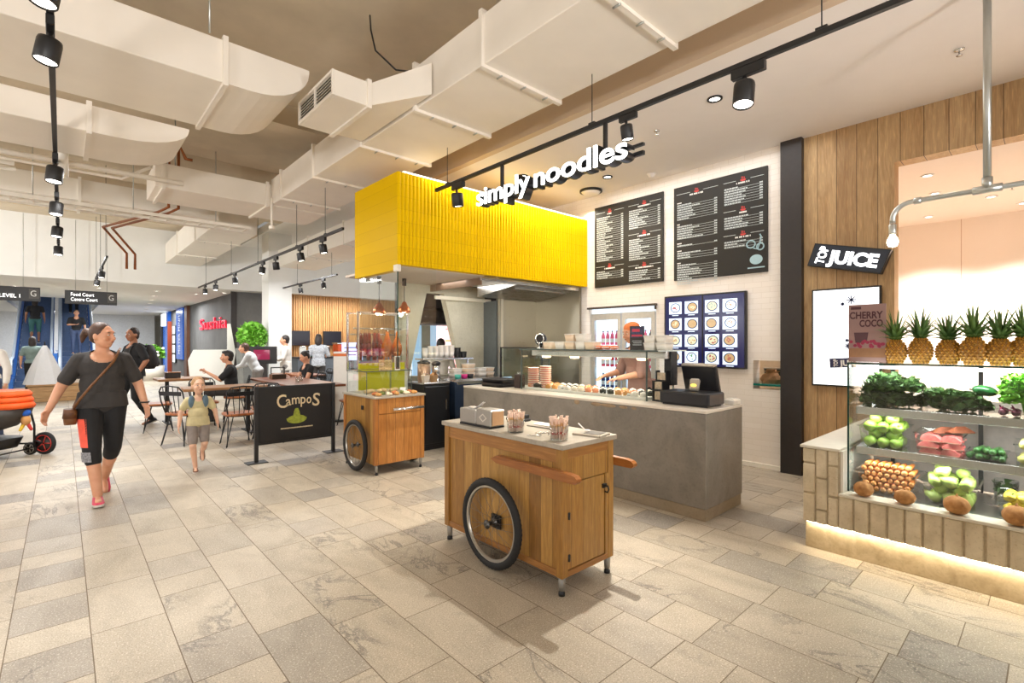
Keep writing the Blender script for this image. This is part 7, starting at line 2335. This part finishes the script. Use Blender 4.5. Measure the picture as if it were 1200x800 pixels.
person('person in a black T-shirt and jeans coming down the escalator behind the walking woman', (.40, 25.2, esc_z(25.2) + .2), PI, dict(elR=(.24, .06, 1.12), wrR=(.05, .2, 1.12), palmR=(0, 0, 1)), SK1, M_BLACKC, .4, M_DENIM, 1.0, M_SHOEK, HAIRB, 'short', 1.05, 1.0, 1.0, .016)
person('person in a white long-sleeved top at the picture edge behind the orange stroller', (-.86, 10.95, 0), R(160), dict(kneeR=(.1, .12, .5), ankR=(.1, .14, .085), ankL=(-.1, -.14, .1)), SK1, cloth('white', rgb(228, 224, 216), .04), .95, M_DENIM, 1.0, M_SHOEK, HAIRBR, 'long', 1.0, 1.0, 1.0, .014, hem=.08)

# ------------------------------------------------------------------ stroller
st = thing('stroller', 'baby stroller with a ribbed orange hood, dark grey seat shell and black basket', 'stroller', (-.72, 9.30, 0), R(-42.3))
M_ORANGE = flat('hood_orange', rgb(238, 92, 18), .6, var=.1, bump=.2)
M_SHELL = flat('shell_grey', rgb(74, 70, 68), .7, var=.1)
for k in range(3):
    z = .66 + .075 * k
    put('hood_panel', MB().loft([(.03, 0, z, .50 - .02 * k, .25), (.03, 0, z + .035, .515 - .025 * k, .262), (.03, 0, z + .075, .49 - .035 * k, .245)], 28, 2.6), M_ORANGE, st)
put('seat_shell', MB().loft([(-.12, 0, .36, .22, .18), (-.06, 0, .42, .36, .22), (.02, 0, .56, .45, .245), (.03, 0, .66, .48, .25)], 28, 2.8), M_SHELL, st)
put('basket', MB().loft([(-.12, 0, .14, .42, .18), (-.12, 0, .26, .47, .22), (-.12, 0, .275, .47, .22)], 24, 4), M_BLACK, st)
for sy in (-1, 1):
    put('frame_tube', MB().tube([(.38, sy * .24, .10), (.37, sy * .25, .40), (.30, sy * .25, .66), (-.40, sy * .25, 1.02), (-.55, sy * .22, 1.06)], .013, 8), M_BLACK, st)
    put('frame_tube', MB().tube([(.38, sy * .23, .16), (-.6, sy * .23, .14)], .012, 8), M_BLACK, st)
put('push_handle', MB().tube([(.40, -.25, .70), (.39, -.25, .98), (.30, -.25, 1.04), (-.3, -.25, 1.06)], .012, 8), M_BLACK, st)
def swheel(x, y, r, red):
    M = Matrix.Translation((x, y, r)) @ Matrix.Rotation(PI / 2, 4, 'X')
    w = put('wheel', MB().lathe([(r * .7, -.022), (r * .94, -.022), (r, -.012), (r, .012), (r * .94, .022), (r * .7, .022)], n=26, M=M, cap=False), M_RUBBER, st)
    put('hub', MB().lathe([(.001, -.018), (r * .7, -.014), (r * .7, .014), (.001, .018)], n=20, M=M), M_DARK, w)
    mb = MB()
    for k in range(5):
        a = 2 * PI * k / 5
        mb.tube([(.01 * math.cos(a), .01 * math.sin(a), .021), (r * .66 * math.cos(a), r * .66 * math.sin(a), .018)], .006, 5, M=M)
    mb.tube([(r * .72 * math.cos(a), r * .72 * math.sin(a), .02) for a in [2 * PI * k / 20 for k in range(20)]], .006, 5, True, M=M)
    put('spokes', mb, flat('wheel_red', rgb(190, 50, 40), .4) if red else M_RIM, w)
swheel(.30, -.27, .085, False); swheel(.30, .27, .085, False); swheel(.46, .30, .15, True); swheel(-.62, .27, .15, True); swheel(-.62, -.27, .15, True)
put('axle', MB().tube([(.30, -.25, .085), (.30, .25, .085)], .01, 6).tube([(-.62, -.26, .15), (-.62, .26, .15)], .012, 6).tube([(.46, .29, .15), (.38, .24, .20)], .012, 6), M_BLACK, st)
t = thing('soft_toy', 'colourful soft toy dangling from the front of the stroller', 'toy', (-.35, 9.0, .50))
put('body', MB().ell((0, 0, 0), .05, .05, .07), flat('toy_tan', rgb(206, 150, 90), .8), t)
put('head', MB().ell((0, 0, .1), .05, .05, .05), flat('toy_blue', rgb(40, 100, 200), .8), t)
put('leg', MB().cap((.02, 0, -.05), (.05, -.01, -.12), .022, .018), flat('toy_redcloth', rgb(200, 60, 50), .8), t)
put('leg', MB().cap((-.02, 0, -.05), (-.05, -.01, -.12), .022, .018), flat('toy_yellowcloth', rgb(230, 190, 60), .8), t)
put('loop', MB().tube([(0, 0, .14), (-.02, .02, .2), (-.08, .05, .22)], .006, 5), M_BLACK, t)
# ------------------------------------------------------------------ shopfronts on the slate wall
M_BLUE = screen('sign_blue', rgb(30, 84, 170), .5)
M_REDL = screen('letters_red', rgb(206, 36, 60), .9)
t = thing('shop_sign', 'red individual letters reading Sushia on the grey slate wall', 'sign', (4.09, 20.75, 1.98))
lettering('Sushia', t, M_REDL, facing('-X', (0, 2.2, .04)), 4.3, .42, .0, .05)
put('fixing_rail', MB().box(-.002, .008, -2.1, 2.2, .1, .14), M_REDL, t)
t = thing('banner_sign', 'vertical blue banner sign reading MISTER MINIT on the slate wall', 'sign', (4.06, 27.4, .75))
put('casing', MB().box(-.04, .04, -.85, .85, 0, 2.35, .01), M_BLUE, t)
lettering('MISTER MINIT', t, M_PRINTW, facing('-X', (-.042, -.25, .25)) @ Matrix.Rotation(R(90), 4, 'Z'), 1.85, .5, .0, .01)
t = thing('shop_portal', 'blue shop doorway surround with a white lit header, farthest along the slate wall', 'shopfront', (4.045, 31.5, 0))
put('jamb', MB().box(-.1, .05, -1.2, -.7, 0, 3.1), M_BLUE, t)
put('jamb', MB().box(-.1, .05, .9, 1.3, 0, 3.1), M_DARK, t)
put('header', MB().box(-.12, .05, -.7, .9, 2.4, 3.05), screen('header_white', rgb(240, 244, 250), 1.2), t)
put('inner_panel', MB().box(-.02, .05, -.7, .9, 0, 2.4), screen('inner_blue', rgb(40, 100, 190), .5), t)
put('timber_post', MB().box(-.11, .05, -1.45, -1.2, 0, 2.6), flat('portal_red_timber', rgb(150, 62, 34), .5), t)
for k in range(4):
    t = thing('light_box', 'small lit picture box beside the blue banner, ' + ('lowest of four', 'second lowest of four', 'second highest of four', 'highest of four')[k], 'light box', (4.06, 28.95, .55 + k * .46))
    put('casing', MB().box(-.04, .04, -.4, .4, 0, .42, .006), M_BLACK, t)
    put('lit_face', MB().box(-.043, -.04, -.36, .36, .03, .39), screen('box_white', rgb(226, 240, 232), 1.0), t)
struct('trim_12', MB().box(3.95, 4.12, 17.58, 17.62, 0, 3.14), M_DARK)
struct('trim_13', MB().box(3.98, 4.1, 25.3, 25.9, 0, 3.14), plank('brown_fin', [rgb(96, 60, 40), rgb(110, 70, 46)], .2, knots=False))

# ------------------------------------------------------------------ overhead direction signs
def way_sign(loc, w, label, rows, icon):
    t = thing('direction_sign', label, 'sign', loc)
    h = .34
    put('casing', MB().box(-w / 2, w / 2, -.05, .05, 0, h, .006), M_BLACK, t)
    for (s, y, x0, ww) in rows:
        lettering(s, t, screen('sign_white', (1, 1, 1, 1), 1.4), facing('-Y', (x0, -.051, y)), ww, .085, .0, .004)
    lettering(icon, t, flat('sign_grey', rgb(190, 190, 186), .5), facing('-Y', (w / 2 - .17, -.051, .12)), .1, .14, .0, .004)
    put('corner_badge', MB().box(w / 2 - .2, w / 2 - .02, -.0505, -.05, .06, .3), flat('sign_badge', rgb(60, 56, 52), .5), t)
    for x in (-w * .3, w * .3):
        put('hanger_wire', MB().tube([(x, 0, h), (x, 0, 3.14 - loc[2] + (1.5 if loc[1] < 17 else 0))], .006, 5), M_GALV, t)
    return t
way_sign((.56, 16.8, 2.5), 1.03, 'black overhead direction sign with two short white lines, nearer the woman\'s head', [('Food Court', .20, -.40, .45), ('Centre Court', .075, -.40, .52)], 'G')
way_sign((-1.15, 16.8, 2.52), 1.5, 'black overhead direction sign at the picture edge above the far escalator', [('Shops', .20, -.55, .4), ('To Entrance LEVEL 1', .075, -.55, .95)], 'G')

# ------------------------------------------------------------------ escalators
M_EBLUE = flat('escalator_blue', rgb(46, 98, 170), .25, .2, var=.1)
M_EGL = glass('escalator_glass', (.55, .74, .92, 1), 1.5)
def escalator(loc, label, L=10, H=5.2, w=.82):
    t = thing('escalator', label, 'escalator', loc)
    mb = MB(); n = 26
    for k in range(n):
        y = L * k / n; z = H * k / n
        mb.box(-w / 2, w / 2, y, y + L / n + .02, max(0, z - .25), z + H / n)
    put('step_tread', mb, flat('escalator_step', rgb(74, 96, 132), .4, .4, var=.2, scale=40), t)
    for s in (-1, 1):
        x = s * (w / 2 + .06)
        prof = [(-.8, 0), (.0, -.0), (L, H - .1), (L, H + .35), (.2, .38), (-.8, .3)]
        M = Matrix(((0, 0, 1, 0), (1, 0, 0, 0), (0, 1, 0, 0), (0, 0, 0, 1)))
        put('skirt', MB().prism(prof, x - .05, x + .05, M), M_EBLUE, t)
        g = put('balustrade', MB().prism([(-.8, .3), (.2, .38), (L, H + .35), (L, H + 1.0), (.1, 1.0), (-.8, .9)], x - .008, x + .008, M), M_EGL, t)
        put('handrail', MB().tube([(x, -.85, .5), (x, -.95, .75), (x, -.8, .95), (x, .1, 1.03), (x, L, H + 1.03)], .04, 8), flat('handrail_pale', rgb(176, 190, 206), .35), g)
    return t
escalator((-.76, 23.5, 0), 'blue escalator rising away on the side of the picture edge')
escalator((.40, 23.5, 0), 'blue escalator rising away behind the walking woman')
struct('wall_escalator', MB().box(-6, 4.09, 36.3, 36.5, 0, 9), flat('pale_blue_wall', rgb(226, 230, 234), .6))
tag(put('escalator_pier', MB().box(-.24, -.12, 22.9, 33, 0, 1.15), M_EBLUE), 'blue divider wall between the two escalators', 'divider')

# low timber plinth with toys and boxes
t = thing('display_plinth', 'low timber display plinth in front of the escalators', 'plinth', (.1, 17.9, 0))
put('body', MB().box(-.75, .95, -.5, .5, .0, .40, .01), plank('plinth_timber', [rgb(178, 140, 96), rgb(196, 158, 112)], .3, along='X', across='Z', knots=False), t)
put('top_panel', MB().box(-.78, .98, -.53, .53, .40, .44, .006), plank('plinth_timber', [rgb(178, 140, 96)], .3), t)
t = thing('play_tent', 'white pointed cloth display on the timber plinth', 'tent', (-.34, 17.85, .44))
put('cloth', MB().rings([[(r * math.cos(a), r * math.sin(a), z) for a in [2 * PI * k / 12 for k in range(12)]] for r, z in ((.42, 0), (.33, .3), (.18, .7), (.04, 1.0))], True, False), flat('tent_white', rgb(236, 238, 242), .8, var=.02), t)
put('pole', MB().tube([(0, 0, 1.0), (0, 0, 1.1)], .015, 6), M_BLACK, t)
for i, (x, z, c, nm) in enumerate(((.45, .44, rgb(226, 220, 208), 'cream carton on the timber plinth, lower of two'), (.5, .80, rgb(214, 206, 196), 'cream carton on the timber plinth, upper of two'))):
    t = thing('carton', nm, 'box', (x, 17.9, z), .2 * i)
    put('box', MB().box(-.28, .28, -.22, .22, 0, .36, .006), flat('carton_cream%d' % i, c, .7), t)
    put('printed_band', MB().box(-.2, .2, -.222, -.22, .1, .2), M_DARK, t)
# pink toy rack at the edge
t = thing('toy_rack', 'rack of pink and red toys at the picture edge behind the stroller', 'rack', (-2.1, 16.2, 0))
put('rack_frame', MB().box(-.7, .75, .25, .3, 0, 1.5).box(-.7, -.66, -.25, .25, 0, 1.5).box(.71, .75, -.25, .25, 0, 1.5), M_DARK, t)
for k, z in enumerate((.2, .62, 1.02)):
    put('shelf', MB().box(-.66, .71, -.25, .25, z, z + .03), M_DARK, t)
q = random.Random(17)
for k, z in enumerate((.232, .652, 1.052)):
    for j in range(6):
        c, nm = q.choice(((rgb(226, 60, 130), 'pink'), (rgb(214, 50, 60), 'red'), (rgb(244, 150, 190), 'pale pink'), (rgb(230, 226, 220), 'white')))
        t = thing('toy_box', '%s toy box on the %s shelf of the toy rack' % (nm, ('bottom', 'middle', 'top')[k]), 'toy box', (-2.1 - .53 + j * .225, 16.15, z), q.uniform(-.1, .1), '%s toys, %s shelf of the rack' % (nm, ('bottom', 'middle', 'top')[k]))
        put('box', MB().box(-.09, .09, -.1, .1, 0, q.uniform(.2, .32), .008), flat('toy_' + nm.replace(' ', '_'), c, .5), t)
        put('window_panel', MB().box(-.06, .06, -.102, -.1, .05, .16), flat('toy_window', rgb(250, 220, 230), .3), t)
# planter bushes flanking the escalators
for i, (x, y) in enumerate(((-2.35, 22.2), (2.6, 24.5))):
    t = thing('planter_bush', ('leafy flowering bush in a pale planter at the picture edge', 'leafy bush in a pale planter between the woman and the man in black')[i], 'plant', (x, y, 0))
    put('planter', MB().lathe([(.001, 0), (.45, 0), (.5, .6), (.42, .6), (.4, .5), (.001, .5)], n=20), flat('planter_pale', rgb(214, 208, 196), .6), t)
    put('leaves', leaves(MB(), (0, 0, .98), .5, 520, .13, q, .9), M_LEAFB, t)
    mb = MB()
    for k in range(12):
        mb.ell((q.uniform(-.42, .42), q.uniform(-.5, -.3), q.uniform(.8, 1.3)), .05, n=8, m=5)
    put('blossom', mb, flat('blossom_white', rgb(244, 236, 236), .6), t)
# ------------------------------------------------------------------ camera, lights, view
cam = bpy.data.cameras.new('camera')
cam.sensor_width = 36; cam.lens = 36 * 580 / 1200; cam.clip_end = 200; cam.clip_start = .05
co = bpy.data.objects.new('camera', cam); COL.objects.link(co)
co.location = (0, 0, 1.5)
co.rotation_euler = (PI / 2, 0, -math.atan2(.6725, .7401))
cam.shift_y = 2 / 1200
SC.camera = co
def light(kind, name, loc, power, color=(1, .9, .76), size=.1, rot=(0, 0, 0), size_y=None, angle=None, blend=.5):
    l = bpy.data.lights.new(name, kind)
    l.energy = power; l.color = color
    if kind == 'AREA':
        l.shape = 'RECTANGLE'; l.size = size; l.size_y = size_y or size
    elif kind in ('POINT', 'SPOT'):
        l.shadow_soft_size = size
    if kind == 'SPOT':
        l.spot_size = R(angle or 60); l.spot_blend = blend
    o = bpy.data.objects.new(name, l); COL.objects.link(o)
    o.location = loc; o.rotation_euler = rot
    return o
def aim(o, target):
    d = Vector(target) - o.location
    o.rotation_euler = d.to_track_quat('-Z', 'Y').to_euler()
WARM = (1, .94, .86); NEUT = (1, .985, .97); COOL = (.97, .985, 1)
# hall: added overhead area lights without fixtures, for general fill
for (x, y) in ((-4, -1.5), (-3.5, 2.0), (-3, 4.0)):
    light('AREA', 'hall_fill_area', (x, y, 3.6), 30, NEUT, 1.6, size_y=.5)
for (x, y) in ((-4, 8), (0.8, 7.6)):
    light('AREA', 'hall_fill_area', (x, y, 3.35), 70, NEUT, 1.6, size_y=.5)
for (x, y) in ((-5, 13), (0, 13.3), (3.6, 12.2), (7.5, 11)):
    light('AREA', 'hall_fill_area', (x, y, 3.3), 120, COOL, 2.0, size_y=.8)
for (x, y) in ((0, 21), (2.5, 23), (-4, 26), (0, 33), (7, 20), (2.6, 29)):
    light('AREA', 'hall_fill_area', (x, y, 3.05), 190, COOL, 2.5, size_y=1.2)
# added point lights out of view, no fixtures, soft fill for hall and ducts
for (x, y, z, p) in ((-2.5, -3.0, 2.3, 22), (-5.5, 1.0, 2.4, 60), (-6, 8, 2.5, 130), (-7, 15, 2.6, 220)):
    light('POINT', 'globe_lamp', (x, y, z), p, NEUT, .35)
# added fill spots with no fixtures, aimed up to brighten ducts and slab
for (x, y, tx, ty, p) in ((-1.5, -2.8, .4, 4.2, 850), (2.6, -2.8, 3.0, 3.0, 430), (-6.5, 2.0, -1.0, 5.5, 650), (-6.5, 9, -1, 10.5, 650), (-5, 13, 0.5, 16, 950)):
    s = light('SPOT', 'duct_fill_spot', (x, y, 2.0), p, (1, .985, .97), .3, angle=105, blend=1); aim(s, (tx, ty, 4.3))
# shop ceiling downlights
for (x, y, p) in ((4.6, 2.19, 40), (5.65, 4.23, 60), (4.75, 5.0, 40), (5.2, .6, 6)):
    light('SPOT', 'shop_downlight', (x, y, 3.80), p, WARM, .05, angle=120, blend=.6)
light('AREA', 'shop_wash', (5.3, 3.2, 3.79), 36, NEUT, 1.6, size_y=3.2)
s = light('SPOT', 'track_lamp', (3.2, 1.33, 3.0), 24, WARM, .04, angle=75, blend=.7); aim(s, (3.3, .9, 0))
s = light('SPOT', 'track_lamp', (3.29, 2.3, 3.0), 430, WARM, .03, angle=70, blend=.9); aim(s, (2.3, 2.4, .2))
s = light('SPOT', 'track_lamp', (3.2, 4.42, 3.0), 260, WARM, .04, angle=70, blend=.7); aim(s, (2.7, 4.7, .3))
# spotlights of the walkway and cafe tracks
for (x, y, tx, ty, p) in ((-.05, 3.0, -.2, 2.6, 125), (-.05, 3.85, .3, 4.2, 140), (-.05, 6.55, .3, 6.6, 120), (-.05, 8.2, .2, 8.4, 120), (2.75, 7.05, 2.4, 6.6, 140), (2.75, 9.15, 2.4, 9.2, 120), (2.75, 9.9, 3.2, 10.2, 120), (2.75, 11.9, 3.3, 12.0, 120), (2.75, 13.7, 3.4, 14.2, 120)):
    s = light('SPOT', 'track_lamp', (x, y, 2.8), p, NEUT, .04, angle=70, blend=.7); aim(s, (tx, ty, .5))
# bulkhead cove strip
light('AREA', 'cove_strip', (4.7, 4.99, 3.60), 30, (1, .92, .75), 3.0, size_y=.05)
# kiosk
for (x, y) in ((8.9, 1.25), (8.9, .3), (7.6, .6), (9.2, -.8)):
    light('SPOT', 'kiosk_downlight', (x, y, 3.3), 560, (1, .94, .88), .04, angle=115, blend=.8)
light('AREA', 'slat_fill_area', (6.9, 16.3, 3.05), 110, WARM, 2.6, size_y=.4)  # added area light with no fixture, brightens the slatted wall
for (x, y) in ((3.53, 6.12), (3.16, 6.14)):
    light('POINT', 'heat_lamp', (x, y, 1.90), 9, (1, .78, .5), .04)
light('AREA', 'kitchen_luminaire', (4.9, 5.85, 2.38), 22, NEUT, 1.6, size_y=.6)
light('AREA', 'heat_lamp_bar', (4.48, 3.6, 1.33), 16, (1, .93, .82), .1, size_y=1.7)
# area lights added to brighten the fruit; strip lamp under the brick front
for (x, z, p) in ((4.29, 1.32, 15), (4.27, 1.005, 10), (4.27, .72, 10)):
    light('AREA', 'case_fill_light', (x, 0.0, z), p, (.97, 1, .97), .04, size_y=1.9)
light('AREA', 'plinth_strip', (4.058, .08, .193), 5.5, (1, .86, .64), .02, size_y=2.3)
w = bpy.data.worlds.new('world'); SC.world = w
w.use_nodes = True
w.node_tree.nodes['Background'].inputs[0].default_value = (1, .96, .9, 1)
w.node_tree.nodes['Background'].inputs[1].default_value = .3
SC.view_settings.view_transform = 'Standard'
SC.view_settings.look = 'None'
SC.view_settings.gamma = 1
SC.view_settings.use_curve_mapping = False
SC.view_settings.exposure = 0
SC.cycles.use_denoising = True
SC.cycles.max_bounces = 10
SC.cycles.diffuse_bounces = 5
SC.cycles.transparent_max_bounces = 16
SC.cycles.sample_clamp_indirect = 6
SC.cycles.caustics_reflective = False
SC.cycles.caustics_refractive = False
